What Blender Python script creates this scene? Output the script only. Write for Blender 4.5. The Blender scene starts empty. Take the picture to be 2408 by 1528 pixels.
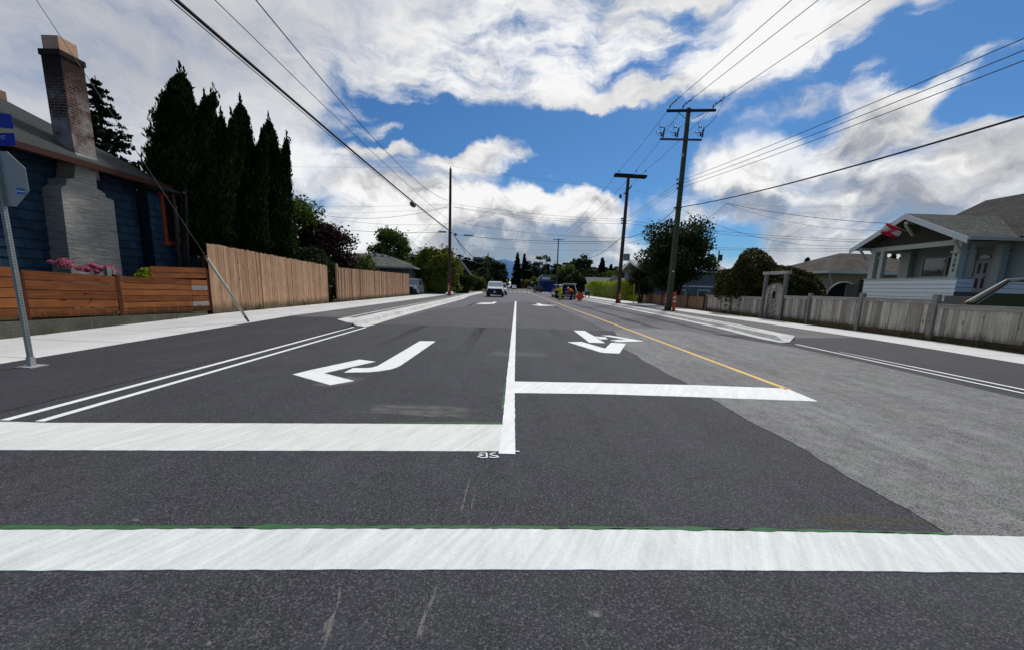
import bpy, bmesh, math, random
import numpy as np
from mathutils import Vector, Matrix, noise as mnoise

scene = bpy.context.scene
col = scene.collection
rad = math.radians

# ------------------------------------------------------------------ camera
PW, PH = 2407.0, 1528.0                      # photograph measured at this size
FPX, PITCH, ROLL, YAW, CAM_H = 905.0, rad(9.45), rad(1.7), rad(0.1855), 1.45
PPX, PPY = PW / 2, 823.66
_d = Vector((math.sin(YAW) * math.cos(PITCH), math.cos(YAW) * math.cos(PITCH), -math.sin(PITCH)))
_r0 = Vector((math.cos(YAW), -math.sin(YAW), 0))
_u0 = _r0.cross(_d)
_r = math.cos(ROLL) * _r0 + math.sin(ROLL) * _u0
_u = -math.sin(ROLL) * _r0 + math.cos(ROLL) * _u0
CAM = Vector((0, 0, CAM_H))
cam_data = bpy.data.cameras.new('camera')
cam = bpy.data.objects.new('camera', cam_data)
col.objects.link(cam)
cam.matrix_world = Matrix(((_r.x, _u.x, -_d.x, 0), (_r.y, _u.y, -_d.y, 0), (_r.z, _u.z, -_d.z, CAM_H), (0, 0, 0, 1)))
cam_data.sensor_width = 36
cam_data.lens = FPX / PW * 36
cam_data.shift_y = (PPY - PH / 2) / PW
cam_data.clip_start = 0.05
cam_data.clip_end = 30000
scene.camera = cam
scene.view_settings.view_transform = 'Standard'
scene.view_settings.look = 'None'
scene.view_settings.exposure = EXPOSURE = 0.0
scene.view_settings.gamma = 1
scene.render.resolution_x, scene.render.resolution_y = 1024, 649

def ray(px, py):
    return _r * ((px - PPX) / FPX) - _u * ((py - PPY) / FPX) + _d
def onz(px, py, z=0.0):                      # measured point -> place on the level z
    v = ray(px, py); return CAM + v * ((z - CAM_H) / v.z)
def aty(px, py, Y):                          # ... on the plane y = Y
    v = ray(px, py); return CAM + v * (Y / v.y)
def atx(px, py, X):                          # ... on the plane x = X
    v = ray(px, py); return CAM + v * (X / v.x)
def azel(px, py):
    v = ray(px, py).normalized(); return math.atan2(v.x, v.y), math.asin(v.z)

# ------------------------------------------------------------------ node helpers
class NT:
    def __init__(s, tree): s.t = tree
    def n(s, typ, **kw):
        nd = s.t.nodes.new(typ)
        for k, v in kw.items(): setattr(nd, k, v)
        return nd
    def put(s, sock, v):
        if v is None: return
        if hasattr(v, 'links') or isinstance(v, bpy.types.NodeSocket): s.t.links.new(v, sock)
        else:
            if sock.type == 'RGBA' and not isinstance(v, (int, float)) and len(v) == 3: v = (*v, 1)
            if sock.type == 'RGBA' and isinstance(v, (int, float)): v = (v, v, v, 1)
            sock.default_value = v
    def m(s, op, a, b=None, c=None, clamp=False):
        nd = s.n('ShaderNodeMath', operation=op, use_clamp=clamp)
        s.put(nd.inputs[0], a); s.put(nd.inputs[1], b)
        if c is not None: s.put(nd.inputs[2], c)
        return nd.outputs[0]
    def add(s, a, b): return s.m('ADD', a, b)
    def sub(s, a, b): return s.m('SUBTRACT', a, b)
    def mul(s, a, b): return s.m('MULTIPLY', a, b)
    def mad(s, a, b, c): return s.m('MULTIPLY_ADD', a, b, c)
    def vm(s, op, a, b=None, scale=None):
        nd = s.n('ShaderNodeVectorMath', operation=op)
        s.put(nd.inputs[0], a)
        if b is not None: s.put(nd.inputs[1], b)
        if scale is not None: s.put(nd.inputs['Scale'], scale)
        return nd.outputs[1] if op in ('LENGTH', 'DOT_PRODUCT', 'DISTANCE') else nd.outputs[0]
    def smooth(s, v, a, b, lo=0.0, hi=1.0):
        nd = s.n('ShaderNodeMapRange', interpolation_type='SMOOTHSTEP')
        s.put(nd.inputs[0], v); s.put(nd.inputs[1], a); s.put(nd.inputs[2], b); s.put(nd.inputs[3], lo); s.put(nd.inputs[4], hi)
        return nd.outputs[0]
    def lin(s, v, a, b, lo=0.0, hi=1.0):
        nd = s.n('ShaderNodeMapRange')
        s.put(nd.inputs[0], v); s.put(nd.inputs[1], a); s.put(nd.inputs[2], b); s.put(nd.inputs[3], lo); s.put(nd.inputs[4], hi)
        return nd.outputs[0]
    def noise(s, vec, scale=1.0, detail=4, rough=0.55, dist=0.0, out=0):
        nd = s.n('ShaderNodeTexNoise')
        s.put(nd.inputs['Vector'], vec); s.put(nd.inputs['Scale'], scale); s.put(nd.inputs['Detail'], detail)
        s.put(nd.inputs['Roughness'], rough); s.put(nd.inputs['Distortion'], dist)
        return nd.outputs[out]
    def voro(s, vec, scale, feature='F1', out=0, rnd=1.0):
        nd = s.n('ShaderNodeTexVoronoi', feature=feature)
        s.put(nd.inputs['Vector'], vec); s.put(nd.inputs['Scale'], scale); s.put(nd.inputs['Randomness'], rnd)
        return nd.outputs[out]
    def mapv(s, vec, loc=(0, 0, 0), rot=(0, 0, 0), sc=(1, 1, 1), typ='POINT'):
        nd = s.n('ShaderNodeMapping', vector_type=typ)
        s.put(nd.inputs[0], vec); nd.inputs[1].default_value = loc; nd.inputs[2].default_value = rot; nd.inputs[3].default_value = sc
        if typ == 'VECTOR': pass
        return nd.outputs[0]
    def mix(s, f, a, b, blend='MIX'):
        nd = s.n('ShaderNodeMix', data_type='RGBA', blend_type=blend)
        s.put(nd.inputs[0], f); s.put(nd.inputs[6], a); s.put(nd.inputs[7], b)
        return nd.outputs[2]
    def xyz(s, x, y, z=0.0):
        nd = s.n('ShaderNodeCombineXYZ'); s.put(nd.inputs[0], x); s.put(nd.inputs[1], y); s.put(nd.inputs[2], z)
        return nd.outputs[0]
    def sep(s, v):
        nd = s.n('ShaderNodeSeparateXYZ'); s.put(nd.inputs[0], v); return nd.outputs
# ------------------------------------------------------------------ sun and sky
SUN_EL, SUN_AZ = rad(54), rad(30)           # high, ahead of the camera, veiled by cloud
sun_data = bpy.data.lights.new('sun', 'SUN')
sun_data.energy = 2.6
sun_data.angle = rad(8)
sun_data.color = (1.0, 0.96, 0.9)
sun = bpy.data.objects.new('sun', sun_data)
col.objects.link(sun)
_sd = Vector((math.sin(SUN_AZ) * math.cos(SUN_EL), math.cos(SUN_AZ) * math.cos(SUN_EL), math.sin(SUN_EL)))
sun.rotation_euler = _sd.to_track_quat('Z', 'Y').to_euler()
sun.location = _sd * 60

world = bpy.data.worlds.new('World')
scene.world = world
world.use_nodes = True
world.node_tree.nodes.clear()
w = NT(world.node_tree)
sky = w.n('ShaderNodeTexSky', sky_type='NISHITA')
sky.sun_disc = False
sky.sun_elevation = SUN_EL
sky.sun_rotation = SUN_AZ
sky.altitude = 50
sky.air_density, sky.dust_density, sky.ozone_density = 1.0, 0.6, 3.0
dirv = w.n('ShaderNodeTexCoord').outputs['Generated']
dx, dy, dz = w.sep(dirv)
AZ = w.m('ARCTAN2', dx, dy)
EL = w.m('ARCSINE', dz)
SKY = w.xyz(AZ, EL, 0.0)
wn = w.n('ShaderNodeTexNoise')
w.put(wn.inputs['Vector'], SKY); wn.inputs['Scale'].default_value = 7; wn.inputs['Detail'].default_value = 5; wn.inputs['Roughness'].default_value = .55
warp = w.vm('SCALE', w.vm('SUBTRACT', wn.outputs['Color'], (0.5, 0.5, 0.5)), scale=0.16)
SKYS = w.vm('ADD', SKY, w.vm('SCALE', warp, scale=0.45))
SKYW = w.vm('ADD', SKY, warp)

def patches(items, vec):
    """sum of soft round patches of sky given by where they stand: (px, py, rx, ry, weight[, turn])"""
    total = None
    for it in items:
        px, py, rx, ry, wt = it[:5]
        turn = it[5] if len(it) > 5 else 0
        a, e = azel(px, py)
        a1, e1 = azel(px + 20, py); a2, e2 = azel(px, py - 20)
        sx = math.hypot(a1 - a, e1 - e) / 20 * rx; sy = math.hypot(a2 - a, e2 - e) / 20 * ry
        mp = w.mapv(vec, (a, e, 0), (0, 0, math.atan2(e1 - e, a1 - a) + rad(turn)), (sx, sy, 1), 'TEXTURE')
        g = w.n('ShaderNodeTexGradient', gradient_type='SPHERICAL')
        w.put(g.inputs[0], mp)
        sm = w.smooth(g.outputs['Fac'], 0.0, 1.0)
        total = w.mul(sm, wt) if total is None else w.mad(sm, wt, total)
    return total
holes = patches([
    # the long blue gap over the road
    (950, 290, 260, 135, 1.2), (1180, 315, 360, 165, 1.3), (1420, 340, 280, 185, 1.3), (1560, 350, 190, 190, 1.0), (1330, 405, 330, 75, .8), (1010, 390, 160, 60, .5),
    # the blue upper right
    (1760, 300, 240, 110, .9), (1950, 200, 280, 120, 1.2, 25), (2200, 120, 340, 150, 1.2, 20), (2420, 100, 330, 260, 1.2), (2330, 210, 190, 70, .7),
    # small gaps
    (1530, 140, 190, 70, .75, 25), (1600, 20, 120, 60, .5), (740, 470, 110, 50, .8), (1520, 500, 120, 130, .8), (1700, 565, 160, 60, .9), (860, 240, 160, 60, .4), (1190, 655, 90, 60, .5), (1660, 470, 90, 60, .4),
], SKYW)
puffs = patches([
    (1110, 378, 250, 50, 1.6), (1250, 352, 130, 40, .8), (1050, 360, 120, 40, .5), (1420, 215, 200, 40, .7), (1500, 225, 170, 50, .7), (1230, 200, 260, 50, .4),
    (1060, 480, 420, 90, .7), (1350, 480, 300, 70, .8), (1830, 330, 200, 90, .6), (1700, 420, 220, 80, .6), (2080, 260, 190, 110, .6), (2380, 330, 260, 130, .7),
    (1700, 140, 300, 80, .7, 28), (1960, 60, 300, 70, .5, 24), (920, 298, 130, 28, 1.0), (900, 345, 150, 28, 1.1), (870, 260, 120, 40, .7), (2250, 170, 300, 70, 1.25, 30), (2050, 180, 190, 60, 1.1, 30), (1860, 240, 180, 50, 1.0, 30), (1340, 290, 80, 30, 1.0), (1500, 315, 60, 24, 1.0), (1290, 410, 50, 16, .9), (2330, 90, 240, 60, .8, 30), (1640, 300, 120, 30, .7, 20), (1010, 225, 160, 40, .5), (1330, 235, 180, 40, .5),
], SKYW)
# far from the photographed part the cover is a broken layer too
fb_lo = w.noise(SKYW, 5.0, 3, .5)
ST = w.xyz(w.mad(EL, -0.55, AZ), w.mad(AZ, 0.25, EL), 0.3)
fb_hi = w.noise(w.vm('MULTIPLY', SKYW, (9.0, 13.0, 1.0)), 1.0, 9, .62, 0.3)
fb_up = w.noise(w.vm('ADD', w.vm('MULTIPLY', SKYW, (9.0, 13.0, 1.0)), (.05, 0.42, 0.0)), 1.0, 6, .58, 0.3)
fb_big = w.noise(w.vm('MULTIPLY', SKYW, (4.0, 6.5, 1.0)), 1.0, 5, .55)
fb_bigup = w.noise(w.vm('ADD', w.vm('MULTIPLY', SKYW, (4.0, 6.5, 1.0)), (.06, 0.5, 0)), 1.0, 4, .55)
# fibrous, wind-drawn texture for the high cloud
FIB = w.mapv(SKYS, (0, 0, 0), (0, 0, rad(-32)), (5.0, 26.0, 1.0))
fib = w.noise(FIB, 1.0, 8, .68, .15)
fib2 = w.noise(w.mapv(SKYS, (3, 1, 0), (0, 0, rad(38)), (6.0, 20.0, 1.0)), 1.0, 8, .68, .15)
fibr = w.mad(w.add(w.sub(fib, .5), w.sub(fib2, .5)), 1.0, 0.0)
fibw = w.m('MINIMUM', patches([(1500, 130, 800, 260, 1.3), (1000, 190, 500, 160, .9), (2000, 60, 600, 200, 1.0), (2200, 250, 500, 250, .7), (1250, 360, 400, 120, 1.1), (920, 310, 260, 120, 1.0)], SKY), 1.0)
cover = w.add(w.sub(0.72, holes), puffs)
cover = w.mad(w.mul(fibr, fibw), 1.7, cover)
cover = w.mad(w.sub(fb_hi, .5), 1.15, cover)
cover = w.mad(w.sub(fb_lo, .5), .5, cover)
cover = w.sub(cover, w.smooth(dy, 0.05, -0.45, 0.0, 0.62))       # unseen sky behind the viewer cleared to cut light on camera-facing sides
mask = w.smooth(cover, -0.06, 1.02)
thick = w.smooth(cover, 0.35, 1.1)
# light and dark of the cloud bodies
tone = patches([
    (200, 120, 950, 440, -.11), (60, 330, 600, 300, .0), (420, 250, 300, 120, .03), (650, 330, 300, 150, .05), (500, 60, 500, 200, -.03),
    (1150, 110, 420, 150, .10), (1750, 100, 420, 160, .16, 25), (1350, 150, 300, 100, .10), (1090, 470, 460, 60, .12),
    (1130, 600, 420, 70, -.34), (1400, 570, 260, 50, -.26), (950, 545, 200, 40, -.12), (1250, 540, 300, 40, -.1), (1260, 455, 320, 35, .10), (1620, 560, 200, 60, .1),
    (2100, 495, 520, 130, -.22), (1900, 430, 250, 80, -.08), (2330, 430, 320, 120, -.08), (1830, 280, 200, 60, .1), (2000, 600, 520, 60, -.1), (1500, 600, 200, 50, .12), (1220, 590, 80, 30, .12),
], SKYW)
body = patches([(1150, 520, 900, 260, 1.3), (1950, 430, 700, 300, 1.2), (1700, 150, 600, 200, .5), (1250, 130, 500, 200, .35)], SKY)
body = w.m('MINIMUM', body, 1.0)
relief = w.add(w.mul(w.sub(fb_hi, fb_up), 1.1), w.mul(w.sub(fb_big, fb_bigup), 1.7))
relief = w.mad(w.mul(fibr, fibw), .30, w.mul(relief, w.mad(body, .62, .05)))
bright = w.add(w.add(0.875, tone), relief)
bright = w.add(bright, w.mul(w.sub(1.0, thick), 0.05))
bright = w.m('MAXIMUM', w.m('MINIMUM', bright, 1.0), 0.64)
ccol = w.mix(w.smooth(bright, 0.40, 0.92), (0.60, 0.70, 0.95), (1.0, 1.0, 1.0))
lum = w.m('POWER', bright, 2.0)
cloud = w.vm('SCALE', ccol, scale=w.mul(lum, CLOUD_K if 'CLOUD_K' in globals() else 9.4))
blue = w.vm('MULTIPLY', sky.outputs[0], (0.31, 0.58, 0.82))
skyc = w.mix(mask, blue, cloud)
below = w.smooth(dz, -0.03, 0.0)
skyc = w.mix(below, (1.2, 1.25, 1.3), skyc)
bg = w.n('ShaderNodeBackground')
w.put(bg.inputs[0], skyc)
bg.inputs[1].default_value = 0.1
wo = w.n('ShaderNodeOutputWorld')
w.t.links.new(bg.outputs[0], wo.inputs[0])
world.cycles.sampling_method = 'MANUAL'
world.cycles.sample_map_resolution = 512
# ------------------------------------------------------------------ materials
def new_mat(name, rough=0.8, spec=0.3, metal=0.0):
    m = bpy.data.materials.new(name); m.use_nodes = True
    t = NT(m.node_tree); b = m.node_tree.nodes['Principled BSDF']
    b.inputs['Roughness'].default_value = rough; b.inputs['Specular IOR Level'].default_value = spec; b.inputs['Metallic'].default_value = metal
    return m, t, b
def bump(t, b, h, strength=0.3, dist=0.01):
    nd = t.n('ShaderNodeBump'); t.put(nd.inputs['Strength'], strength); t.put(nd.inputs['Distance'], dist); t.put(nd.inputs['Height'], h)
    t.t.links.new(nd.outputs[0], b.inputs['Normal'])
def objv(t): return t.n('ShaderNodeTexCoord').outputs['Object']
def geov(t): return t.n('ShaderNodeNewGeometry').outputs['Position']
def rndv(t): return t.n('ShaderNodeAttribute', attribute_name='rnd').outputs['Fac']
MATS = {}
def plain(name, c, rough=0.6, spec=0.4, metal=0.0, var=0.12, scale=6.0, bmp=0.0):
    if name in MATS: return MATS[name]
    m, t, b = new_mat(name, rough, spec, metal)
    v = objv(t); n1 = t.noise(v, scale, 6, .6); n2 = t.noise(v, scale * 9, 3, .6)
    f = t.add(t.mad(t.sub(n1, .5), 2.4 * var, 1.0), t.mul(t.sub(n2, .5), 1.2 * var))
    t.put(b.inputs['Base Color'], t.vm('SCALE', c, scale=f))
    t.put(b.inputs['Roughness'], t.m('MULTIPLY_ADD', t.sub(n1, .5), .25, rough, clamp=True))
    if bmp: bump(t, b, n2, bmp, .004)
    MATS[name] = m; return m
def wood(name, c1, c2, axis, rough=0.85, dirt=(0.03, 0.025, 0.015), dirt_h=None, grey=None, grain=1.0, plankvar=.5):
    """weathered boards: the grain runs along `axis`, every board has its own tone"""
    m, t, b = new_mat(name, rough, .15)
    v = objv(t); r = rndv(t)
    sc = [26, 26, 26]; sc[axis] = 1.3
    off = t.vm('ADD', v, t.xyz(t.mul(r, 37), t.mul(r, 91), t.mul(r, 53)))
    g1 = t.noise(t.vm('MULTIPLY', off, tuple(sc)), 1.0, 5, .65, .6)
    g2 = t.noise(t.vm('MULTIPLY', off, tuple(x * 3.5 for x in sc)), 1.0, 3, .6)
    big = t.noise(off, 2.2, 4, .6)
    f = t.m('MULTIPLY_ADD', t.sub(g1, .5), 1.9 * grain, t.mad(t.sub(r, .5), plankvar * 1.5, .5), clamp=True)
    c = t.mix(f, c1, c2)
    c = t.vm('SCALE', c, scale=t.add(t.mad(t.sub(big, .5), .8, 1.0), t.mul(t.sub(g2, .5), .45)))
    kn = t.voro(t.vm('MULTIPLY', off, tuple((3.2 if k != axis else 1.1) for k in range(3))), 1.0)
    c = t.mix(t.smooth(kn, .05, .12, .75, 0.0), c, tuple(x * .35 for x in c1))
    if grey is not None:
        c = t.mix(t.smooth(big, .42, .72, 0, .8), c, grey)
    if dirt_h is not None:
        z = t.sep(v)[2]
        st = t.add(z, t.mul(t.sub(t.noise(t.vm('MULTIPLY', v, (9, 9, 2.0)), 1, 5, .6), .5), .55))
        c = t.mix(t.smooth(st, dirt_h - .12, dirt_h + .22, .85, 0.0), c, dirt)
    t.put(b.inputs['Base Color'], c)
    bump(t, b, t.add(g1, t.mul(g2, .5)), .35, .004)
    MATS[name] = m; return m

# ------------------------------------------------------------------ mesh builder
def frame_z(d, up=(0, 0, 1)):
    z = Vector(d).normalized(); u = Vector(up)
    if abs(z.dot(u)) > .98: u = Vector((1, 0, 0))
    x = u.cross(z).normalized(); y = z.cross(x)
    return x, y, z
class MB:
    def __init__(s): s.v, s.f, s.r, s.mi, s.sm = [], [], [], [], []
    def _add(s, vs, fs, r=None, mi=0, smooth=False):
        o = len(s.v); r = random.random() if r is None else r
        s.v += [tuple(x) for x in vs]; s.f += [tuple(i + o for i in f) for f in fs]
        s.r += [r] * len(vs); s.mi += [mi] * len(fs); s.sm += [smooth] * len(fs)
    def box(s, c, size, rot=None, r=None, mi=0, bev=0.0, taper=1.0):
        c = Vector(c); hx, hy, hz = (x / 2 for x in size); M = rot if rot is not None else Matrix.Identity(3)
        if bev <= 0:
            P = [M @ Vector((x * (taper if z > 0 else 1), y * (taper if z > 0 else 1), z)) + c for z in (-hz, hz) for x, y in ((-hx, -hy), (hx, -hy), (hx, hy), (-hx, hy))]
            s._add(P, [(3, 2, 1, 0), (4, 5, 6, 7), (0, 1, 5, 4), (1, 2, 6, 5), (2, 3, 7, 6), (3, 0, 4, 7)], r, mi); return s
        bm = bmesh.new(); bmesh.ops.create_cube(bm, size=1.0)
        for v in bm.verts: v.co = Vector((v.co.x * 2 * hx, v.co.y * 2 * hy, v.co.z * 2 * hz))
        bmesh.ops.bevel(bm, geom=list(bm.edges), offset=bev, segments=2, affect='EDGES', profile=.6)
        bm.verts.index_update()
        s._add([M @ v.co + c for v in bm.verts], [[v.index for v in f.verts] for f in bm.faces], r, mi); bm.free(); return s
    def span(s, lo, hi, r=None, mi=0, bev=0.0):
        lo, hi = Vector(lo), Vector(hi); return s.box((lo + hi) / 2, hi - lo, None, r, mi, bev)
    def bar(s, a, b, wd, dp, up=(0, 0, 1), r=None, mi=0, bev=0.0):
        a, b = Vector(a), Vector(b); x, y, z = frame_z(b - a, up)
        return s.box((a + b) / 2, (wd, dp, (b - a).length), Matrix((x, y, z)).transposed(), r, mi, bev)
    def tube(s, pts, rad_, n=8, r=None, mi=0, cap=True, smooth=True):
        pts = [Vector(p) for p in pts]; k = len(pts)
        rr = rad_ if isinstance(rad_, (list, tuple)) else [rad_] * k
        vs, fs, px = [], [], None
        for i, p in enumerate(pts):
            d = pts[min(i + 1, k - 1)] - pts[max(i - 1, 0)]
            if d.length < 1e-9: d = Vector((0, 0, 1))
            d.normalize()
            if px is None: x, y, _ = frame_z(d)
            else:
                x = (px - d * px.dot(d)); x = x.normalized() if x.length > 1e-6 else frame_z(d)[0]; y = d.cross(x)
            px = x
            for j in range(n):
                a = 2 * math.pi * j / n; vs.append(p + (x * math.cos(a) + y * math.sin(a)) * rr[i])
        for i in range(k - 1):
            for j in range(n):
                j2 = (j + 1) % n; fs.append((i * n + j, i * n + j2, i * n + n + j2, i * n + n + j))
        s._add(vs, fs, r, mi, smooth)
        if cap:
            o = len(s.v) - len(vs)
            s.f += [tuple(o + j for j in reversed(range(n))), tuple(o + (k - 1) * n + j for j in range(n))]; s.mi += [mi] * 2; s.sm += [False] * 2
        return s
    def cyl(s, a, b, r0, r1=None, n=12, r=None, mi=0): return s.tube([a, b], [r0, r0 if r1 is None else r1], n, r, mi)
    def lathe(s, c, prof, n=16, axis='Z', r=None, mi=0, smooth=True):
        c = Vector(c); vs, fs = [], []
        for (q, h) in prof:
            for j in range(n):
                a = 2 * math.pi * j / n; x, y = q * math.cos(a), q * math.sin(a)
                vs.append(c + (Vector((x, y, h)) if axis == 'Z' else Vector((h, x, y)) if axis == 'X' else Vector((y, h, x))))
        for i in range(len(prof) - 1):
            for j in range(n):
                j2 = (j + 1) % n; fs.append((i * n + j, i * n + j2, i * n + n + j2, i * n + n + j))
        s._add(vs, fs, r, mi, smooth)
        o = len(s.v) - len(vs); k = len(prof)
        s.f += [tuple(o + j for j in reversed(range(n))), tuple(o + (k - 1) * n + j for j in range(n))]; s.mi += [mi] * 2; s.sm += [False] * 2
        return s
    def ball(s, c, rx, ry=None, rz=None, n=10, r=None, mi=0):
        ry = rx if ry is None else ry; rz = rx if rz is None else rz
        c = Vector(c); prof = [(math.sin(math.pi * i / n), -math.cos(math.pi * i / n)) for i in range(n + 1)]
        o = len(s.v); s.lathe((0, 0, 0), [(max(q, 1e-3), h) for q, h in prof], 2 * n, 'Z', r, mi)
        for i in range(o, len(s.v)): x = s.v[i]; s.v[i] = (c.x + x[0] * rx, c.y + x[1] * ry, c.z + x[2] * rz)
        return s
    def poly(s, pts, r=None, mi=0): s._add(pts, [tuple(range(len(pts)))], r, mi); return s
    def slab(s, pts, off, r=None, mi=0):
        """outline (3-D points) given a thickness by the vector off"""
        k = len(pts); off = Vector(off); P = [Vector(p) for p in pts]; Q = [p + off for p in P]
        nrm = Vector((0, 0, 0))
        for i in range(k): nrm += P[i].cross(P[(i + 1) % k])
        if nrm.dot(off) < 0: P, Q = P, Q
        else: P, Q = list(reversed(P)), list(reversed(Q))
        s._add(P + Q, [tuple(range(k)), tuple(reversed(range(k, 2 * k)))] + [(i, k + i, k + (i + 1) % k, (i + 1) % k) for i in range(k)], r, mi); return s
    def strip(s, A, B, r=None, mi=0, smooth=False):
        k = len(A); s._add(list(A) + list(B), [(i, i + 1, k + i + 1, k + i) for i in range(k - 1)], r, mi, smooth); return s
    def grid(s, rows, r=None, mi=0, smooth=True):
        m, k = len(rows), len(rows[0])
        s._add([p for row in rows for p in row], [(i * k + j, i * k + j + 1, (i + 1) * k + j + 1, (i + 1) * k + j) for i in range(m - 1) for j in range(k - 1)], r, mi, smooth); return s
    def mesh(s, name):
        me = bpy.data.meshes.new(name); me.from_pydata(s.v, [], s.f)
        me.polygons.foreach_set('use_smooth', s.sm)
        if any(s.mi): me.polygons.foreach_set('material_index', s.mi)
        a = me.attributes.new('rnd', 'FLOAT', 'POINT'); a.data.foreach_set('value', s.r)
        me.update(); return me
    def build(s, name, mat, parent=None, fix=False):
        """link as one object; geometry is in world space, origin taken from the parent"""
        me = s.mesh(name)
        for mm in (mat if isinstance(mat, (list, tuple)) else [mat]): me.materials.append(mm)
        if fix:
            bm = bmesh.new(); bm.from_mesh(me); bmesh.ops.recalc_face_normals(bm, faces=bm.faces); bm.to_mesh(me); bm.free()
        o = bpy.data.objects.new(name, me); col.objects.link(o)
        if parent is not None: o.parent = parent
        return o
def relocate(o, base):
    """give a one-mesh thing its origin at its base"""
    base = Vector(base); o.data.transform(Matrix.Translation(-base)); o.location = base; return o
def tag(o, label=None, cat=None, group=None, kind=None):
    if label: o['label'] = label
    if cat: o['category'] = cat
    if group: o['group'] = group
    if kind: o['kind'] = kind
    return o
def thing(name, label, cat, loc=(0, 0, 0), group=None, rz=0.0):
    o = bpy.data.objects.new(name, None); col.objects.link(o); o.empty_display_size = .2
    o.location = loc; o.rotation_euler = (0, 0, rz); return tag(o, label, cat, group)
def struct(o): o['kind'] = 'structure'; return o
def copy_tree(o, parent=None):
    c = o.copy(); col.objects.link(c)
    if parent is not None: c.parent = parent
    for ch in [x for x in bpy.data.objects if x.parent == o]: copy_tree(ch, c)
    return c
def sag(a, b, s, n=14):
    a, b = Vector(a), Vector(b); return [a.lerp(b, i / n) - Vector((0, 0, 4 * s * (i / n) * (1 - i / n))) for i in range(n + 1)]
def letters(text, size, mat, name, parent, mw, depth=.002, align='CENTER', bold=False):
    """writing as real, slightly raised lettering"""
    cu = bpy.data.curves.new(name, 'FONT'); cu.body = text; cu.size = size; cu.align_x = align; cu.align_y = 'CENTER'; cu.extrude = depth
    if bold: cu.offset = size * .018
    tmp = bpy.data.objects.new(name, cu); col.objects.link(tmp)
    dg = bpy.context.evaluated_depsgraph_get(); me = bpy.data.meshes.new_from_object(tmp.evaluated_get(dg))
    col.objects.unlink(tmp); bpy.data.objects.remove(tmp)
    me.materials.clear(); me.materials.append(mat)
    o = bpy.data.objects.new(name, me); col.objects.link(o); o.parent = parent; me.transform(mw); return o
# ------------------------------------------------------------------ ground, road, kerbs, pavements
def asphalt(name, c, grain=1.0, old=False, stain=0.0, sp=.3):
    m, t, b = new_mat(name, .82, sp)
    v = geov(t)
    fine = t.noise(v, 260, 3, .7); mid = t.noise(v, 85, 5, .75); big = t.noise(v, .9, 5, .6); mott = t.noise(v, 6, 5, .62)
    cell = t.voro(v, 135, out=1); cellv = t.sep(cell)[0]
    stones = t.smooth(cellv, .72, .98, 0, 1)
    f = t.add(t.mad(t.sub(fine, .5), 1.3 * grain, 1.0), t.add(t.mul(t.sub(mid, .5), 2.9 * grain), t.mul(t.sub(cellv, .5), .75 * grain)))
    f = t.add(f, t.add(t.mul(t.sub(big, .5), .8), t.mul(t.sub(mott, .5), .7 if not old else 1.3)))
    streak = t.noise(t.vm('MULTIPLY', v, (3.2, .35, 1)), 1.0, 5, .62, .5)
    f = t.add(f, t.mul(t.sub(streak, .5), .65 if not old else 1.0))
    cc = t.vm('SCALE', c, scale=t.m('MAXIMUM', f, .22))
    cc = t.mix(t.mul(stones, .42 * grain), cc, (.17, .165, .16))
    specks = t.smooth(t.sep(t.voro(v, 34, out=1))[1], .985, .995)
    cc = t.mix(t.mul(t.mul(specks, t.smooth(t.voro(v, 34), .0, .16, 1, 0)), .7), cc, (.42, .41, .38))
    hue = t.noise(v, 2.1, 3, .5)
    cc = t.mix(t.smooth(hue, .35, .65, 0, .6), cc, t.vm('MULTIPLY', cc, (1.0, .94, 1.14)))
    cc = t.mix(t.smooth(t.noise(v, .7, 4, .6), .52, .7, 0, .3), cc, t.vm('MULTIPLY', cc, (1.12, .98, .86)))
    if old:
        wv = t.vm('ADD', v, t.vm('SCALE', t.vm('SUBTRACT', t.noise(v, 1.6, 4, .6, out=1), (.5, .5, .5)), scale=1.1))
        cr = t.voro(t.vm('MULTIPLY', wv, (.75, 1.05, 1)), 1.0, 'DISTANCE_TO_EDGE')
        crk = t.mul(t.smooth(cr, .0, .012, .55, 0), t.smooth(t.noise(v, .6, 3, .5), .52, .68))
        cc = t.mix(crk, cc, (.03, .03, .032))
    t.put(b.inputs['Base Color'], cc)
    t.put(b.inputs['Roughness'], t.mad(t.sub(mid, .5), .3, .80))
    bump(t, b, t.add(t.mul(fine, .5), t.add(mid, t.mul(cellv, .5))), .55 * grain, .005)
    MATS[name] = m; return m
A_NEW = asphalt('asphalt_new', (.040, .043, .047), 1.15)
A_PATH = asphalt('asphalt_path', (.036, .037, .042), .8)
A_FAR = asphalt('asphalt_road', (.112, .113, .120), .8)
A_OLD = asphalt('asphalt_old', (.185, .192, .180), 1.35, True)
A_PATHG = asphalt('asphalt_path_dusty', (.115, .114, .113), .8)
def concrete(name, c, joint=None, ax=1, stain=.25):
    m, t, b = new_mat(name, .85, .25)
    v = geov(t); n1 = t.noise(v, 1.4, 5, .6); n2 = t.noise(v, 22, 5, .65); n3 = t.noise(v, 160, 3, .6)
    f = t.add(t.mad(t.sub(n1, .5), stain * 1.6, 1.0), t.add(t.mul(t.sub(n2, .5), stain), t.mul(t.sub(n3, .5), stain)))
    cc = t.vm('SCALE', c, scale=f)
    if joint:
        y = t.sep(v)[ax]; fr = t.m('FRACT', t.m('DIVIDE', y, joint)); e = t.m('ABSOLUTE', t.sub(fr, .5))
        cc = t.mix(t.smooth(e, .5 - .020 / joint, .5 - .006 / joint, 0, .85), cc, (.11, .11, .105))
    t.put(b.inputs['Base Color'], cc); bump(t, b, t.add(n2, n3), .2, .003); MATS[name] = m; return m
C_NEW = concrete('concrete_new', (.64, .64, .63), 1.6)
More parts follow.
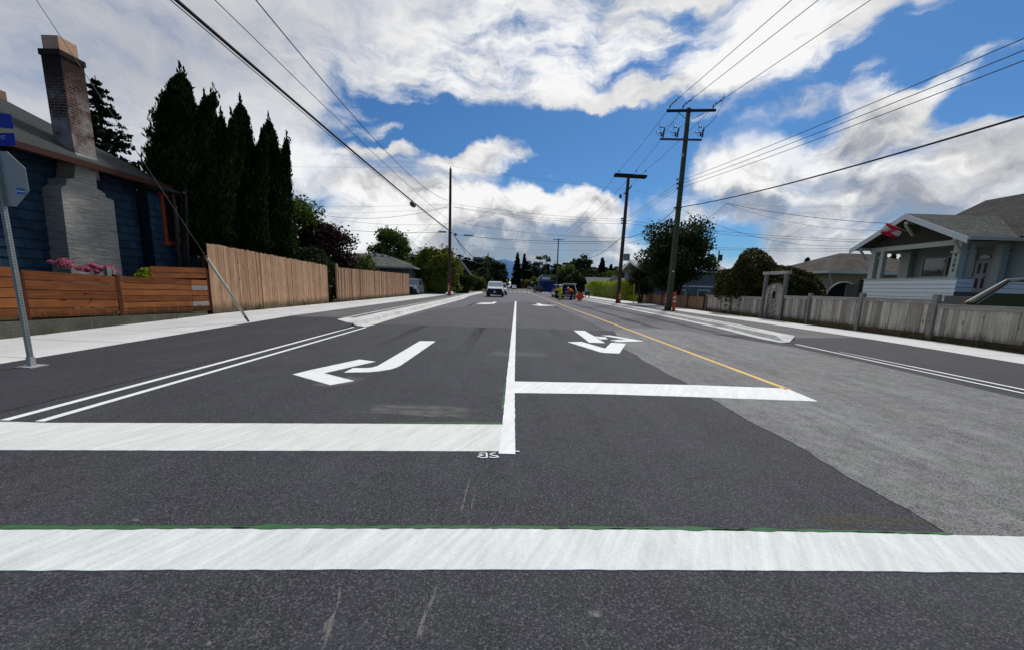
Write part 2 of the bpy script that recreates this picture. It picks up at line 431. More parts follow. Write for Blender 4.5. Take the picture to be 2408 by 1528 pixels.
C_KERB = concrete('concrete_kerb', (.62, .62, .59), 1.5, stain=.5)
C_OLD = concrete('concrete_old', (.085, .085, .062), 2.4, stain=1.3)
def paint(name, c, streak_axis=0, wear=.25, thin=1.0):
    m, t, b = new_mat(name, .7, .3)
    v = geov(t); sc = (1.6, 9, 1) if streak_axis == 0 else (9, 1.6, 1)
    s1 = t.noise(t.vm('MULTIPLY', v, (11, 2.2, 1)), 1.0, 6, .65, .8); s2 = t.noise(v, 60, 5, .65); s3 = t.noise(v, 3, 4, .6); s4 = t.noise(v, 240, 3, .65)
    sk = t.noise(t.vm('MULTIPLY', t.mapv(v, rot=(0, 0, rad(-62))), (1.2, 17, 1)), 1.0, 4, .6)
    f = t.add(t.mad(t.sub(s1, .5), .20 * thin, 1.0), t.add(t.mul(t.sub(s2, .5), .38), t.add(t.mul(t.sub(sk, .5), .42 * thin), t.add(t.mul(t.sub(s3, .5), .22), t.mul(t.sub(s4, .5), .3)))))
    cc = t.vm('SCALE', c, scale=f)
    chip = t.mul(t.smooth(t.noise(v, 95, 4, .7), .66, .74), t.smooth(t.noise(v, 1.7, 4, .6), .5, .66))
    cc = t.mix(t.mul(chip, wear * 2.4), cc, (.06, .06, .065))
    t.put(b.inputs['Base Color'], cc); bump(t, b, t.add(s2, s4), .3, .003); MATS[name] = m; return m
P_WHITE = paint('paint_white', (.82, .83, .82))
P_CROSS = paint('paint_crosswalk', (.68, .71, .695), wear=.35, thin=1.7)
P_STOP = paint('paint_stop', (.70, .71, .68), wear=.35, thin=1.3)
P_YEL = paint('paint_yellow', (.78, .50, .15))
P_GREEN = paint('paint_green', (.035, .13, .045), wear=.6, thin=2)

def dirt_mat():
    m, t, b = new_mat('dry_ground', .95, .1)
    v = geov(t); n1 = t.noise(v, .35, 5, .6); n2 = t.noise(v, 5, 5, .65); n3 = t.noise(v, 60, 3, .7)
    c = t.mix(t.smooth(n1, .4, .62), (.15, .12, .06), (.06, .075, .022))
    c = t.vm('SCALE', c, scale=t.add(t.mad(t.sub(n2, .5), .9, 1.0), t.mul(t.sub(n3, .5), .8)))
    t.put(b.inputs['Base Color'], c); bump(t, b, t.add(n2, n3), .8, .02); return m
M_DIRT = dirt_mat()

def sheet(name, pts, z, mat, zf=None):
    g = MB(); g.poly([(x, y, z if zf is None else zf(x, y)) for x, y in pts]); return struct(g.build(name, mat, fix=False))
# open ground: one sheet to the horizon (finer near the street)
g = MB(); g.poly([(-6000, -300, -.03), (6000, -300, -.03), (6000, 12000, -.03), (-6000, 12000, -.03)])
struct(g.build('ground', M_DIRT))

KL = [(-4.74, 12.55), (-4.80, 14.0), (-4.86, 17.0), (-4.92, 24.0), (-4.98, 34), (-5.0, 40.0), (-5.35, 46), (-5.55, 50), (-5.6, 60), (-5.6, 78)]    # left gutter line
KR = [(8.22, 11.55), (8.30, 13.0), (8.50, 16), (8.66, 20.0), (8.75, 26.0), (8.85, 34), (8.9, 40), (8.95, 52), (9.0, 66), (9.1, 84)]                  # right gutter line
# road: near apron of new asphalt, then the older lane surface, grazing sheen put into its grey
sheet('road', [(-60, -14), (60, -14), (60, 3.4), (8.9, 11.0), (8.9, 13.5), (-8.2, 13.5), (-8.2, 5), (-60, 3)], 0.0, A_NEW)
sheet('road_far', [(-5.9, 13.5), (9.4, 13.5), (9.4, 150), (22, 151), (22, 160), (9.4, 161), (9.4, 420), (-6, 420), (-6, 161), (-26, 160), (-26, 151), (-6, 150)], 0.0, A_FAR)
# tapering dark strip of new surface running on up the lanes
random.seed(5)
def wav(y, a=.05): return a * math.sin(y * 1.7) + a * .6 * math.sin(y * 4.1 + 1)
sheet('road_overlay', [(-5.0, 13.4)] + [(-4.6 + wav(y), y) for y in (16, 19, 22)] + [(-2, 29), (0, 36), (1.6, 38), (2.9, 30), (3.3, 24), (3.4 + wav(17), 17), (3.1, 13.4)], .0035, asphalt('asphalt_mid', (.068, .070, .074), .9))
# the old grey surface left in the right-hand lane
edge = [(2.78 + .02 * math.sin(y * 2.3) + .018 * math.sin(y * 5.1 + 2) + .03 * (y - 2.2) / 8 + .022 * mnoise.noise(Vector((y * 6, 1, 0))) + .015 * mnoise.noise(Vector((y * 19, 4, 0))), y) for y in np.arange(2.0, 10.4, .045)]
PATCH = [(x, y) for x, y in edge] + [(3.25, 11.6), (3.6, 13.4), (4.4, 14.6), (5.5, 15.0), (6.6, 14.2), (7.4, 12.3), (7.85, 10.6), (7.9, 8.2), (7.75, 6.2), (7.6, 3.6), (7.3, 1.9), (5.0, 1.75), (3.4, 1.9)]
sheet('road_patch', PATCH, .004, A_OLD)

# ---- kerbs: gutter pan, sloped face and top, ending in a nose at the near end
def kerb(name, line, side, hgt=.14, top=.96, gut=.34):
    g = MB(); prof = [(0, .006), (gut, .012), (gut + .05, hgt), (gut + top, hgt + .01), (gut + top, -.05)]
    rows = []
    for k, (x, y) in enumerate(line):
        f = 1.0 if k else 0.0
        row = []
        for q, (dxx, zz) in enumerate(prof):
            if k == 0: row.append((x + side * (0, .12, .16, .26, .26)[q], y, (.006, .010, .022, .022, -.05)[q]))
            else: row.append((x + side * dxx, y, zz))
        rows.append(row)
    g.grid(rows, smooth=False)
    return struct(g.build(name, C_KERB))
kerb('kerb_street', [(KL[0][0], KL[0][1]), (-4.72, 13.25), (-4.76, 13.9)] + KL[2:], -1)
kerb('kerb', [(8.20, 11.6), (8.12, 12.3), (8.16, 13.2)] + KR[2:], 1, top=.66)

# ---- raised cycle path and pavement, ramping down to the junction
def zl(y): return min(max((y - 6) / 8.0, 0), 1) * .135
YL = [-8, 2, 4, 5, 6, 8, 10, 12, 14, 16, 20, 26, 34, 44, 52, 60, 80]
def LX(y): return -8.05 if y < 30 else -8.05 - min((y - 30) / 20, 1) * .25
g = MB(); YP = [y for y in YL if y >= 12]
def KLx(y):
    return float(np.interp(y, [p[1] for p in KL], [p[0] for p in KL])) - .93
g.strip([(LX(y), y, zl(y) + .004) for y in YP if y >= 14], [(KLx(y), y, .150) for y in YP if y >= 14]); struct(g.build('cycle_path_dusty', A_PATHG))
g = MB(); YQ = [3.4, 5, 6, 8, 10, 12, 13, 14]
g.strip([(-8.1, y, zl(y) + .006) for y in YQ], [(float(np.interp(y, [3.4, 12, 12.8, 14], [-5.30, -5.10, -5.20, -5.72])), y, .005 + .135 * max(0, min(1, (y - 11.5) / 2.5))) for y in YQ]); struct(g.build('cycle_path_ramp', A_PATH))
g = MB(); YS = [2.0, 4, 6, 8, 10, 12, 14, 16, 20, 26, 34, 44, 52, 60, 80]
xo = lambda y: -10.55
g.strip([(xo(y), y, zl(y) + .035) for y in YS], [(LX(y), y, zl(y) + .012) for y in YS]); struct(g.build('pavement', C_NEW))
# strip of bare earth between pavement and fence lines
g = MB(); g.strip([(-40, y, .16) for y in (4, 14, 80)], [(-10.50, y, zl(y) + .028) for y in (4, 14, 80)]); struct(g.build('ground_verge', M_DIRT))

def RX(y): return float(np.interp(y, [4, 8.5, 12, 20, 30, 40, 80], [11.35, 11.5, 11.5, 11.4, 11.2, 11.0, 11.1]))
def KRx(y): return float(np.interp(y, [p[1] for p in KR], [p[0] for p in KR])) + .64
YR = [12.6, 14, 16, 20, 26, 34, 44, 56, 70, 84]
g = MB(); g.strip([(KRx(y) if y > 13 else 8.75, y, .148 if y > 13 else .03) for y in YR], [(RX(y), y, .12) for y in YR]); struct(g.build('cycle_path', A_PATHG))
YR2 = [2.6, 5, 8, 10, 11.5, 12.6]
g = MB(); g.strip([(float(np.interp(y, [2.6, 11.5, 12.6], [8.35, 8.42, 8.75])), y, .005 + .025 * max(0, (y - 11.5) / 1.1)) for y in YR2], [(RX(y), y, .008 + .112 * max(0, min(1, (y - 4) / 8.6))) for y in YR2]); struct(g.build('cycle_path_new', A_PATH))
YT = [2.0, 6, 8.5, 12, 16, 20, 26, 34, 44, 56, 70, 84]
zr = lambda y: .008 + .112 * max(0, min(1, (y - 4) / 8.6))
g = MB(); g.strip([(RX(y), y, zr(y) + .006) for y in YT], [(13.35, y, zr(y) + .012) for y in YT]); struct(g.build('pavement_street', C_NEW))
g = MB(); g.strip([(13.33, y, zr(y) + .004) for y in (2, 12, 84)], [(60, y, .05) for y in (2, 12, 84)]); struct(g.build('ground_yard', M_DIRT))

# ------------------------------------------------------------------ painted markings (sheets a few mm up)
def mark(name, pxs, z, mat, zoff=0):
    """flat marking whose outline was measured on the photograph's road plane"""
    P = [onz(px, py, 0) for px, py in pxs]; amp = (.010 if mat is P_GREEN else .0035) if mat is not None else .0
    if sum(P[i].x * P[(i + 1) % len(P)].y - P[(i + 1) % len(P)].x * P[i].y for i in range(len(P))) < 0: P.reverse()
    Q = []
    for i, a in enumerate(P):                     # slightly ragged edges, as sprayed
        b = P[(i + 1) % len(P)]; n = max(1, min(120, int((b - a).length / (.05 if a.y < 12 else .3)))); d = (b - a).normalized(); nr = Vector((d.y, -d.x, 0))
        for k in range(n):
            q = a.lerp(b, k / n); j = amp * (1.6 * mnoise.noise(Vector((q.x * 9, q.y * 9, 3))) + mnoise.noise(Vector((q.x * 31, q.y * 31, 7)))) if k else 0
            Q.append(q + nr * j)
    g = MB(); k = len(Q); g._add([(p.x, p.y, z) for p in Q] + [(p.x, p.y, -.001) for p in Q], [tuple(range(k))] + [(i, k + i, k + (i + 1) % k, (i + 1) % k) for i in range(k)])
    return struct(g.build(name, mat))
def linem(name, pts, wd, z, mat):
    g = MB(); A, B = [], []
    for i, (x, y) in enumerate(pts):
        d = Vector(pts[min(i + 1, len(pts) - 1)]) - Vector(pts[max(i - 1, 0)]); d.normalize(); nrm = Vector((-d.y, d.x)) * wd / 2
        A.append((x + nrm.x, y + nrm.y, z)); B.append((x - nrm.x, y - nrm.y, z))
    g.strip(B, A); o = g.build(name, mat); return struct(o)
Z1, Z2 = .0055, .0085
mark('crosswalk_line', [(-300, 1249), (0, 1246), (300, 1244), (700, 1243), (1200, 1243.5), (1600, 1246), (2000, 1252), (2407, 1262), (2700, 1270), (2700, 1356), (2407, 1347), (2000, 1343), (1600, 1340.5), (1200, 1339.5), (700, 1340), (300, 1341), (0, 1342), (-300, 1344)], Z1, P_CROSS)
mark('crosswalk_line', [(-300, 1240), (0, 1238.5), (300, 1238), (700, 1236.5), (1200, 1238), (1600, 1241), (2000, 1248), (2240, 1254), (2240, 1257.6), (2000, 1251.6), (1600, 1245.8), (1200, 1243.3), (700, 1242.8), (0, 1245.8), (-300, 1248.8)], Z2, P_GREEN)
mark('stop_line', [(-40, 991), (25, 992), (110, 994), (500, 995), (900, 996.5), (1181, 998), (1175, 1061), (900, 1060), (500, 1059.5), (0, 1058), (-60, 1058)], Z1, P_STOP)
mark('stop_line', [(1205, 896.5), (1400, 900), (1630, 905), (1849, 913), (1923, 943.5), (1630, 933), (1400, 926), (1205, 923.5)], Z1, P_WHITE)
mark('stop_line', [(1100, 993), (1182, 994), (1181, 998), (900, 996), (900, 994.5)], Z2, P_GREEN)
mark('lane_line', [(1182.5, 962), (1190, 890), (1186, 900), (1178, 963)], Z1, P_GREEN)
mark('lane_line', [(1210.5, 709), (1214, 709), (1209.5, 900), (1211, 1068), (1172, 1067), (1181, 1000), (1190, 900)], Z2, P_WHITE)
linem('edge_line', [(4.31, 5.8), (4.31, 12), (4.29, 20), (4.22, 30), (4.2, 45), (4.1, 60), (3.9, 75), (3.75, 92)], .10, Z1, P_YEL)
linem('edge_line', [(3.7, 98), (3.2, 120), (1.6, 150)], .14, Z1, P_YEL)
linem('edge_line', [(-4.62, 3.62), (-4.66, 8), (-4.70, 12.4)], .095, Z1, P_WHITE)
linem('edge_line', [(-4.97, 3.62), (-5.02, 8), (-5.10, 12.4)], .095, Z1, P_WHITE)
linem('edge_line', [(8.20, 4.2), (8.22, 6), (8.30, 8.5), (8.44, 11.3)], .095, Z1 + .004, P_WHITE)
linem('edge_line', [(8.52, 4.2), (8.54, 6), (8.62, 8.5), (8.72, 11.3)], .095, Z1 + .006, P_WHITE)
f2 = lambda pts, x0, y0, s: [((x0 + x * s) / 4030 * 2407, (y0 + y * s) / 2558 * 1528) for x, y in pts]
s_ = 700 / 2408
mark('turn_arrow', f2([(175, 768), (410, 710), (1080, 566), (1300, 594), (600, 752), (1015, 855), (690, 912)], 1100, 1250, s_), Z1, P_WHITE)
mark('turn_arrow', f2([(870, 742), (1000, 680), (1150, 682), (1250, 675), (1330, 652), (1900, 317), (2112, 320), (1650, 640), (1580, 674), (1500, 700), (1350, 724), (1200, 738)], 1100, 1250, s_), Z1, P_WHITE)
s_ = 900 / 2408
mark('turn_arrow', f2([(155, 135), (270, 138), (370, 195), (485, 267), (320, 262)], 2200, 1250, s_), Z1, P_WHITE)
mark('turn_arrow', f2([(372, 197), (490, 206), (512, 228), (440, 228)], 2200, 1250, s_), Z2, P_WHITE)
mark('turn_arrow', f2([(90, 256), (240, 254), (485, 325), (550, 262), (703, 275), (635, 377), (480, 370), (430, 362)], 2200, 1250, s_), Z1, P_WHITE)
mark('turn_arrow', f2([(445, 187), (535, 186), (900, 248), (630, 254), (535, 236), (715, 232)], 2200, 1250, s_), Z1, P_WHITE)
s_ = 800 / 2408
mark('turn_arrow', f2([(830, 1040), (905, 1030), (1010, 1030), (1035, 1019), (1068, 1022), (1035, 1042), (940, 1046), (835, 1043)], 1600, 850, s_), Z1, P_WHITE)
mark('turn_arrow', f2([(1480, 1055), (1560, 1055), (1535, 1042), (1570, 1038), (1620, 1055), (1790, 1062), (1640, 1068), (1560, 1066)], 1600, 850, s_), Z1, P_WHITE)
for i in range(13):                          # far crosswalk: a row of short bars
    x = -4.2 + i * 1.13
    sheet('crosswalk_bar', [(x, 94 + .4 * i * 0), (x + .62, 94), (x + .62, 97.6), (x, 97.6)], Z1, P_WHITE)
# crew's chalk letters, written upside down for someone walking the other way
def chalk(name, pxs, wd):
    P = [onz(*p) for p in f2(pxs, 1750, 1650, 400 / 2408)]
    g = MB(); g.tube([(p.x, p.y, Z1 - .002) for p in P], wd, 6); o = g.build(name, P_WHITE); o.scale = (1, 1, .25); o.location.z = .006; return struct(o)
chalk('chalk_mark', [(1205, 806), (1140, 806), (1075, 835), (1110, 855), (1260, 880), (1280, 896), (1200, 912), (1110, 914), (1065, 895)], .010)
chalk('chalk_mark', [(1000, 900), (985, 915), (860, 914), (775, 893), (800, 876), (960, 855), (870, 848), (800, 826), (840, 806), (985, 803), (1000, 900)], .010)
chalk('chalk_mark', [(1665, 765), (1770, 768)], .012)
# scuffs, chalky drag marks, rust and old tack coat: broken films lying on the road
def stain_mat(name, c, dens=.5, sc=(6, 6, 1), hard=.12, top=.8):
    m = bpy.data.materials.new(name); m.use_nodes = True; t = NT(m.node_tree); b = m.node_tree.nodes['Principled BSDF']
    v = geov(t); n = t.noise(t.vm('MULTIPLY', v, sc), 1.0, 6, .7); u = t.sep(t.n('ShaderNodeTexCoord').outputs['Generated'])
    ed = t.mul(t.smooth(t.m('ABSOLUTE', t.sub(u[0], .5)), .22, .5, 1, 0), t.smooth(t.m('ABSOLUTE', t.sub(u[1], .5)), .22, .5, 1, 0))
    a = t.mul(t.smooth(t.mul(n, t.mad(ed, .5, .5)), dens - hard, dens + hard, 0, top), ed)
    t.put(b.inputs['Base Color'], c); b.inputs['Roughness'].default_value = .9; b.inputs['Specular IOR Level'].default_value = .1; t.put(b.inputs['Alpha'], a); return m
S_CHALK = stain_mat('stain_chalk', (.30, .30, .27), .50, (38, 9, 1), .18, .7); S_GREY = stain_mat('stain_grey', (.20, .20, .19), .44, (5, 11, 1), .16, .6); S_RUST = stain_mat('stain_rust', (.16, .13, .08), .52, (9, 22, 1), .16, .4); S_DARK = stain_mat('stain_dark', (.012, .012, .014), .44, (4, 1.4, 1), .16, .55); S_DARK2 = stain_mat('stain_tyre', (.03, .03, .032), .46, (9, .5, 1), .22, .45)
def smear(pxs, mat):
    g = MB(); P = [onz(*p) for p in pxs]; g.poly([(p.x, p.y, .0032) for p in P]); o = g.build('road_stain', mat)
    if o.data.polygons[0].normal.z < 0: o.data.flip_normals()
    struct(o)
S_LINE = stain_mat('stain_line', (.25, .25, .23), .47, (55, 14, 1), .12, .6)
def drag(pxs, wds, mat=None):
    A, B = [], []; P = [onz(*p) for p in pxs]; P2, W2 = [], []
    for i in range(len(P) - 1):
        for k in range(8): f = k / 8; q = P[i].lerp(P[i + 1], f); P2.append(q + Vector((.012 * mnoise.noise(q * 9), 0, 0))); W2.append((wds[i] + (wds[i + 1] - wds[i]) * f) * (1 + .8 * mnoise.noise(q * 14)))
    for q, w_ in zip(P2, W2): A.append((q.x - w_ / 2, q.y, .0032)); B.append((q.x + w_ / 2, q.y, .0032))
    g = MB(); g.strip(A, B); o = g.build('road_stain', mat or S_LINE); struct(o)
    if o.data.polygons[0].normal.z < 0: o.data.flip_normals()
drag([(1108, 1100), (1098, 1150), (1085, 1190), (1075, 1238)], [.004, .016, .02, .007]); drag([(1030, 1346), (1022, 1400), (1000, 1440), (985, 1475), (970, 1560)], [.005, .016, .026, .034, .02]); drag([(835, 1165), (832, 1215)], [.006, .008])
drag([(804, 1346), (798, 1400), (788, 1430), (775, 1470), (750, 1570)], [.004, .009, .007, .026, .03]); drag([(1120, 1120), (1112, 1180), (1100, 1236)], [.004, .010, .006])
smear([(815, 945), (960, 945), (1175, 968), (1130, 992), (960, 975), (820, 968)], S_GREY); smear([(720, 898), (850, 880), (870, 895), (740, 915)], S_GREY); smear([(1110, 826), (1320, 828), (1320, 838), (1110, 838)], S_GREY)
smear([(1855, 1215), (2000, 1213), (2250, 1212), (2250, 1228), (1990, 1236), (1850, 1240)], S_RUST); smear([(1630, 925), (1760, 915), (1760, 928), (1630, 938)], S_RUST)
smear([(1380, 1432), (1420, 1432), (1420, 1455), (1380, 1455)], S_CHALK); smear([(310, 1218), (328, 1218), (328, 1226), (310, 1226)], S_CHALK); smear([(485, 1505), (497, 1505), (497, 1522), (485, 1522)], S_CHALK); smear([(1298, 1268), (1330, 1268), (1330, 1276), (1298, 1276)], S_CHALK)
for x0, y0, y1, wd in ((-3.3, 4.2, 40, .5), (-1.3, 4.2, 40, .5), (1.2, 6.2, 44, .5), (3.0, 6.2, 44, .5), (5.4, 5, 44, .55), (7.2, 5, 44, .55)):
    g = MB(); g.poly([(x0, y0, .0026), (x0 + wd, y0, .0026), (x0 + wd, y1, .0026), (x0, y1, .0026)]); struct(g.build('road_stain', S_DARK2 if wd < 1 else S_DARK))
smear([(2085, 1140), (2230, 1130), (2407, 1150), (2500, 1200), (2407, 1165), (2200, 1152)], S_GREY); smear([(1900, 870), (2150, 930), (2407, 980), (2407, 1020), (2100, 960)], S_GREY)
# ------------------------------------------------------------------ foliage
def leaf_mat(name, c1, c2, trans=.28, rough=.65, spec=.15):
    if name in MATS: return MATS[name]
    m = bpy.data.materials.new(name); m.use_nodes = True; t = NT(m.node_tree); b = m.node_tree.nodes['Principled BSDF']
    r = rndv(t); v = objv(t); n1 = t.noise(v, 1.1, 3, .6)
    c = t.mix(t.m('ADD', t.mul(r, .7), t.mul(t.sub(n1, .35), .9), clamp=True), c1, c2)
    t.put(b.inputs['Base Color'], c); b.inputs['Roughness'].default_value = rough; b.inputs['Specular IOR Level'].default_value = spec
    tr = t.n('ShaderNodeBsdfTranslucent'); t.put(tr.inputs[0], t.vm('MULTIPLY', c, (1.25, 1.35, .7)))
    mx = t.n('ShaderNodeMixShader'); mx.inputs[0].default_value = trans
    t.t.links.new(b.outputs[0], mx.inputs[1]); t.t.links.new(tr.outputs[0], mx.inputs[2])
    t.t.links.new(mx.outputs[0], m.node_tree.nodes['Material Output'].inputs[0])
    MATS[name] = m; return m
L_CEDAR = leaf_mat('leaf_cedar', (.006, .010, .004), (.028, .050, .013), .06, .9, .02)
L_SPRUCE = leaf_mat('leaf_spruce', (.007, .013, .008), (.018, .032, .014), .08, .9, .03)
L_PURPLE = leaf_mat('leaf_purple', (.014, .008, .009), (.045, .018, .018), .18)
L_GREEN = leaf_mat('leaf_green', (.030, .055, .012), (.12, .17, .034), .32)
L_DARK = leaf_mat('leaf_dark', (.010, .019, .006), (.045, .072, .018), .22)
L_YG = leaf_mat('leaf_bright', (.10, .14, .010), (.40, .44, .04), .42)
L_SHRUB = leaf_mat('leaf_shrub', (.055, .075, .012), (.20, .21, .035), .3)
L_LAUREL = leaf_mat('leaf_laurel', (.006, .010, .002), (.085, .088, .012), .15)
BARK = plain('bark', (.055, .045, .035), .95, .1, var=.5, scale=9, bmp=.6)
BARKG = plain('bark_grey', (.13, .115, .09), .95, .1, var=.5, scale=9, bmp=.6)

def leaf_geo(cen, size, rng, up=0.0, axis=None, long=1.5, wide=.55):
    """small bent leaf faces: returns verts (4n,3) and rnd (4n)"""
    n = len(cen); a = rng.normal(size=(n, 3))
    if axis is not None: a = a * .55 + np.asarray(axis)
    if up: a[:, 2] += up
    a /= np.linalg.norm(a, axis=1)[:, None] + 1e-9
    b = rng.normal(size=(n, 3)); b -= a * (a * b).sum(1)[:, None]; b /= np.linalg.norm(b, axis=1)[:, None] + 1e-9
    c = np.cross(a, b); s = np.asarray(size).reshape(-1, 1)
    P = np.empty((n, 4, 3))
    P[:, 0] = cen - a * s * long * .5; P[:, 2] = cen + a * s * long * .5
    P[:, 1] = cen + b * s * wide + c * s * .12; P[:, 3] = cen - b * s * wide + c * s * .12
    return P.reshape(-1, 3), np.repeat(rng.random(n), 4)
def leaf_obj(name, parts, mat, parent=None, core=None):
    V = np.concatenate([p[0] for p in parts]); R = np.concatenate([p[1] for p in parts]); n = len(V) // 4
    F = np.arange(4 * n).reshape(-1, 4)
    cv, cf = (np.array(core.v), core.f) if core is not None and core.v else (np.zeros((0, 3)), [])
    k = len(V); V = np.concatenate([V, cv]); R = np.concatenate([R, np.zeros(len(cv))])
    me = bpy.data.meshes.new(name)
    me.vertices.add(len(V)); me.vertices.foreach_set('co', V.ravel().astype(np.float32))
    loops = np.concatenate([F.ravel()] + [np.array(f) + k for f in cf]).astype(np.int32)
    tot = np.array([4] * n + [len(f) for f in cf], dtype=np.int32)
    me.loops.add(len(loops)); me.loops.foreach_set('vertex_index', loops)
    me.polygons.add(len(tot)); me.polygons.foreach_set('loop_start', np.concatenate([[0], np.cumsum(tot)[:-1]]).astype(np.int32)); me.polygons.foreach_set('loop_total', tot)
    a = me.attributes.new('rnd', 'FLOAT', 'POINT'); a.data.foreach_set('value', R.astype(np.float32))
    me.update(calc_edges=True); me.validate(); me.materials.append(mat)
    o = bpy.data.objects.new(name, me); col.objects.link(o)
    if parent is not None: o.parent = parent
    return o
def broadleaf(label, base, rx, ry, zlo, zhi, mat, seed, n=9000, leaf=.15, clumps=46, cr=.85, trunk_r=.16, stems=1, group=None, cat='tree', name='tree', bark=None, fill=.35, flat=1.0, limbs=9, top_pow=1.0):
    """trunk(s), limbs and a loose crown of leaf clumps; local origin at the foot"""
    rng = np.random.default_rng(seed); root = thing(name, label, cat, base, group)
    cz, rz = (zlo + zhi) / 2, (zhi - zlo) / 2
    d = rng.normal(size=(clumps, 3)); d /= np.linalg.norm(d, axis=1)[:, None]
    q = (fill + (1 - fill) * rng.random(clumps)) ** .6
    q *= .80 + .28 * rng.random(clumps)
    C = d * q[:, None] * np.array([rx, ry, rz]) * .86 + np.array([0, 0, cz])
    t = np.clip((C[:, 2] - zlo) / (zhi - zlo), 0, 1); C[:, :2] *= (1.0 - .45 * np.clip(t - .45, 0, 1) * top_pow)[:, None]
    cr_ = cr * (.65 + .7 * rng.random(clumps)); k = rng.integers(0, clumps, n)
    off = rng.normal(size=(n, 3)); off /= np.linalg.norm(off, axis=1)[:, None]; off *= (rng.random(n) ** .45)[:, None]
    cen = C[k] + off * cr_[k][:, None] * np.array([1.0, 1.0, .72 * flat])
    cen[:, 2] = np.maximum(cen[:, 2], .03)
    parts = [leaf_geo(cen, leaf * (.6 + .8 * rng.random(n)), rng)]
    m = n // 7; k2 = rng.integers(0, clumps, m); o2 = np.clip(rng.normal(size=(m, 3)) * .5, -.85, .85)
    p2 = C[k2] + o2 * cr_[k2][:, None]; p2[:, 2] = np.maximum(p2[:, 2], .03)
    parts.append(leaf_geo(p2, leaf * .8 * (.6 + .8 * rng.random(m)), rng))
    leaf_obj('crown', parts, mat, root)
    g = MB(); rnd = random.Random(seed)
    for st in range(stems):
        a = 2 * math.pi * st / max(stems, 1) + seed; sp = (.12 + .1 * stems) if stems > 1 else 0
        x0, y0 = math.cos(a) * sp * .6, math.sin(a) * sp * .6; x1, y1 = x0 + math.cos(a) * sp * 2.2, y0 + math.sin(a) * sp * 2.2
        hgt = zlo + (zhi - zlo) * .62
        pts = [(x0 + (x1 - x0) * f + .06 * math.sin(3 * f + st), y0 + (y1 - y0) * f + .05 * math.cos(4 * f), hgt * f) for f in (0, .15, .35, .6, .8, 1)]
        g.tube(pts, [trunk_r * x for x in (1.25, 1, .85, .6, .4, .15)], 8)
        for j in range(limbs):
            c = Vector(C[rnd.randrange(clumps)]); f = rnd.uniform(.3, .85); i = min(int(f * 5), 4)
            p = Vector(pts[i]).lerp(Vector(pts[i + 1]), f * 5 - i); mid = p.lerp(c, .5) + Vector((0, 0, .12 * (c - p).length))
            g.tube([p, mid, c], [trunk_r * .38, trunk_r * .24, trunk_r * .07], 5)
    g.build('trunk', bark or BARK, root)
    return root
def column_cedar(label, base, r, h, seed, tip2=None, n=7000, mat=None, lean=0.0, z0=.5, group='tall cedars behind the wooden fence'):
    rng = np.random.default_rng(seed); root = thing('cedar_tree', label, 'tree', base, group)
    tips = [(0, 0, h)] + (tip2 or []) + [(lean + r * .75 * math.cos(q), r * .75 * math.sin(q), h * (.80 + .13 * rng.random())) for q in rng.random(3) * 6.283]
    parts, core = [], MB()
    for ti, (ox, oy, hh) in enumerate(tips):
        rr = r * .88 if ti == 0 else r * .55; m = n if ti == 0 else n // 3
        t = rng.random(m) ** .92; a = rng.random(m) * 2 * math.pi
        prof = np.minimum(1, (t / .16) ** .55) * (1 - t) ** .52 * 1.12
        lump = 1 + .10 * np.sin(a * 3 + t * 9 + seed) + .10 * np.sin(a * 5 - t * 23 + 2) + .09 * np.sin(a * 2 + t * 41)
        strand = np.sin(a * 9 + 5 * np.sin(t * 14 + a * 2)) * .5 + .5; sp = np.where(rng.random(m) < .16, 1.0 + .38 * rng.random(m), .74 + .16 * rng.random(m) + .16 * strand)
        R = rr * prof * lump * sp
        cen = np.stack([np.cos(a) * R + ox * t + lean * t, np.sin(a) * R + oy * t, z0 + t * (hh - z0)], 1)
        out = np.stack([np.cos(a) * .45, np.sin(a) * .45, np.full(m, 1.5)], 1)
        parts.append(leaf_geo(cen, .032 + .055 * rng.random(m), rng, axis=out, long=2.6, wide=.42))
        k = 34                                    # feathery leader at the very tip
        tt = rng.random(k); cen = np.stack([rng.normal(size=k) * .10 * (1 - tt) + ox + lean, rng.normal(size=k) * .10 * (1 - tt) + oy, hh - .35 + tt * .75], 1)
        parts.append(leaf_geo(cen, .07 + .05 * rng.random(k), rng, axis=np.tile([0, 0, 2.0], (k, 1)), long=2.4, wide=.35))
        rows = [(max(.02, rr * .82 * min(1, (f / .16) ** .55) * (1 - f) ** .52 * 1.12), z0 + f * (hh - z0)) for f in np.linspace(0, .97, 15)]
        o = len(core.v); core.lathe((0, 0, 0), rows, 14, smooth=False)
        for i in range(o, len(core.v)):
            x, y, z = core.v[i]; f = (z - z0) / (hh - z0); core.v[i] = (x + (ox + lean) * f, y + oy * f, z)
    leaf_obj('crown', parts, mat or L_CEDAR, root, core)
    g = MB()
    for s in range(3): g.tube([(.12 * math.cos(s * 2.1), .12 * math.sin(s * 2.1), 0), (.16 * math.cos(s * 2.1) + lean * .2, .16 * math.sin(s * 2.1), z0 * .6), (.24 * math.cos(s * 2.1) + lean * .4, .24 * math.sin(s * 2.1), z0 + 1.0)], [.07, .055, .04], 7)
    g.build('trunk', BARK, root); return root
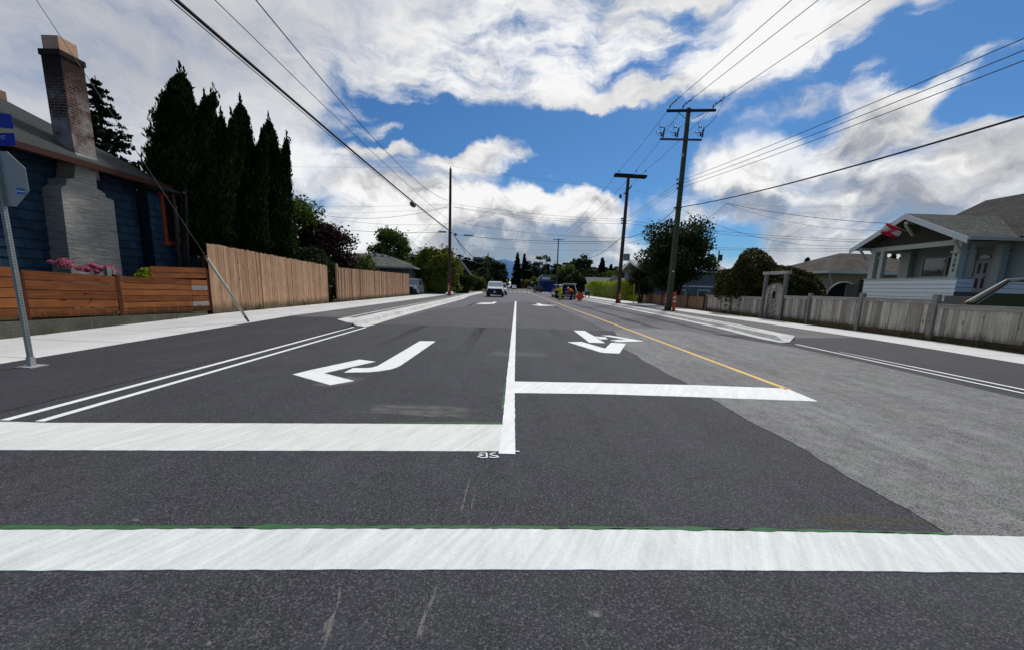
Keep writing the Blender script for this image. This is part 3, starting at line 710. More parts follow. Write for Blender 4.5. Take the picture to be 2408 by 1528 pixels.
def conifer_parts(h, r, seed, whorls=26, per=11, density=34, droop=.25, leaf=.16, bare=.06, gap=0.0):
    """whorled branches hung with needle sprays"""
    rng = np.random.default_rng(seed); g = MB(); cen, siz = [], []
    g.tube([(0, 0, 0), (.03, 0, h * .5), (0, .02, h)], [h * .016, h * .010, .02], 7)
    for i in range(whorls):
        f = bare + (1 - bare) * (i / whorls) ** .92; z = f * h
        L = r * (1 - f) ** .82 * (1.0 if f > .12 else .8) + .12
        for j in range(per):
            if rng.random() < gap: continue
            a = rng.random() * 6.283; l = L * (.62 + .5 * rng.random()); n = max(4, int(density * l / r))
            q = rng.random(n) ** .8; zz = z + l * (.10 * q - droop * q ** 2 * 1.6) + rng.normal(size=n) * .05 * l
            w = rng.normal(size=n) * .13 * l * (1 - .5 * q)
            cen.append(np.stack([math.cos(a) * l * q - math.sin(a) * w, math.sin(a) * l * q + math.cos(a) * w, zz], 1)); siz.append(leaf * (.6 + .8 * rng.random(n)))
            if i % 2 == 0: g.tube([(0, 0, z), (math.cos(a) * l * .8, math.sin(a) * l * .8, z + l * (.08 - droop))], [.03 * h / 12, .008], 4)
    C = np.concatenate(cen); C[:, 2] = np.clip(C[:, 2], .05, None)
    return leaf_geo(C, np.concatenate(siz), rng, long=1.7, wide=.5), g
def conifer(label, base, h, r, seed, mat=None, group=None, cat='tree', **k):
    root = thing('conifer_tree', label, cat, base, group); lg, g = conifer_parts(h, r, seed, **k)
    leaf_obj('crown', [lg], mat or L_SPRUCE, root); g.build('trunk', BARK, root); return root
def shrub(label, base, rx, ry, h, mat, seed, n=5000, leaf=.10, clumps=40, cr=.5, name='shrub', group=None, core=True, cat='shrub', spiky=0.0, boxy=0.0):
    """dense rounded or clipped bush with leaves down to the ground"""
    rng = np.random.default_rng(seed); root = thing(name, label, cat, base, group)
    d = rng.normal(size=(n, 3)); d[:, 2] = np.abs(d[:, 2]) * 1.1 - .25; 
    if boxy: d = np.sign(d) * np.abs(d) ** (1 - boxy)
    d /= (np.abs(d) ** (2 + 6 * boxy)).sum(1)[:, None] ** (1 / (2 + 6 * boxy))
    lump = np.zeros(n)
    for k in range(5):
        w = rng.normal(size=3) * (2.2 + k * 1.1); lump += np.sin(d @ w + rng.random() * 6) * .075
    q = (1 + lump) * np.where(rng.random(n) < .25, .72 + .2 * rng.random(n), .93 + .12 * rng.random(n))
    q += spiky * (rng.random(n) < .1) * rng.random(n) * (d[:, 2] > 0)
    cz = h * .42
    cen = d * q[:, None] * np.array([rx, ry, h * .58]) + np.array([0, 0, cz]); cen[:, 2] = np.maximum(cen[:, 2], .03)
    g = MB()
    if core:
        u, v_ = 12, 20
        for i in range(u + 1):
            row = []
        rows = []
        for i in range(u + 1):
            th = math.pi * i / u; row = []
            for j in range(v_ + 1):
                ph = 2 * math.pi * j / v_; dd = np.array([math.sin(th) * math.cos(ph), math.sin(th) * math.sin(ph), math.cos(th)])
                if boxy: dd = np.sign(dd) * np.abs(dd) ** (1 - boxy); dd = dd / ((np.abs(dd) ** (2 + 6 * boxy)).sum() ** (1 / (2 + 6 * boxy)))
                row.append((dd[0] * rx * .80, dd[1] * ry * .80, max(.0, dd[2] * h * .58 * .80 + cz)))
            rows.append(row)
        g.grid(rows, r=0.0, smooth=False)
    leaf_obj('foliage', [leaf_geo(cen, leaf * (.6 + .8 * rng.random(n)), rng)], mat, root, g)
    s = MB()
    for k in range(4): s.tube([(rx * .1 * math.cos(k * 1.6), ry * .1 * math.sin(k * 1.6), 0), (rx * .35 * math.cos(k * 1.6), ry * .35 * math.sin(k * 1.6), h * .6)], [.05, .02], 6)
    s.build('stem', BARK, root); return root
# ------------------------------------------------------------------ left-hand side: blue house, fences, trees
random.seed(11)
W_STAIN = wood('wood_stained', (.10, .032, .011), (.30, .105, .034), 1, dirt=(.03, .02, .012), dirt_h=.42, plankvar=.55)
W_CEDAR = wood('wood_cedar', (.33, .195, .118), (.52, .33, .205), 2, dirt=(.10, .08, .05), dirt_h=.20, plankvar=.5)
W_CEDARD = wood('wood_cedar_dark', (.05, .014, .008), (.10, .03, .015), 2, plankvar=.4)
W_GREY = wood('wood_grey', (.17, .16, .14), (.30, .28, .25), 1, plankvar=.5)
SHINGLE = wood('shingle_blue', (.012, .030, .058), (.024, .058, .10), 2, rough=.75, plankvar=.5, grain=.5)
TRIM = plain('trim_orange', (.27, .045, .018), .6, .3, var=.2)
M_BLACK = plain('flat_black', (.010, .010, .012), .9, .1)  # flat black; stands in for shade in wall gaps, rail gaps and load opening
GLASS = plain('window_glass', (.02, .025, .028), .06, .8, var=.02)

def shingles(g, x, y0, y1, z0, z1, ch=.21, face=1, wmin=.13, wmax=.26):
    z = z0
    while z < z1 - .02:
        y = y0; top = min(z + ch - .014, z1)
        while y < y1 - .01:
            wv_ = min(random.uniform(wmin, wmax), y1 - y)
            th = .030 + random.uniform(0, .010)
            a = (y + .002, y + wv_ - .003); o = Vector((face, 0, 0)); zb = z + random.uniform(-.006, .006)
            P = [(x, a[0], zb), (x, a[1], zb), (x, a[1], top), (x, a[0], top)]
            Q = [(x + face * th, a[0], zb), (x + face * th, a[1], zb), (x + face * .004, a[1], top), (x + face * .004, a[0], top)]
            r = random.random()
            if face > 0: g._add(P + Q, [(4, 5, 6, 7), (1, 0, 4, 5)[::-1], (0, 3, 7, 4)[::-1], (2, 1, 5, 6)[::-1], (3, 2, 6, 7)[::-1]], r)
            y += wv_
        z += ch
house = thing('house', 'dark blue shingled house with a tall brick chimney behind the stained plank fence', 'house', (-14.5, 9, 0))
off = Vector((14.5, -9, 0))
def hb(g, name, mat, parent=None, fix=False):
    """house geometry is written in world space; hang it on the house"""
    for i, v in enumerate(g.v): g.v[i] = (v[0] + off.x, v[1] + off.y, v[2])
    return g.build(name, mat, parent or house, fix)
WX, BX = -12.75, -12.35
g = MB(); g.span((WX - .25, 2, 0), (WX, 13.45, 4.5)); g.span((-22, 14.85, 0), (WX - .26, 15.1, 4.5)); hb(g, 'wall', M_BLACK)  # black backing shows between the shingle courses as painted gap shade
g = MB(); shingles(g, WX, 3.0, 13.57, .3, 4.45, .25); hb(g, 'wall', SHINGLE)
g = MB(); g.span((BX - .3, 13.57, .3), (BX, 15.4, 4.3)); w2 = hb(g, 'bay_wall', plain('bay_blue', (.010, .02, .035), .8, .1))
g = MB(); shingles(g, BX, 13.57, 14.02, .3, 4.2, .24); shingles(g, BX, 14.02, 15.4, .3, 2.62, .24); hb(g, 'bay_wall', SHINGLE)
# window in the bay
g = MB()
g.span((BX, 14.03, 2.66), (BX + .05, 14.16, 4.2)); g.span((BX, 15.25, 2.66), (BX + .05, 15.38, 4.2)); g.span((BX, 13.97, 2.52), (BX + .07, 15.4, 2.659)); g.span((BX, 13.97, 4.201), (BX + .052, 15.4, 4.29))
wf = hb(g, 'window', TRIM)
g = MB(); g.span((BX + .002, 14.16, 2.67), (BX + .012, 15.25, 4.2)); hb(g, 'pane', GLASS, wf)
g = MB(); g.span((BX + .012, 14.66, 2.67), (BX + .03, 14.71, 4.2)); hb(g, 'mullion', plain('frame_white', (.5, .5, .48), .5), wf)
# corner board by the near window
g = MB(); g.span((WX, 9.02, .3), (WX + .055, 9.14, 3.4)); g.span((WX, 7.2, 3.4), (WX + .055, 9.14, 3.52)); g.span((WX, 7.2, .3), (WX + .055, 7.32, 3.4)); wn_ = hb(g, 'window', TRIM)
g = MB(); g.span((WX + .026, 7.32, .9), (WX + .034, 9.02, 3.4)); hb(g, 'pane', GLASS, wn_)
# hipped roof
EX, EY, EZ, PT = -11.95, 14.12, 4.52, .686
def roofmat():
    m, t, b = new_mat('roof_asphalt', .9, .2)
    v = objv(t); r = rndv(t); n1 = t.noise(v, 1.0, 4, .6); n2 = t.noise(v, 40, 4, .7)
    c = t.vm('SCALE', (.040, .047, .048), scale=t.add(t.mad(t.sub(n1, .5), .9, 1.0), t.mul(t.sub(n2, .5), .9)))
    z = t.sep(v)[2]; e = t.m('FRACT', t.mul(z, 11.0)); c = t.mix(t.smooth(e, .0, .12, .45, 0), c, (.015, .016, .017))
    t.put(b.inputs['Base Color'], c); bump(t, b, n2, .5, .006); return m
ROOF_L = roofmat()
g = MB(); D = 5.2
A, B = (EX, EY, EZ), (EX - D, EY - D, EZ + D * PT); C_, D_ = (EX - D, 0, EZ + D * PT), (EX, 0, EZ)
A2 = (EX - 2 * D, EY, EZ)
g.poly([D_, A, B, C_]); g.poly([A, A2, B]); g.poly([(EX - 2 * D, 0, EZ), C_, B, A2])
for P in ([(EX, 0, EZ - .03), (EX, EY, EZ - .03), (EX - 2 * D, EY, EZ - .03), (EX - 2 * D, 0, EZ - .03)],): g.poly(P)
g.slab([(-11.85, 13.5, 4.32), (-11.85, 15.6, 4.30), (-13.0, 15.6, 4.34), (-13.0, 13.5, 4.36)], (0, 0, .08)); hb(g, 'roof', ROOF_L)
g = MB(); g.span((EX - .04, 0, EZ - .16), (EX + .03, EY + .03, EZ - .004)); g.span((EX - 2 * D, EY - .04, EZ - .16), (EX - .045, EY + .028, EZ - .004)); hb(g, 'fascia', plain('fascia_brown', (.055, .018, .012), .7, .2))
# chimney: rendered wide base with stepped shoulders, brick stack through the eave, clay flue
def brick_mat():
    m, t, b = new_mat('brick_old', .92, .15)
    v = objv(t); s = t.sep(v)
    u = t.add(s[0], s[1]); bt = t.n('ShaderNodeTexBrick'); t.put(bt.inputs['Vector'], t.xyz(u, s[2], 0.0))
    for k, x in (('Scale', 1.0), ('Brick Width', .215), ('Row Height', .072), ('Mortar Size', .010), ('Mortar Smooth', .3), ('Bias', -.1)): bt.inputs[k].default_value = x
    bt.inputs['Color1'].default_value = (.060, .022, .018, 1); bt.inputs['Color2'].default_value = (.11, .05, .036, 1); bt.inputs['Mortar'].default_value = (.20, .17, .15, 1)
    n1 = t.noise(v, 2.6, 5, .65); n2 = t.noise(v, 25, 4, .65)
    c = t.mix(t.smooth(t.add(n1, t.mul(t.sub(s[2], 6.0), -.10)), .42, .72, 0, .85), bt.outputs[0], (.36, .33, .31))
    c = t.mix(t.smooth(t.add(s[2], t.mul(t.sub(n1, .5), 1.6)), 6.1, 7.0, 0, .9), c, (.022, .014, .013))
    c = t.vm('SCALE', c, scale=t.mad(t.sub(n2, .5), .9, 1.0)); t.put(b.inputs['Base Color'], c)
    bump(t, b, t.add(t.mul(bt.outputs[1], -1.0), t.mul(n2, .6)), .8, .012); return m
def render_mat():
    m, t, b = new_mat('render_rough', .95, .1)
    v = objv(t); s = t.sep(v); u = t.add(s[0], s[1])
    n1 = t.noise(t.xyz(t.mul(u, 2.6), t.mul(s[2], 19), 0), 1.0, 6, .68, 1.0); n2 = t.noise(v, 2.0, 4, .6); n3 = t.noise(v, 45, 4, .7)
    f = t.add(t.mad(t.sub(n1, .5), 1.9, 1.0), t.add(t.mul(t.sub(n2, .5), .8), t.mul(t.sub(n3, .5), .5)))
    t.put(b.inputs['Base Color'], t.vm('SCALE', (.40, .39, .355), scale=f)); bump(t, b, t.add(n1, t.mul(n3, .4)), 1.0, .07); return m
def brick_light():
    m, t, b = new_mat('clay', .85, .2)
    v = objv(t); n = t.noise(v, 4, 5, .6); t.put(b.inputs['Base Color'], t.mix(n, (.52, .27, .16), (.62, .42, .30))); return m
CLAY = brick_light()
CX = -12.22
f1 = lambda x, y: atx((0 + x / 2.037) * .5973, (700 + y / 2.037) * .5973, CX)
prof = [f1(*p) for p in ((560, 760), (975, 760), (970, 690), (940, 440), (912, 185), (850, 160), (843, 130), (780, 92), (768, 0), (765, -40))]
prof += [atx(178, 385, CX), atx(175, 420, CX), atx(157, 422, CX), atx(155, 436, CX), atx(143, 443, CX)]
prof = [Vector((CX, p.y, p.z)) for p in prof]; prof[0].z = prof[1].z = .3
g = MB(); g.slab(prof, (-.56, 0, 0)); ch = hb(g, 'chimney', render_mat(), fix=True)
sy0, sy1 = 11.40, 11.98
g = MB(); g.slab([(CX - .02, sy0, 4.15), (CX - .02, sy1, 4.15), (CX - .02, sy1, 7.16), (CX - .02, sy0, 7.16)], (-.52, 0, 0)); g.span((CX - .57, sy0 - .03, 7.16), (CX + .01, sy1 + .03, 7.30)); hb(g, 'chimney_stack', brick_mat(), ch, True)
g = MB()
for a, b_ in (((CX - .50, sy0 + .04), (CX - .06, sy0 + .08)), ((CX - .50, sy1 - .12), (CX - .06, sy1 - .08)), ((CX - .50, sy0 + .082), (CX - .46, sy1 - .122)), ((CX - .10, sy0 + .082), (CX - .06, sy1 - .122))): g.span((a[0], a[1], 7.30), (b_[0], b_[1], 7.66))
hb(g, 'flue', CLAY, ch)
g = MB(); g.bar((CX - .56, sy0 - .04, 4.92), (CX + .06, sy0 - .04, 4.58), .05, .03); g.bar((CX + .04, sy0 - .04, 4.62), (CX + .04, sy1 + .06, 4.60), .05, .12); g.bar((CX - .01, sy0, 4.66), (CX - .01, sy1, 4.64), .02, .16); hb(g, 'flashing', plain('flashing', (.5, .5, .5), .5, .5, var=.4), ch)
# second chimney with a clay pot further back on the roof
p = atx(14, 215, -15.0)
g = MB(); g.span((-15.5, p.y - .75, 5.5), (-14.95, p.y - .05, p.z - .05)); c2 = hb(g, 'chimney', plain('brick_pale', (.30, .19, .13), .9, .1, var=.4))
g = MB(); g.lathe((-15.2, p.y - .4, 0), [(.22, p.z - .05), (.22, p.z + .18), (.25, p.z + .2), (.25, p.z + .28), (.17, p.z + .3), (.17, p.z - .02)], 14); hb(g, 'flue', CLAY, c2)

# ---- concrete retaining kerb
g = MB(); A, B = [], []
ysw = ys = [3.5, 6, 8, 10, 12, 13.3]; ztw = zt = [.52, .45, .40, .36, .29, .235]
for y, z in zip(ys, zt): A.append((-10.50, y, z)); B.append((-10.78, y, z))
g.strip(B, A); g.strip(A, [(-10.49, y, -.05) for y in ys]); g.poly([(-10.5, 13.3, .235), (-10.49, 13.3, -.05), (-10.78, 13.3, -.05), (-10.78, 13.3, .235)])
o = g.build('retaining_wall', C_OLD, fix=False); tag(relocate(o, (-10.6, 8, 0)), 'low mossy concrete retaining wall along the pavement under the plank fence', 'wall')
g = MB(); g.strip([(-13, y, z + .10) for y, z in zip(ys, zt)], [(-10.76, y, z - .005) for y, z in zip(ys, zt)]); struct(g.build('ground_bed', M_DIRT))
# ---- stained plank fence
pf = thing('plank_fence', 'low fence of red-brown stained horizontal planks on the mossy concrete wall', 'fence', (-10.64, 8, 0))
def loc(g, c):
    for i, v in enumerate(g.v): g.v[i] = (v[0] - c[0], v[1] - c[1], v[2] - c[2])
    return g
pc = (-10.64, 8, 0)
def planks(y0, y1, zb0, zb1, n, hgt, gap=.016, x=-10.62):
    g = MB()
    for i in range(n):
        a0, a1 = zb0 + i * (hgt + gap), zb1 + i * (hgt + gap); jx = random.uniform(-.006, .006); dz = random.uniform(-.004, .004)
        g.slab([(x + jx, y0, a0 + dz), (x + jx, y1, a1 + dz), (x + jx, y1, a1 + hgt + dz), (x + jx, y0, a0 + hgt)], (-.035, 0, 0))
    return g
loc(planks(4.0, 8.42, .58, .46, 5, .20), pc).build('planks', W_STAIN, pf)
loc(planks(8.46, 10.44, .455, .365, 5, .192), pc).build('planks', W_STAIN, pf)
loc(planks(10.56, 12.88, .36, .30, 6, .160), pc).build('planks', W_STAIN, pf)
g = planks(11.50, 13.58, 1.36, 1.405, 2, .165); loc(g, pc).build('planks', W_STAIN, pf)
g = MB(); gg = []
for i in range(6):
    b0 = .30 + i * .176; m = g
    if i in (1, 4): m = MB(); gg.append(m)
    m.slab([(-10.617, 12.89, b0), (-10.617, 13.6, b0 - .01), (-10.617, 13.6, b0 + .15), (-10.617, 12.89, b0 + .16)], (-.035, 0, 0))
loc(g, pc).build('planks', W_STAIN, pf)
for m in gg: tag(loc(m, pc).build('planks', W_GREY, pf), 'weathered grey end board')
for y, zt_ in ((8.44, 1.42), (10.50, 1.44), (13.62, 1.72)):
    g = MB(); g.span((-10.71, y - .05, .3), (-10.612, y + .05, zt_)); loc(g, pc).build('post', W_CEDARD, pf)
g = MB(); g.span((-11.02, 10.55, .3), (-10.92, 10.67, 1.62)); g.span((-11.02, 10.72, .3), (-10.94, 10.80, 1.58)); o = g.build('post', W_GREY); o.name = 'garden_post'
tag(relocate(o, (-10.97, 10.66, .3)), 'short grey timber post pair between the flowers and the blue house', 'post')
# ---- tall cedar fence, gate, second run
def board_fence(g, y0, y1, zt0, zt1, zb0, zb1, x, bw=.142, wob=.012):
    y = y0
    while y < y1 - .03:
        wv_ = min(bw * random.uniform(.75, 1.12), y1 - y); f = (y - y0) / (y1 - y0); f2_ = (y + wv_ - y0) / (y1 - y0)
        j = random.uniform(-wob, wob); t0 = zt0 + (zt1 - zt0) * f + random.uniform(-.018, .018); b0 = zb0 + (zb1 - zb0) * f
        g.slab([(x + j, y + .003, b0), (x + j, y + wv_ - .004, b0 + (zb1 - zb0) * (f2_ - f)), (x + j, y + wv_ - .004, t0 + (zt1 - zt0) * (f2_ - f)), (x + j, y + .003, t0)], (-.02, 0, 0))
        y += wv_
cf = thing('board_fence', 'tall new cedar board fence running from the stained planks to the dark gate', 'fence', (-10.6, 18, 0.2)); pc2 = (-10.6, 18, .2)
g = MB(); board_fence(g, 13.66, 22.36, 2.60, 2.29, .19, .16, -10.58); loc(g, pc2).build('boards', W_CEDAR, cf)
g = MB(); g.bar((-10.66, 13.7, .55), (-10.66, 22.3, .5), .09, .04); g.bar((-10.66, 13.7, 2.2), (-10.66, 22.3, 1.95), .09, .04); loc(g, pc2).build('rail', W_CEDARD, cf)
for y in (13.72, 16.1, 18.4, 20.7, 22.3):
    g = MB(); g.span((-10.78, y - .05, .1), (-10.69, y + .05, 2.3)); loc(g, pc2).build('post', W_CEDARD, cf)
cf2 = thing('board_fence', 'tall weathered cedar board fence from the dark gate to the driveway with the parked car', 'fence', (-10.6, 32, 0.1)); pc3 = (-10.6, 32, .1)
W_CEDAR2 = wood('wood_cedar_worn', (.26, .15, .092), (.46, .29, .185), 2, dirt=(.05, .045, .03), dirt_h=.25, plankvar=.75)
g = MB(); board_fence(g, 23.78, 40.0, 2.24, 2.34, .14, .10, -10.58, .15, .018); loc(g, pc3).build('boards', W_CEDAR2, cf2)
g = MB(); g.bar((-10.66, 23.8, .5), (-10.66, 40, .5), .09, .04); g.bar((-10.66, 23.8, 1.95), (-10.66, 40, 2.0), .09, .04); loc(g, pc3).build('rail', W_CEDARD, cf2)
for y in (26.5, 29.3, 32.1, 34.9, 37.7, 39.95):
    g = MB(); g.span((-10.78, y - .05, .0), (-10.69, y + .05, 2.2)); loc(g, pc3).build('post', W_CEDARD, cf2)
gt = thing('fence_gate', 'dark red-brown boarded gate set back between the two cedar fences', 'gate', (-11.1, 23.1, .1)); pc4 = (-11.1, 23.1, .1)
g = MB(); board_fence(g, 22.44, 23.70, 2.2, 2.2, .16, .14, -11.05); loc(g, pc4).build('boards', W_CEDARD, gt)
g = MB(); g.span((-10.70, 23.62, .1), (-10.60, 23.76, 2.46)); loc(g, pc4).build('post', W_CEDAR2, gt)
g = MB(); g.tube([(-10.55, 22.40, 1.12), (-10.46, 22.46, 1.12), (-10.46, 22.62, 1.10)], .018, 6); g.ball((-10.52, 22.40, 1.16), .04); loc(g, pc4).build('latch', plain('iron', (.05, .05, .05), .5, .5), gt)

# ---- flowers by the house
def bloom(g_parts, c, r, rng, n=150):
    d = rng.normal(size=(n, 3)); d /= np.linalg.norm(d, axis=1)[:, None]
    g_parts.append(leaf_geo(np.array(c) + d * r * (.85 + .2 * rng.random((n, 1))) * np.array([1, 1, .8]), r * .24 * (.7 + .6 * rng.random(n)), rng, long=1.1, wide=.55))
PINK = leaf_mat('petal_pink', (.42, .07, .16), (.80, .32, .46), .2)
def hydrangea(label, base, heads, seed, fol):
    rng = np.random.default_rng(seed); root = thing('hydrangea', label, 'flowers', base, 'pink hydrangeas by the chimney')
    n = 420; d = rng.normal(size=(n, 3)) * np.array([.16, fol, .12]) + np.array([0, 0, .32])
    leaf_obj('leaves', [leaf_geo(d, .07 + .04 * rng.random(n), rng)], L_DARK, root)
    for (y, z, r) in heads:
        P = []; bloom(P, (rng.normal() * .04, y, z), r, rng); core = MB(); core.ball((0, y, z), r * .72, None, r * .6, 6); leaf_obj('bloom', P, PINK, root, core)
def at_local(px, py, x): p = atx(px, py, x); return p
hx = -11.15
for lab, heads, seed in (('large single pink hydrangea head in front of the rendered chimney', [(150, 620, .165)], 3), ('small pink hydrangea head nearest the street sign post', [(119, 616, .06)], 4),
                         ('low cluster of pink hydrangea heads beside the grey post pair', [(188, 632, .09), (205, 634, .10), (219, 626, .115), (236, 633, .10), (250, 630, .115), (262, 636, .10), (228, 640, .09)], 5)):
    P = [atx(x, y, hx) for x, y, r in heads]; my = sum(p.y for p in P) / len(P)
    hydrangea(lab, (hx, my, .55), [(p.y - my, p.z - .55, h[2]) for p, h in zip(P, heads)], seed, .12 + .3 * (len(P) > 1))
p = atx(337, 640, -11.0)
shrub('small bright green leafy plant poking above the stained planks', (-11.0, p.y, .6), .2, .32, 1.0, L_YG, 21, 420, .075, core=False, name='plant', cat='plant')

# ---- trees behind the fences
def foot(px, Y, z=.15):
    p = aty(px, 700, Y); return Vector((p.x, Y, z))
def ztop(px, py, Y): return aty(px, py, Y).z
for k, (lab, px, Y, r, tpx, tpy, tips, z0) in enumerate([
    ('twin-topped dark cedar closest to the blue house', 436, 14.4, .74, 425, 180, [(-.62, .1, -.10), (-.98, .3, -.95), (-.35, -.2, -.8)], 4.3),
    ('broad dark cedar with a rounded shoulder, second from the blue house', 487, 15.2, .66, 482, 243, [(.40, .35, -.75)], 2.1),
    ('narrow dark cedar standing behind the broad one', 530, 16.4, .42, 520, 277, [], 2.0),
    ('pointed dark cedar between the broad one and the last one', 588, 17.3, .72, 565, 248, [(.42, .2, -1.2)], 1.9),
    ('last dark cedar of the row, next to the loose green tree', 655, 19.3, .74, 632, 288, [(-.38, 0, -1.7), (.42, .3, -1.8)], 1.8),
]):
    b = foot(px, Y); h = ztop(tpx, tpy, Y) - b.z; tx = aty(tpx, tpy, Y).x - b.x
    column_cedar(lab, b, r * 1.08, h, 40 + k, [(tx + a, c, h + d) for a, c, d in tips], lean=tx, n=26000, z0=z0)
b = Vector((aty(222, 178, 24).x, 24, .2)); h = ztop(226, 178, 24) - .2
conifer('ragged dark spruce rising behind the brick chimney', b, h, 3.6, 71, whorls=26, per=9, density=95, droop=.12, leaf=.17, gap=.2, bare=.2)
broadleaf('loose green tree between the last cedar and the purple-leaved tree', foot(700, 26), 1.9, 1.9, 1.4, ztop(705, 443, 26) - .1, L_GREEN, 81, 5200, .15, 34, .75)
broadleaf('purple-leaved plum tree behind the weathered cedar fence', foot(775, 27), 2.1, 2.0, 1.0, ztop(790, 515, 27) - .1, L_PURPLE, 82, 8500, .14, 44, .8)
shrub('dark dense bush filling the gap behind the cedar fence under the plum tree', foot(725, 24.4), 2.2, 1.4, 3.0, L_DARK, 83, 4200, .14)
shrub('dark rounded bush at the end of the plum tree beside the grey roof', foot(806, 29.5), 1.35, 1.5, 3.2, L_DARK, 84, 3200, .14)
shrub('dark undergrowth below the row of cedars behind the fence', foot(560, 22.8), 3.2, .9, 2.9, L_DARK, 85, 4200, .14)
# ------------------------------------------------------------------ poles, wires, street signs
random.seed(23)
K = 2407 / 4030.0
W_POLE = wood('wood_pole', (.040, .032, .026), (.10, .085, .068), 2, plankvar=.3, grain=1.2)
W_POLEG = wood('wood_pole_green', (.050, .060, .036), (.115, .125, .080), 2, plankvar=.3, grain=1.2)
W_POLER = wood('wood_pole_red', (.055, .030, .026), (.13, .080, .068), 2, plankvar=.3, grain=1.2)
W_ARM = wood('wood_arm', (.022, .020, .018), (.05, .045, .038), 0, plankvar=.3)
IRON = plain('iron', (.05, .05, .05), .5, .5)
GALV = plain('galvanised', (.33, .35, .36), .45, .5, .6, var=.25)
PORC = plain('insulator', (.03, .02, .02), .3, .6)
WIRE = plain('wire', (.012, .012, .014), .6, .3, var=.02)
WIREG = plain('wire_grey', (.10, .10, .11), .6, .3, var=.02)
ORANGE = plain('orange_plastic', (.75, .075, .02), .5, .4, var=.15)
WHITEB = plain('white_band', (.75, .75, .72), .5, .4, var=.1)

# ---- street sign on a perforated square post (seen from behind)
def perf_mat():
    m, t, b = new_mat('perforated_steel', .5, .5, .55)
    v = objv(t); s = t.sep(v); zf = t.sub(t.m('FRACT', t.m('DIVIDE', s[2], .0254 * 1.5)), .5); zf = t.mul(zf, .0254 * 1.5)
    def hole(u): return t.smooth(t.m('SQRT', t.add(t.mul(u, u), t.mul(zf, zf))), .0075, .0095, 1, 0)
    h = t.m('MAXIMUM', hole(s[0]), hole(s[1])); n = t.noise(v, 14, 5, .65)
    t.put(b.inputs['Base Color'], t.mix(h, t.vm('SCALE', (.30, .33, .33), scale=t.mad(t.sub(n, .5), .7, 1)), (.015, .015, .017)))
    t.put(b.inputs['Metallic'], t.mul(t.sub(1.0, h), .5)); bump(t, b, t.mul(h, -1.0), .6, .004); return m
sc_ = (-7.42, 5.84, 0)
ss = thing('stop_sign', 'octagonal sign seen from its grey back on a perforated post with blue street blades', 'sign', sc_)
g = MB()
for sx, sy in ((-1, 0), (1, 0), (0, -1), (0, 1)):
    g.span((sx * .0225 - (.0025 if sx else .025), sy * .0225 - (.0025 if sy else .0199), .01), (sx * .0225 + (.0025 if sx else .025), sy * .0225 + (.0025 if sy else .0199), 3.9))
g.build('post', perf_mat(), ss)
g = MB(); g.span((-.12, -.12, 0.004), (.12, .12, .02)); g.span((-.034, -.034, .02), (.034, .034, .16)); g.build('base_plate', plain('base_steel', (.42, .42, .40), .6, .4, .2, var=.3), ss)
R8 = .375 / math.cos(math.pi / 8)
g = MB(); g.slab([(R8 * math.cos(math.pi / 8 + k * math.pi / 4), .030, 2.755 + R8 * math.sin(math.pi / 8 + k * math.pi / 4)) for k in range(8)], (0, .004, 0)); pl = g.build('sign_plate', plain('sign_back', (.40, .40, .385), .55, .4, .25, var=.1), ss)
g = MB(); g.slab([(R8 * .99 * math.cos(math.pi / 8 + k * math.pi / 4), .0345, 2.755 + R8 * .99 * math.sin(math.pi / 8 + k * math.pi / 4)) for k in range(8)], (0, .002, 0)); g.build('sign_face', plain('sign_red', (.5, .02, .02), .4, .4), pl)
BLUE = plain('sign_blue', (.008, .022, .30), .4, .4, var=.06)
g = MB(); g.slab([(.20, .028, 2.555), (.318, .028, 2.545), (.318, .028, 2.63), (.20, .028, 2.64)], (0, -.001, 0)); st = g.build('sticker', plain('sticker_blue', (.03, .16, .42), .4, .4, var=.05), pl)
g = MB(); g.slab([(.20, .0268, 2.588), (.318, .0268, 2.578), (.318, .0268, 2.592), (.20, .0268, 2.602)], (0, -.001, 0)); g.build('sticker_band', WHITEB, st)
g = MB(); g.box((.0, .0, 3.275), (.74, .006, .165), Matrix.Rotation(rad(-4), 3, 'Z')); b1 = g.build('street_blade', BLUE, ss)
g = MB(); g.box((0, 0, 3.535), (.56, .006, .19), Matrix.Rotation(rad(12), 3, 'Z')); b2 = g.build('street_blade', BLUE, ss)
LT = plain('letter_pale', (.42, .50, .75), .5, .4, var=.03)
mw = Matrix.Translation((.195, -.018, 3.295)) @ Matrix.Rotation(rad(-4), 4, 'Z') @ Matrix.Rotation(rad(90), 4, 'X'); letters('ST', .075, LT, 'lettering', b1, mw, .001)
for za, zb in ((3.36, 3.44), (3.63, 3.70)): g = MB(); g.span((-.03, -.03, za), (.03, .03, zb)); g.build('bracket', GALV, ss)

# ---- guy wire anchored in the cycle path, with a pale plastic guard
ga, gb = Vector((-8.16, 12.02, 0)), aty(85, 0, 8.6)
gd = (gb - ga).normalized(); gg_ = aty(483, 625, 0.0001 + 12.02)
gy = thing('guy_wire', 'taut guy wire with a pale tubular guard slanting up before the cedar fence', 'guy wire', ga)
tl = (aty(484, 628, 11.5) - ga).length
g = MB(); g.tube([(0, 0, 0), gd * 14.5], .006, 6); g.build('cable', plain('wire_light', (.16, .15, .15), .5, .4, var=.02), gy)
best = min((((CAM + (ga + gd * s - CAM)) - ga).length, s) for s in (1,))[1]
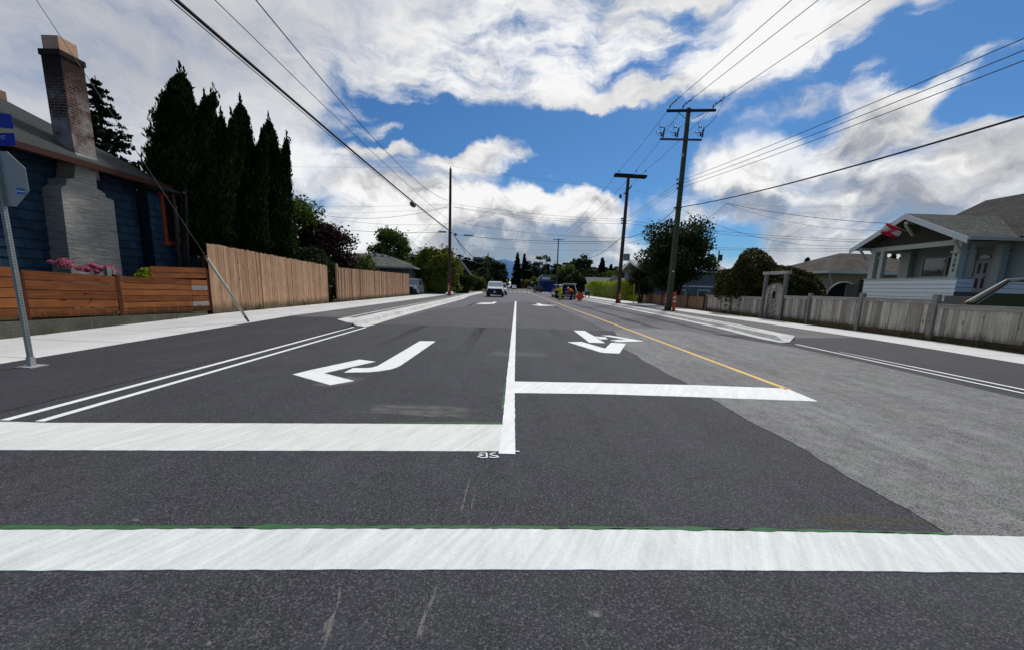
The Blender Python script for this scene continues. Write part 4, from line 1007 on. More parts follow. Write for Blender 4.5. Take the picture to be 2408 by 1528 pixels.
# length of the guard: where its upper end is measured
def par(px, py):
    lo = None
    for i in range(400):
        s = .5 + i * .01; q = ga + gd * s - CAM; x = PPX + FPX * q.dot(_r) / q.dot(_d)
        if lo is None or abs(x - px) < lo[0]: lo = (abs(x - px), s)
    return lo[1]
sg = par(486, 628)
g = MB(); g.tube([gd * .34, gd * sg], [.040, .040], 10); g.build('guard', plain('guard_pale', (.52, .50, .38), .6, .3, var=.3, scale=4), gy)
g = MB(); g.tube([gd * (-.02), gd * .345], [.02, .040], 8); g.tube([gd * .30 + Vector((-.05, 0, .0)), gd * .12], .008, 6); g.build('anchor', IRON, gy); g = MB(); g.tube([gd * sg, gd * (sg + .05)], .044, 8); g.build('guard_cap', IRON, gy)

# ---- utility poles
def rel(p, o): return (p[0] - o[0], p[1] - o[1], p[2] - o[2])
def pole_shaft(t, h, lean, r0, r1, mat, seg=9):
    g = MB(); g.tube([(lean * f, 0, h * f - .05 * (f == 0)) for f in [i / seg for i in range(seg + 1)]], [r0 + (r1 - r0) * (i / seg) for i in range(seg + 1)], 14); return g.build('shaft', mat, t)
def q6(x, y, Y, o): return Vector(rel(aty((2300 + x / 2.351) * K, (250 + y / 2.351) * K, Y), o))
def pin_insulator(g, p):
    g.lathe(p, [(.012, 0), (.012, .10), (.05, .10), (.06, .13), (.03, .15), (.055, .17), (.04, .22), (.012, .23)], 8)
o1 = Vector((10.54, 26.1, .10))
R1 = thing('utility_pole', 'tall greenish utility pole with two crossarms and fuse cutouts beside the orange markers', 'utility pole', o1, 'wooden utility poles')
pole_shaft(R1, 12.55, .09, .20, .135, W_POLEG)
a, b = q6(755, 449, 26.0, o1), q6(1208, 444, 26.0, o1); a.y = b.y = -.20
g = MB(); g.bar(a, b, .10, .14); g.build('crossarm', W_ARM, R1)
g = MB()
for x0, x1 in ((860, 940), (1105, 985)): p, q = q6(x0, 465, 26.0, o1), q6(x1, 528, 26.0, o1); p.y = q.y = -.22; g.bar(p, q, .035, .008, (0, 1, 0))
g.build('brace', IRON, R1)
R1_pins = []
for x in (785, 907, 1183):
    p = q6(x, 432, 26.0, o1); p.y = -.20; g = MB(); pin_insulator(g, p); g.build('insulator', PORC, R1); R1_pins.append(Vector(p) + o1 + Vector((0, 0, .2)))
a, b = q6(692, 710, 26.0, o1), q6(1075, 718, 26.0, o1); a.y = b.y = -.22
g = MB(); g.bar(a, b, .08, .10); g.build('cutout_arm', IRON, R1)
for x in (715, 845, 1075):                   # fused cutouts: porcelain body, top and bottom contacts, fuse barrel
    g = MB(); P = lambda dx_, yy: (lambda v: Vector((v.x, -.30, v.z)))(q6(x + dx_, yy, 26.0, o1))
    g.tube([P(0, 700), P(6, 655), P(18, 612)], [.05, .06, .05], 8); g.tube([P(18, 612), P(-2, 606)], .022, 6); g.tube([P(-28, 602), P(0, 607)], [.045, .03], 6)
    g.tube([P(-16, 690), P(-14, 655)], .055, 8); g.tube([P(-14, 655), P(-66, 646)], .020, 6); g.build('cutout', PORC, R1)
    g = MB(); g.tube([P(18, 608), P(60, 590), P(90, 545)], .010, 5); g.tube([P(-66, 646), P(-40, 690), P(-30, 560)], .010, 5); g.build('jumper', WIRE, R1)
g = MB(); p = q6(905, 855, 26, o1); g.box((p.x, -.2, p.z), (.10, .05, .22)); g.build('tag', GALV, R1)
for y in (1073, 1113, 1155):
    g = MB(); p = q6(866, y, 26, o1); g.box((p.x, 0, p.z), (.10, .12, .09)); g.build('spool', PORC, R1)
g = MB(); p = q6(870, 1335, 26, o1); g.box((p.x, 0, p.z), (.44, .40, .05)); g.build('cable_clamp', IRON, R1)
g = MB(); g.box((.0, -.22, 2.6), (.12, .006, .09)); g.build('plate', WHITEB, R1)

o2 = Vector((9.91, 36.5, .10))
R2 = thing('utility_pole', 'red-brown utility pole with one crossarm and a grey metal box on its side', 'utility pole', o2, 'wooden utility poles')
pole_shaft(R2, 11.5, .16, .19, .13, W_POLER)
a, b = q6(280, 1033, 36.4, o2), q6(575, 1052, 36.4, o2); a.y = b.y = -.19
g = MB(); g.bar(a, b, .13, .22); g.bar(a + Vector((0, .38, 0)), b + Vector((0, .38, 0)), .13, .22); g.build('crossarm', W_ARM, R2)
R2_pins = []
for x in (320, 475, 563):
    p = q6(x, 1018, 36.4, o2); p.y = -.19; g = MB(); pin_insulator(g, p); g.build('insulator', PORC, R2); R2_pins.append(Vector(p) + o2 + Vector((0, 0, .2)))
g = MB(); p, q = q6(435, 1140, 36.4, o2), q6(365, 1215, 36.4, o2); g.bar((p.x, -.15, p.z), (q.x, -.15, q.z), .12, .10); q = q6(330, 1235, 36.4, o2); g.box((q.x, -.2, q.z), (.20, .10, .30)); g.build('arrester', PORC, R2)
g = MB(); p, q = aty(1466.5, 597.5, 36.4), aty(1478.5, 614, 36.4); g.span(rel((p.x + .03, 36.2, q.z), o2), rel((q.x, 36.6, p.z), o2), bev=.02); g.build('meter_box', GALV, R2)
for y in (515, 520, 526):
    g = MB(); p = aty(1466, y, 36.5); g.box((p.x - o2.x, 0, p.z - o2.z), (.50, .14, .10)); g.build('spool', PORC, R2)

oL = Vector((-7.40, 45.6, .12))
PL = thing('utility_pole', 'plain brown utility pole with no crossarm standing on the cycle path past the cedar fences', 'utility pole', oL, 'wooden utility poles')
pole_shaft(PL, 14.0, .11, .19, .13, W_POLER)
g = MB(); g.tube([(.1, 0, 13.9), (.11, 0, 14.2)], .03, 6); pin_insulator(g, (.11, 0, 14.0)); g.build('insulator', PORC, PL)
g = MB(); p = aty(1040, 546, 45.5); g.box(rel((p.x, 45.5, p.z), oL), (.9, .22, .20), bev=.06); g.build('splice_case', GALV, PL)
g = MB(); g.box((.05, 0, 5.0), (.44, .40, .10)); g.build('sleeve', IRON, PL)

def far_pole(label, px, ptop, X, r=.14, arm=1.2, lamp=None, mat=W_POLE, lean=0.0):
    lo = min(((abs(atx(px, ptop, X).y - 0)), 0),)  # depth follows from the kerb-side line the poles stand on
    p = atx(px, ptop, X); o = Vector((X, p.y, .1)); t = thing('utility_pole', label, 'utility pole', o, 'wooden utility poles')
    h = p.z - .1; pole_shaft(t, h, lean, r * 1.15, r * .85, mat)
    if arm: g = MB(); g.bar((-arm, -.16, h - .25), (arm, -.16, h - .25), .11, .13); g.build('crossarm', W_ARM, t)
    if lamp:
        g = MB(); L, z = lamp; g.tube([(0, -.1, h * z), (L * .5, -.1, h * z + abs(L) * .32), (L, -.1, h * z + abs(L) * .36)], .045, 6); g.build('lamp_arm', GALV, t)
        g = MB(); g.box((L - .25 * (1 if L < 0 else -1), -.1, h * z + abs(L) * .35), (.7, .26, .12), bev=.04); g.build('lamp_head', GALV, t)
    return t, o, h
far_poles = [far_pole('distant pole with a crossarm and a long lamp arm over the road', 1313, 562, 9.8, lamp=(-2.3, .56)),
    far_pole('distant pole with a small crossarm in front of the blue building', 1284, 604, 10.2, arm=1.0),
    far_pole('thin distant pole with a short lamp arm just left of the blue building', 1268.5, 620, 10.4, arm=0, lamp=(-2.6, .8)),
    far_pole('farthest thin pole near the two square road signs', 1255, 630, 10.6, arm=0, lamp=(-4, .75)),
    far_pole('leaning dark pole behind the white pickup where the drooping cable ends', 1143, 596, -6.4, arm=0, lean=.45)]
for lab, px, pt, X in (('slim pale pole standing behind the roof of the white pickup', 1168, 640, -6.6), ('slim pole farther off behind the second white vehicle', 1179.5, 633, -6.8)):
    far_poles.append(far_pole(lab, px, pt, X, arm=0))

# ---- orange flexible markers in front of the poles
def marker(label, x, y, h=1.25, z=.11):
    t = thing('delineator', label, 'marker post', (x, y, z), 'orange flexible marker posts')
    g = MB(); g.lathe((0, 0, 0), [(.30, 0), (.30, .03), (.17, .05), (.08, .09)], 10); g.build('base', plain('rubber', (.015, .015, .015), .9, .1), t)
    g = MB(); g.slab([(-.095, -.02, .06), (.095, -.02, .06), (.10, -.02, h * .9), (.06, -.02, h), (-.06, -.02, h), (-.10, -.02, h * .9)], (0, .05, 0)); pb = g.build('panel', ORANGE, t)
    for f in (.50, .70):
        g = MB(); g.box((0, -.024, h * f), (.185, .006, h * .09)); g.build('band', WHITEB, pb)
    return t
marker('orange marker post on the right of the greenish pole', 10.80, 25.85, 1.28)
marker('orange marker post half hidden on the left of the greenish pole', 10.56, 26.6, 1.2)
marker('orange marker post in front of the pole that carries the grey box', 10.0, 36.15, 1.1)
marker('orange marker post at the foot of the pole without a crossarm', -7.42, 45.3, 1.45)
p = onz(1135, 685); marker('small distant orange marker post beside the hydrant across the side street', p.x, p.y, 1.35, .05)

# ---- overhead wires: each span its own thing
def wire(label, pts, r=.012, mat=None, name='overhead_wire', cat='wire'):
    g = MB(); g.tube(pts, r, 5, cap=False); o = g.build(name, mat or WIRE); c = Vector(pts[len(pts) // 2]); relocate(o, c); return tag(o, label, cat, 'overhead wires')
def beyond(a, b, s): a, b = Vector(a), Vector(b); return a + (b - a) * s
LT_ = lambda px, py: aty(px, py, 45.6)
# main cable bundle along the left side
a = LT_(1064, 549); b = atx(437, -2, -7.0); e = beyond(a, b, 1.35)
mid = aty(968, 487, 45.6); 
wire('thick black cable bundle crossing the upper left to the pole without a crossarm', sag(a, e, .25, 24), .042)
wire('thin wire hanging just under the thick cable bundle', [p + Vector((.03, 0, -.05 - .10 * math.sin(math.pi * i / 24))) for i, p in enumerate(sag(a, e, .25, 24))], .012)
g = MB()
for s in (.10,): pass
def onspan(px, A, E, n=600):
    P = sag(A, E, .25, n); return min(P, key=lambda q: abs(PPX + FPX * (q - CAM).dot(_r) / max((q - CAM).dot(_d), .1) - px))
q = onspan(970, a, e); g = MB(); g.lathe((0, 0, -.20), [(.03, -.34), (.15, -.30), (.17, 0), (.15, .30), (.03, .34)], 10, 'Y'); g.box((0, .15, -.02), (.02, .05, .16)); g.box((0, -.15, -.02), (.02, .05, .16))
o = g.build('cable_splice', IRON); o.location = q; tag(o, 'black splice canister hanging from the thick cable before the pole', 'splice case')
q = aty(1071, 551, 44.6); g = MB(); g.lathe((0, 0, 0), [(.03, -.35), (.13, -.3), (.15, 0), (.13, .3), (.03, .35)], 10, 'Y'); o = g.build('cable_splice', IRON); o.location = q - Vector((0, 0, .05)); tag(o, 'black splice canister hanging just past the pole without a crossarm', 'splice case')
a2 = LT_(1056, 520); b2 = atx(528, -2, -7.1); wire('thin straight wire above the thick cable in the upper left', sag(a2, beyond(a2, b2, 1.3), .35, 24), .011)
a3 = LT_(1052, 472); b3 = atx(657, -2, -7.2); wire('sagging black wire curving down to the pole without a crossarm', sag(a3, beyond(a3, b3, 1.25), 1.35, 30), .017)
fp = far_poles[4]; fo = Vector((fp[1].x + .3, fp[1].y, 0)); 
wire('drooping cable from the pole without a crossarm to the leaning pole', sag(LT_(1066, 552), (fo.x, fo.y, fp[2] - .6), 1.6), .04)
wire('second drooping cable under the first one behind the pole without a crossarm', sag(LT_(1068, 554), (fo.x, fo.y, fp[2] - .9), 2.2), .03)
f5, f6 = far_poles[5], far_poles[6]
wire('pale drooping cable from the leaning pole to the slim pale pole', sag((fo.x, fo.y, fp[2] - .9), (f5[1].x, f5[1].y, f5[2] - .1), 1.8), .05, WIREG)
wire('pale drooping cable between the two slim poles over the pickup', sag((f5[1].x, f5[1].y, f5[2] - .1), (f6[1].x, f6[1].y, f6[2] - .4), 2.0), .05, WIREG)
# across the street, pole to pole
R2p = lambda px, py: aty(px, py, 36.5)
X2 = [((1062, 392), (1476, 447), .15, .008, 'hair-thin wire from the top of the pole without a crossarm across the sky'), ((1066, 480), (1460, 517), .25, .011, 'upper thin wire across the road between the two brown poles'),
      ((1066, 487), (1458, 521), .3, .011, 'middle thin wire across the road between the two brown poles'), ((1066, 488), (1458, 527), .35, .011, 'lowest of three close wires across the road between the two brown poles'),
      ((1068, 522), (1452, 561), .35, .013, 'wire with slack loops across the road between the two brown poles'), ((1066, 552), (1450, 568), .3, .020, 'heavier cable across the road between the two brown poles'),
      ((1090, 553), (1450, 571), .45, .011, 'thin service wire just under the heavier cable across the road'), ((1060, 575), (1448, 590), .2, .007, 'faint lowest wire across the road')]
for pa, pb, s, r, lab in X2:
    wire(lab, sag(LT_(*pa), R2p(*pb), s), r)
q = LT_(1102, 553.5); g = MB(); g.tube([q - Vector((.55, -.1, .01)), q + Vector((.55, -.12, -.02))], .06, 8); o = g.build('cable_sleeve', IRON); tag(relocate(o, q), 'short black sleeve on the heavier cable across the road', 'cable sleeve')
YW = 50
for pa, pb, s, r, lab in [((1052, 487), (735, 495), 1.1, .018, 'sagging wire left of the pole without a crossarm above the plum tree'), ((1052, 481), (690, 484), .2, .009, 'thin level wire above the sagging one on the left'), ((1052, 490), (690, 499), .3, .009, 'thin level wire crossing behind the sagging one on the left'),
        ((1054, 527), (830, 520), .3, .013, 'wire with a loop reaching left above the maple'), ((1045, 547), (810, 540), .2, .020, 'straight cable reaching left behind the maple from the splice case'), ((1050, 530), (905, 560), .1, .009, 'faint service wire running down behind the maple top'),
        ((1055, 480), (950, 590), .1, .010, 'diagonal service wire running down left from the pole without a crossarm'), ((1057, 522), (965, 605), .1, .010, 'lower diagonal service wire running down behind the big shrub'), ((1052, 393), (680, 392), .1, .007, 'hair-thin wire running left from the top of the pole without a crossarm')]:
    A = LT_(*pa); B = aty(pb[0], pb[1], YW); wire(lab, sag(A, beyond(A, B, 1.12) if pb[0] < 840 else B, s), r)
# right-hand line: conductors on pins, secondaries, telecom
for (px, py), pin, n_ in zip(((1862, 0), (1925, 0), (2048, 0)), R1_pins, ('left', 'middle', 'right')):
    b = atx(px, py, pin.x - .0 + .25); q = Vector((b.x, b.y, b.z)); d_ = (q - pin); 
    strain = pin + d_.normalized() * 1.25
    lab = {'left': 'high conductor ending on the left end of the upper crossarm', 'middle': 'high conductor ending on the middle pin of the upper crossarm', 'right': 'high conductor ending on the right end of the upper crossarm'}[n_]
    wire(lab, [strain, beyond(strain, q, 1), beyond(strain, q, 1.3)], .014, name='overhead_wire')
    g = MB(); L = Vector((0, 0, 0)); dd = d_.normalized()
    pts = [dd * (.1 * i) for i in range(13)]; g.tube(pts, [.02, .02, .035, .05, .02, .05, .02, .05, .055, .05, .02, .03, .02], 7); g.tube([dd * .2, dd * .25 + Vector((0, 0, .12))], .015, 5); g.tube([dd * 1.15, dd * 1.2 + Vector((0, 0, .14))], .015, 5)
    o = g.build('strain_insulator', PORC); o.location = pin; tag(o, 'string of dark strain insulators on the %s' % {'left': 'left end of the upper crossarm', 'middle': 'middle pin of the upper crossarm', 'right': 'right end of the upper crossarm'}[n_], 'insulator', 'strain insulators')
q = R1_pins[2] + Vector((0, -1.2, .2)); wire('drooping loop from the right strain insulator down to the cutout', [q, q + Vector((-.03, .1, -.7)), q + Vector((-.25, .4, -1.3)), q + Vector((-.75, .8, -1.85)), q + Vector((-1.3, 1.0, -1.95))], .012)
for k, lab in enumerate(('left conductor between the two tall right-hand poles', 'middle conductor between the two tall right-hand poles', 'right conductor between the two tall right-hand poles')):
    wire(lab, sag(R1_pins[k] - Vector((0, 0, .1)), R2_pins[k], .12), .013)
    f0 = far_poles[0]; B = Vector((f0[1].x + (-1.0, .0, 1.0)[k], f0[1].y, f0[2] - .1))
    wire(('left', 'middle', 'right')[k] + ' conductor running on from the grey-box pole to the pole with the long lamp arm', sag(R2_pins[k], B, .9), .012)
for py, yy, lab in ((85, 427, 'upper of three close wires rising to the upper right from the greenish pole'), (113, 435, 'middle of three close wires rising to the upper right from the greenish pole'), (137, 443, 'lower of three close wires rising to the upper right from the greenish pole')):
    a = aty(1596, yy, 26.1); b = atx(2407, py, a.x + .1); wire(lab, sag(a, beyond(a, b, 1.15), .12), .011)
    c = aty(1466, {85: 515, 113: 520, 137: 526}[py], 36.5); wire(lab.replace('rising to the upper right from the greenish pole', 'between the greenish pole and the grey-box pole'), sag(a, c, .1), .010)
a = aty(1592, 489, 26.1); b = atx(2407, 255, a.x + .1); e = beyond(a, b, 1.2)
wire('thick telephone cable rising to the upper right from the greenish pole', sag(a, e, .30, 24), .026)
wire('telephone cable dipping from the greenish pole to the grey-box pole', sag(a, aty(1468, 560, 36.5), .45), .024)
wire('thin wire dipping below the telephone cable toward the grey-box pole', sag(a - Vector((0, 0, .15)), aty(1468, 566, 36.5), .75), .010)
sp = aty(1709, 479, 20.3)
wire('service wire from the telephone cable to the porch gable', sag(sp, (16.6, 16.9, 4.5), .18), .010)
wire('faint service wire under the one that reaches the porch gable', sag(sp - Vector((0, 0, .03)), (16.7, 17.2, 4.3), .4), .006)
wire('thin wire running down from the telephone cable toward the big tree', sag(sp, aty(1590, 560, 40), .2), .008)
wire('long service wire from the greenish pole down past the round bush', sag(aty(1600, 492, 26.1), aty(2000, 579, 24.5), .7), .010)
wire('service cable dropping left from the grey-box pole behind the hedge house', sag(aty(1465, 555, 36.5), aty(1378, 608, 62), .5), .028)
for pa, pb, lab in (((1472, 519), (2035, 557), 'upper of the paired wires running right past the porch house'), ((1472, 526), (2035, 562), 'second of the paired wires running right past the porch house'), ((1470, 570), (2030, 576), 'third long wire running right behind the big tree'), ((1470, 573), (2030, 582), 'lowest long wire running right behind the big tree')):
    A = R2p(*pa); B = aty(pb[0], pb[1], 34); wire(lab, sag(A, beyond(A, B, 1.25), .45), .013)
wire('hair-thin wire crossing low in front of the grey clouds on the right', sag(aty(1480, 447, 36.5), aty(2100, 480, 40), .8), .006)
# ------------------------------------------------------------------ right-hand side
random.seed(31)
W_OLD = wood('wood_silver', (.20, .182, .155), (.46, .43, .375), 2, dirt=(.055, .045, .025), dirt_h=.30, plankvar=.75)
W_OLDH = wood('wood_silver_rail', (.22, .21, .19), (.40, .385, .355), 1, plankvar=.4)
W_MOSS = wood('wood_mossy', (.045, .035, .020), (.12, .095, .05), 1, plankvar=.6)
W_BRN = wood('wood_brown_fence', (.13, .075, .045), (.24, .145, .09), 2, dirt=(.12, .085, .055), dirt_h=.3, plankvar=.5)
FX = 13.7
def shift(g, c):
    g.v = [(v[0] - c[0], v[1] - c[1], v[2] - c[2]) for v in g.v]; return g
# ---- silvered fence in four bays, stepping down toward the junction
PY_ = [27.35, 24.3, 21.32]
fc = (FX, 20, 0)
ff = thing('board_fence', 'weathered silver-grey board fence with heavy posts in front of the porch house', 'fence', fc)
def bay(y0, y1, ztop, zb):
    g = MB(); y = y0
    while y < y1 - .03:
        wv_ = min(random.uniform(.13, .185), y1 - y); j = random.uniform(-.008, .008); n = random.random() < .45
        g.slab([(FX + j + (.018 if n else 0), y + .002, zb + .16), (FX + j + (.018 if n else 0), y + wv_ - .002, zb + .16), (FX + j + (.018 if n else 0), y + wv_ - .002, ztop - .10), (FX + j + (.018 if n else 0), y + .002, ztop - .10)], (.02, 0, 0)); y += wv_
    shift(g, fc).build('boards', W_OLD, ff)
    g = MB(); g.span((FX - .03, y0, ztop - .12), (FX + .07, y1, ztop - .012)); g.span((FX - .06, y0, ztop - .012), (FX + .10, y1, ztop + .018)); shift(g, fc).build('rail', W_OLDH, ff)
    g = MB(); g.span((FX - .012, y0, zb - .02), (FX + .05, y1, zb + .18)); g.span((FX - .06, y0, zb - .06), (FX + .09, y1, zb - .018)); shift(g, fc).build('kickboard', W_MOSS, ff)
bays = [(6.0, 9.8, 1.22, .08), (9.96, 12.47, 1.27, .10), (12.63, 15.16, 1.40, .14), (15.31, 17.80, 1.385, .14), (17.94, 19.56, 1.36, .12), (21.32, 24.24, 1.24, .12), (24.36, 27.3, 1.22, .12)]
for b_ in bays: bay(*b_)
for y, z in ((9.88, 1.46), (12.55, 1.575), (15.235, 1.575), (17.87, 1.52), (24.3, 1.33), (27.36, 1.36)):
    g = MB(); g.span((FX - .075, y - .075, -.1), (FX + .085, y + .075, z), bev=.008); shift(g, fc).build('post', wood('wood_post', (.12, .113, .10), (.26, .246, .225), 2, plankvar=.5) if 'wood_post' not in MATS else MATS['wood_post'], ff)
# ---- garden gate: frame with lintel, arched sunburst door with a small opening
gc = (FX, 20.4, 0)
gw = thing('garden_gate', 'tall weathered garden gate with an arched sunburst door under a timber lintel', 'gate', gc)
for y in (19.65, 21.2):
    g = MB(); g.span((FX - .07, y - .07, -.05), (FX + .09, y + .07, 2.44)); shift(g, gc).build('post', MATS['wood_post'], gw)
g = MB(); g.span((FX - .10, 19.48, 2.44), (FX + .12, 21.38, 2.60)); shift(g, gc).build('lintel', W_OLDH, gw)
g = MB(); y0, y1 = 19.74, 21.10; n = 10
def arch(y): u = (y - y0) / (y1 - y0) * 2 - 1; return 1.62 + .36 * math.sqrt(max(0, 1 - u * u))
for i in range(n):
    a, b = y0 + (y1 - y0) * i / n, y0 + (y1 - y0) * (i + 1) / n; m = (a + b) / 2; j = .006 * (i % 2)
    if 4 <= i <= 5:
        g.slab([(FX + .02 + j, a + .003, .08), (FX + .02 + j, b - .003, .08), (FX + .02 + j, b - .003, 1.18), (FX + .02 + j, a + .003, 1.18)], (.022, 0, 0))
        g.slab([(FX + .02 + j, a + .003, 1.58), (FX + .02 + j, b - .003, 1.58), (FX + .02 + j, b - .003, arch(b)), (FX + .02 + j, a + .003, arch(a))], (.022, 0, 0))
    else: g.slab([(FX + .02 + j, a + .003, .08), (FX + .02 + j, b - .003, .08), (FX + .02 + j, b - .003, arch(b)), (FX + .02 + j, a + .003, arch(a))], (.022, 0, 0))
door = shift(g, gc).build('gate_leaf', W_OLD, gw)
g = MB()
for q in range(15):
    pass
ys = np.linspace(y0, y1, 15); g.strip([(FX - .002, y, arch(y)) for y in ys], [(FX - .002, y, arch(y) - .07) for y in ys]); g.strip([(FX - .002, y, arch(y)) for y in ys][::-1], [(FX + .05, y, arch(y) + .005) for y in ys][::-1])
g.strip([(FX - .002, y, arch(y) - .27) for y in ys], [(FX - .002, y, arch(y) - .31) for y in ys])
for f in range(8): 
    a = rad(8 + f * 12); L = 1.05 if f < 5 else .95; ey, ez = 20.95 - math.sin(a) * L * .95, .12 + math.cos(a) * L * 1.35
    if ey < y0 + .05: ey, ez = y0 + .05, .12 + (20.95 - y0 - .05) / math.tan(a) * 1.2
    g.bar((FX - .005, 20.95, .14), (FX - .005, ey, min(ez, 1.5)), .018, .035, (1, 0, 0))
shift(g, gc).build('sunburst_slats', MATS['wood_post'], door)
g = MB(); z0_, z1_ = 1.18, 1.58; ya, yb = y0 + (y1 - y0) * .4, y0 + (y1 - y0) * .6
g.span((FX - .004, ya - .03, z0_ - .03), (FX + .018, yb + .03, z0_)); g.span((FX - .004, ya - .03, z1_), (FX + .018, yb + .03, z1_ + .03)); g.span((FX - .004, ya - .03, z0_), (FX + .018, ya, z1_)); g.span((FX - .004, yb, z0_), (FX + .018, yb + .03, z1_)); shift(g, gc).build('peep_frame', W_OLDH, door)
# ---- brown fence further on
bc = (13.6, 34, 0); bf = thing('board_fence', 'low tan-brown board fence with dark posts behind the greenish pole', 'fence', bc)
ys_ = [27.5, 30.1, 32.7, 35.3, 38.0, 40.7]
for a, b in zip(ys_[:-1], ys_[1:]):
    g = MB(); y = a + .07
    while y < b - .08:
        wv_ = min(random.uniform(.085, .11), b - .07 - y); g.slab([(13.6, y + .004, .06), (13.6, y + wv_ - .004, .06), (13.6, y + wv_ - .004, 1.08 + random.uniform(-.02, .02)), (13.6, y + .004, 1.08 + random.uniform(-.02, .02))], (.018, 0, 0)); y += wv_
    shift(g, bc).build('boards', W_BRN, bf)
for y in ys_:
    g = MB(); g.span((13.56, y - .06, 0), (13.68, y + .06, 1.26)); shift(g, bc).build('post', W_CEDARD, bf)
g = MB(); g.span((13.625, 27.6, .25), (13.66, 40.6, .34)); g.span((13.625, 27.6, .85), (13.66, 40.6, .94)); shift(g, bc).build('rail', W_BRN, bf)

# ---- porch house
SID_B = plain('siding_pale_blue', (.76, .82, .86), .6, .3, var=.06, scale=3)
SID_G = plain('siding_green_grey', (.33, .375, .34), .65, .3, var=.08, scale=3)
SID_GR = plain('siding_dark_green', (.07, .095, .04), .7, .3, var=.15, scale=3)
TRIMW = plain('trim_pale', (.52, .57, .60), .6, .3, var=.06)
TRIMG = plain('trim_grey_green', (.42, .45, .40), .6, .3, var=.1)
def roof_shake(name, base, rows=9.0, lichen=.0):
    m, t, b = new_mat(name, .95, .1)
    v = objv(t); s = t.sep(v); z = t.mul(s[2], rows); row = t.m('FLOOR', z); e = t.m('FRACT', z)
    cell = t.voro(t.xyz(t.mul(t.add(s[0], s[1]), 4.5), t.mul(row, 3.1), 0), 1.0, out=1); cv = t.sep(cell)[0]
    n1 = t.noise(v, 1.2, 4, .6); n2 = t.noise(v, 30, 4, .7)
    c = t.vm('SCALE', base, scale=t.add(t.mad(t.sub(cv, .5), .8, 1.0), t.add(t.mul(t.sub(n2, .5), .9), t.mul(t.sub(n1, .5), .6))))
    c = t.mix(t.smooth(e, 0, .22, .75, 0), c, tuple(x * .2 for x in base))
    if lichen: c = t.mix(t.smooth(n2, .52, .62, 0, lichen), c, (.30, .31, .27))
    t.put(b.inputs['Base Color'], c); bump(t, b, t.add(t.mul(e, -.6), t.mul(n2, .5)), .7, .02); MATS[name] = m; return m
ROOF_P = roof_shake('roof_porch', (.050, .052, .053), 9, .75)
ROOF_M = roof_shake('roof_main', (.038, .036, .039), 8, .2)
hc = (18.5, 15, 0)
ph = thing('porch_house', 'pale blue-green house with a gabled front porch behind the silver fence', 'house', hc)
def P(g, name, mat, parent=None, fix=False): return shift(g, hc).build(name, mat, parent or ph, fix)
def lap_x(g, x, y0, y1, z0, z1, face=-1, ch=.15, r=None):
    z = z0
    while z < z1 - .01:
        t_ = min(z + ch, z1); xs = [x, x + face * .014]
        g._add([(x, y0, z), (x + face * .014, y0, z), (x + face * .004, y0, t_), (x, y0, t_), (x, y1, z), (x + face * .014, y1, z), (x + face * .004, y1, t_), (x, y1, t_)], [(0, 1, 2, 3), (7, 6, 5, 4), (1, 5, 6, 2) , (0, 4, 5, 1), (3, 2, 6, 7)], r)
        z = t_ + .013
def lap_y(g, y, x0, x1, z0, z1, face=-1, ch=.15):
    z = z0
    while z < z1 - .01:
        t_ = min(z + ch, z1)
        g._add([(x0, y, z), (x0, y + face * .014, z), (x0, y + face * .004, t_), (x0, y, t_), (x1, y, z), (x1, y + face * .014, z), (x1, y + face * .004, t_), (x1, y, t_)], [(0, 1, 2, 3), (7, 6, 5, 4), (1, 5, 6, 2), (0, 4, 5, 1), (3, 2, 6, 7)])
        z = t_ + .013
HX = 18.5; PX0 = 16.55; PYa, PYb = 14.62, 18.45; FL = 1.72
# main walls
g = MB(); g.span((HX, 4.0, 0), (HX + .2, 18.9, 4.0)); g.span((HX + .2, 18.7, 0), (27, 18.9, 4.2)); P(g, 'wall', SID_G)
g = MB(); lap_x(g, HX, 13.3, 18.9, 1.4, 3.95, -1, .17); lap_x(g, HX, 9.0, 12.1, .9, 3.95, -1, .17); lap_y(g, 18.9, HX - .01, 27, .5, 4.0, 1, .17); P(g, 'siding', SID_G, fix=True)
# front window under the porch
wA, wB = atx(2182, 601, HX), atx(2227, 636, HX)
g = MB(); y0_, y1_ = 15.9, 17.75; z0_, z1_ = 2.42, 3.18
for lo, hi in (((HX - .06, y0_ - .09, z0_ - .09), (HX - .024, y1_ + .09, z0_)), ((HX - .06, y0_ - .09, z1_), (HX - .024, y1_ + .09, z1_ + .09)), ((HX - .06, y0_ - .09, z0_), (HX - .024, y0_, z1_)), ((HX - .06, y1_, z0_), (HX - .024, y1_ + .09, z1_)), ((HX - .055, 16.78, z0_), (HX - .026, 16.86, z1_))): g.span(lo, hi)
pw = P(g, 'window', TRIMG); g = MB(); g.span((HX - .034, y0_, z0_), (HX - .025, y1_, z1_)); P(g, 'pane', plain('glass_sky', (.05, .06, .07), .04, 1.0, var=.02), pw)
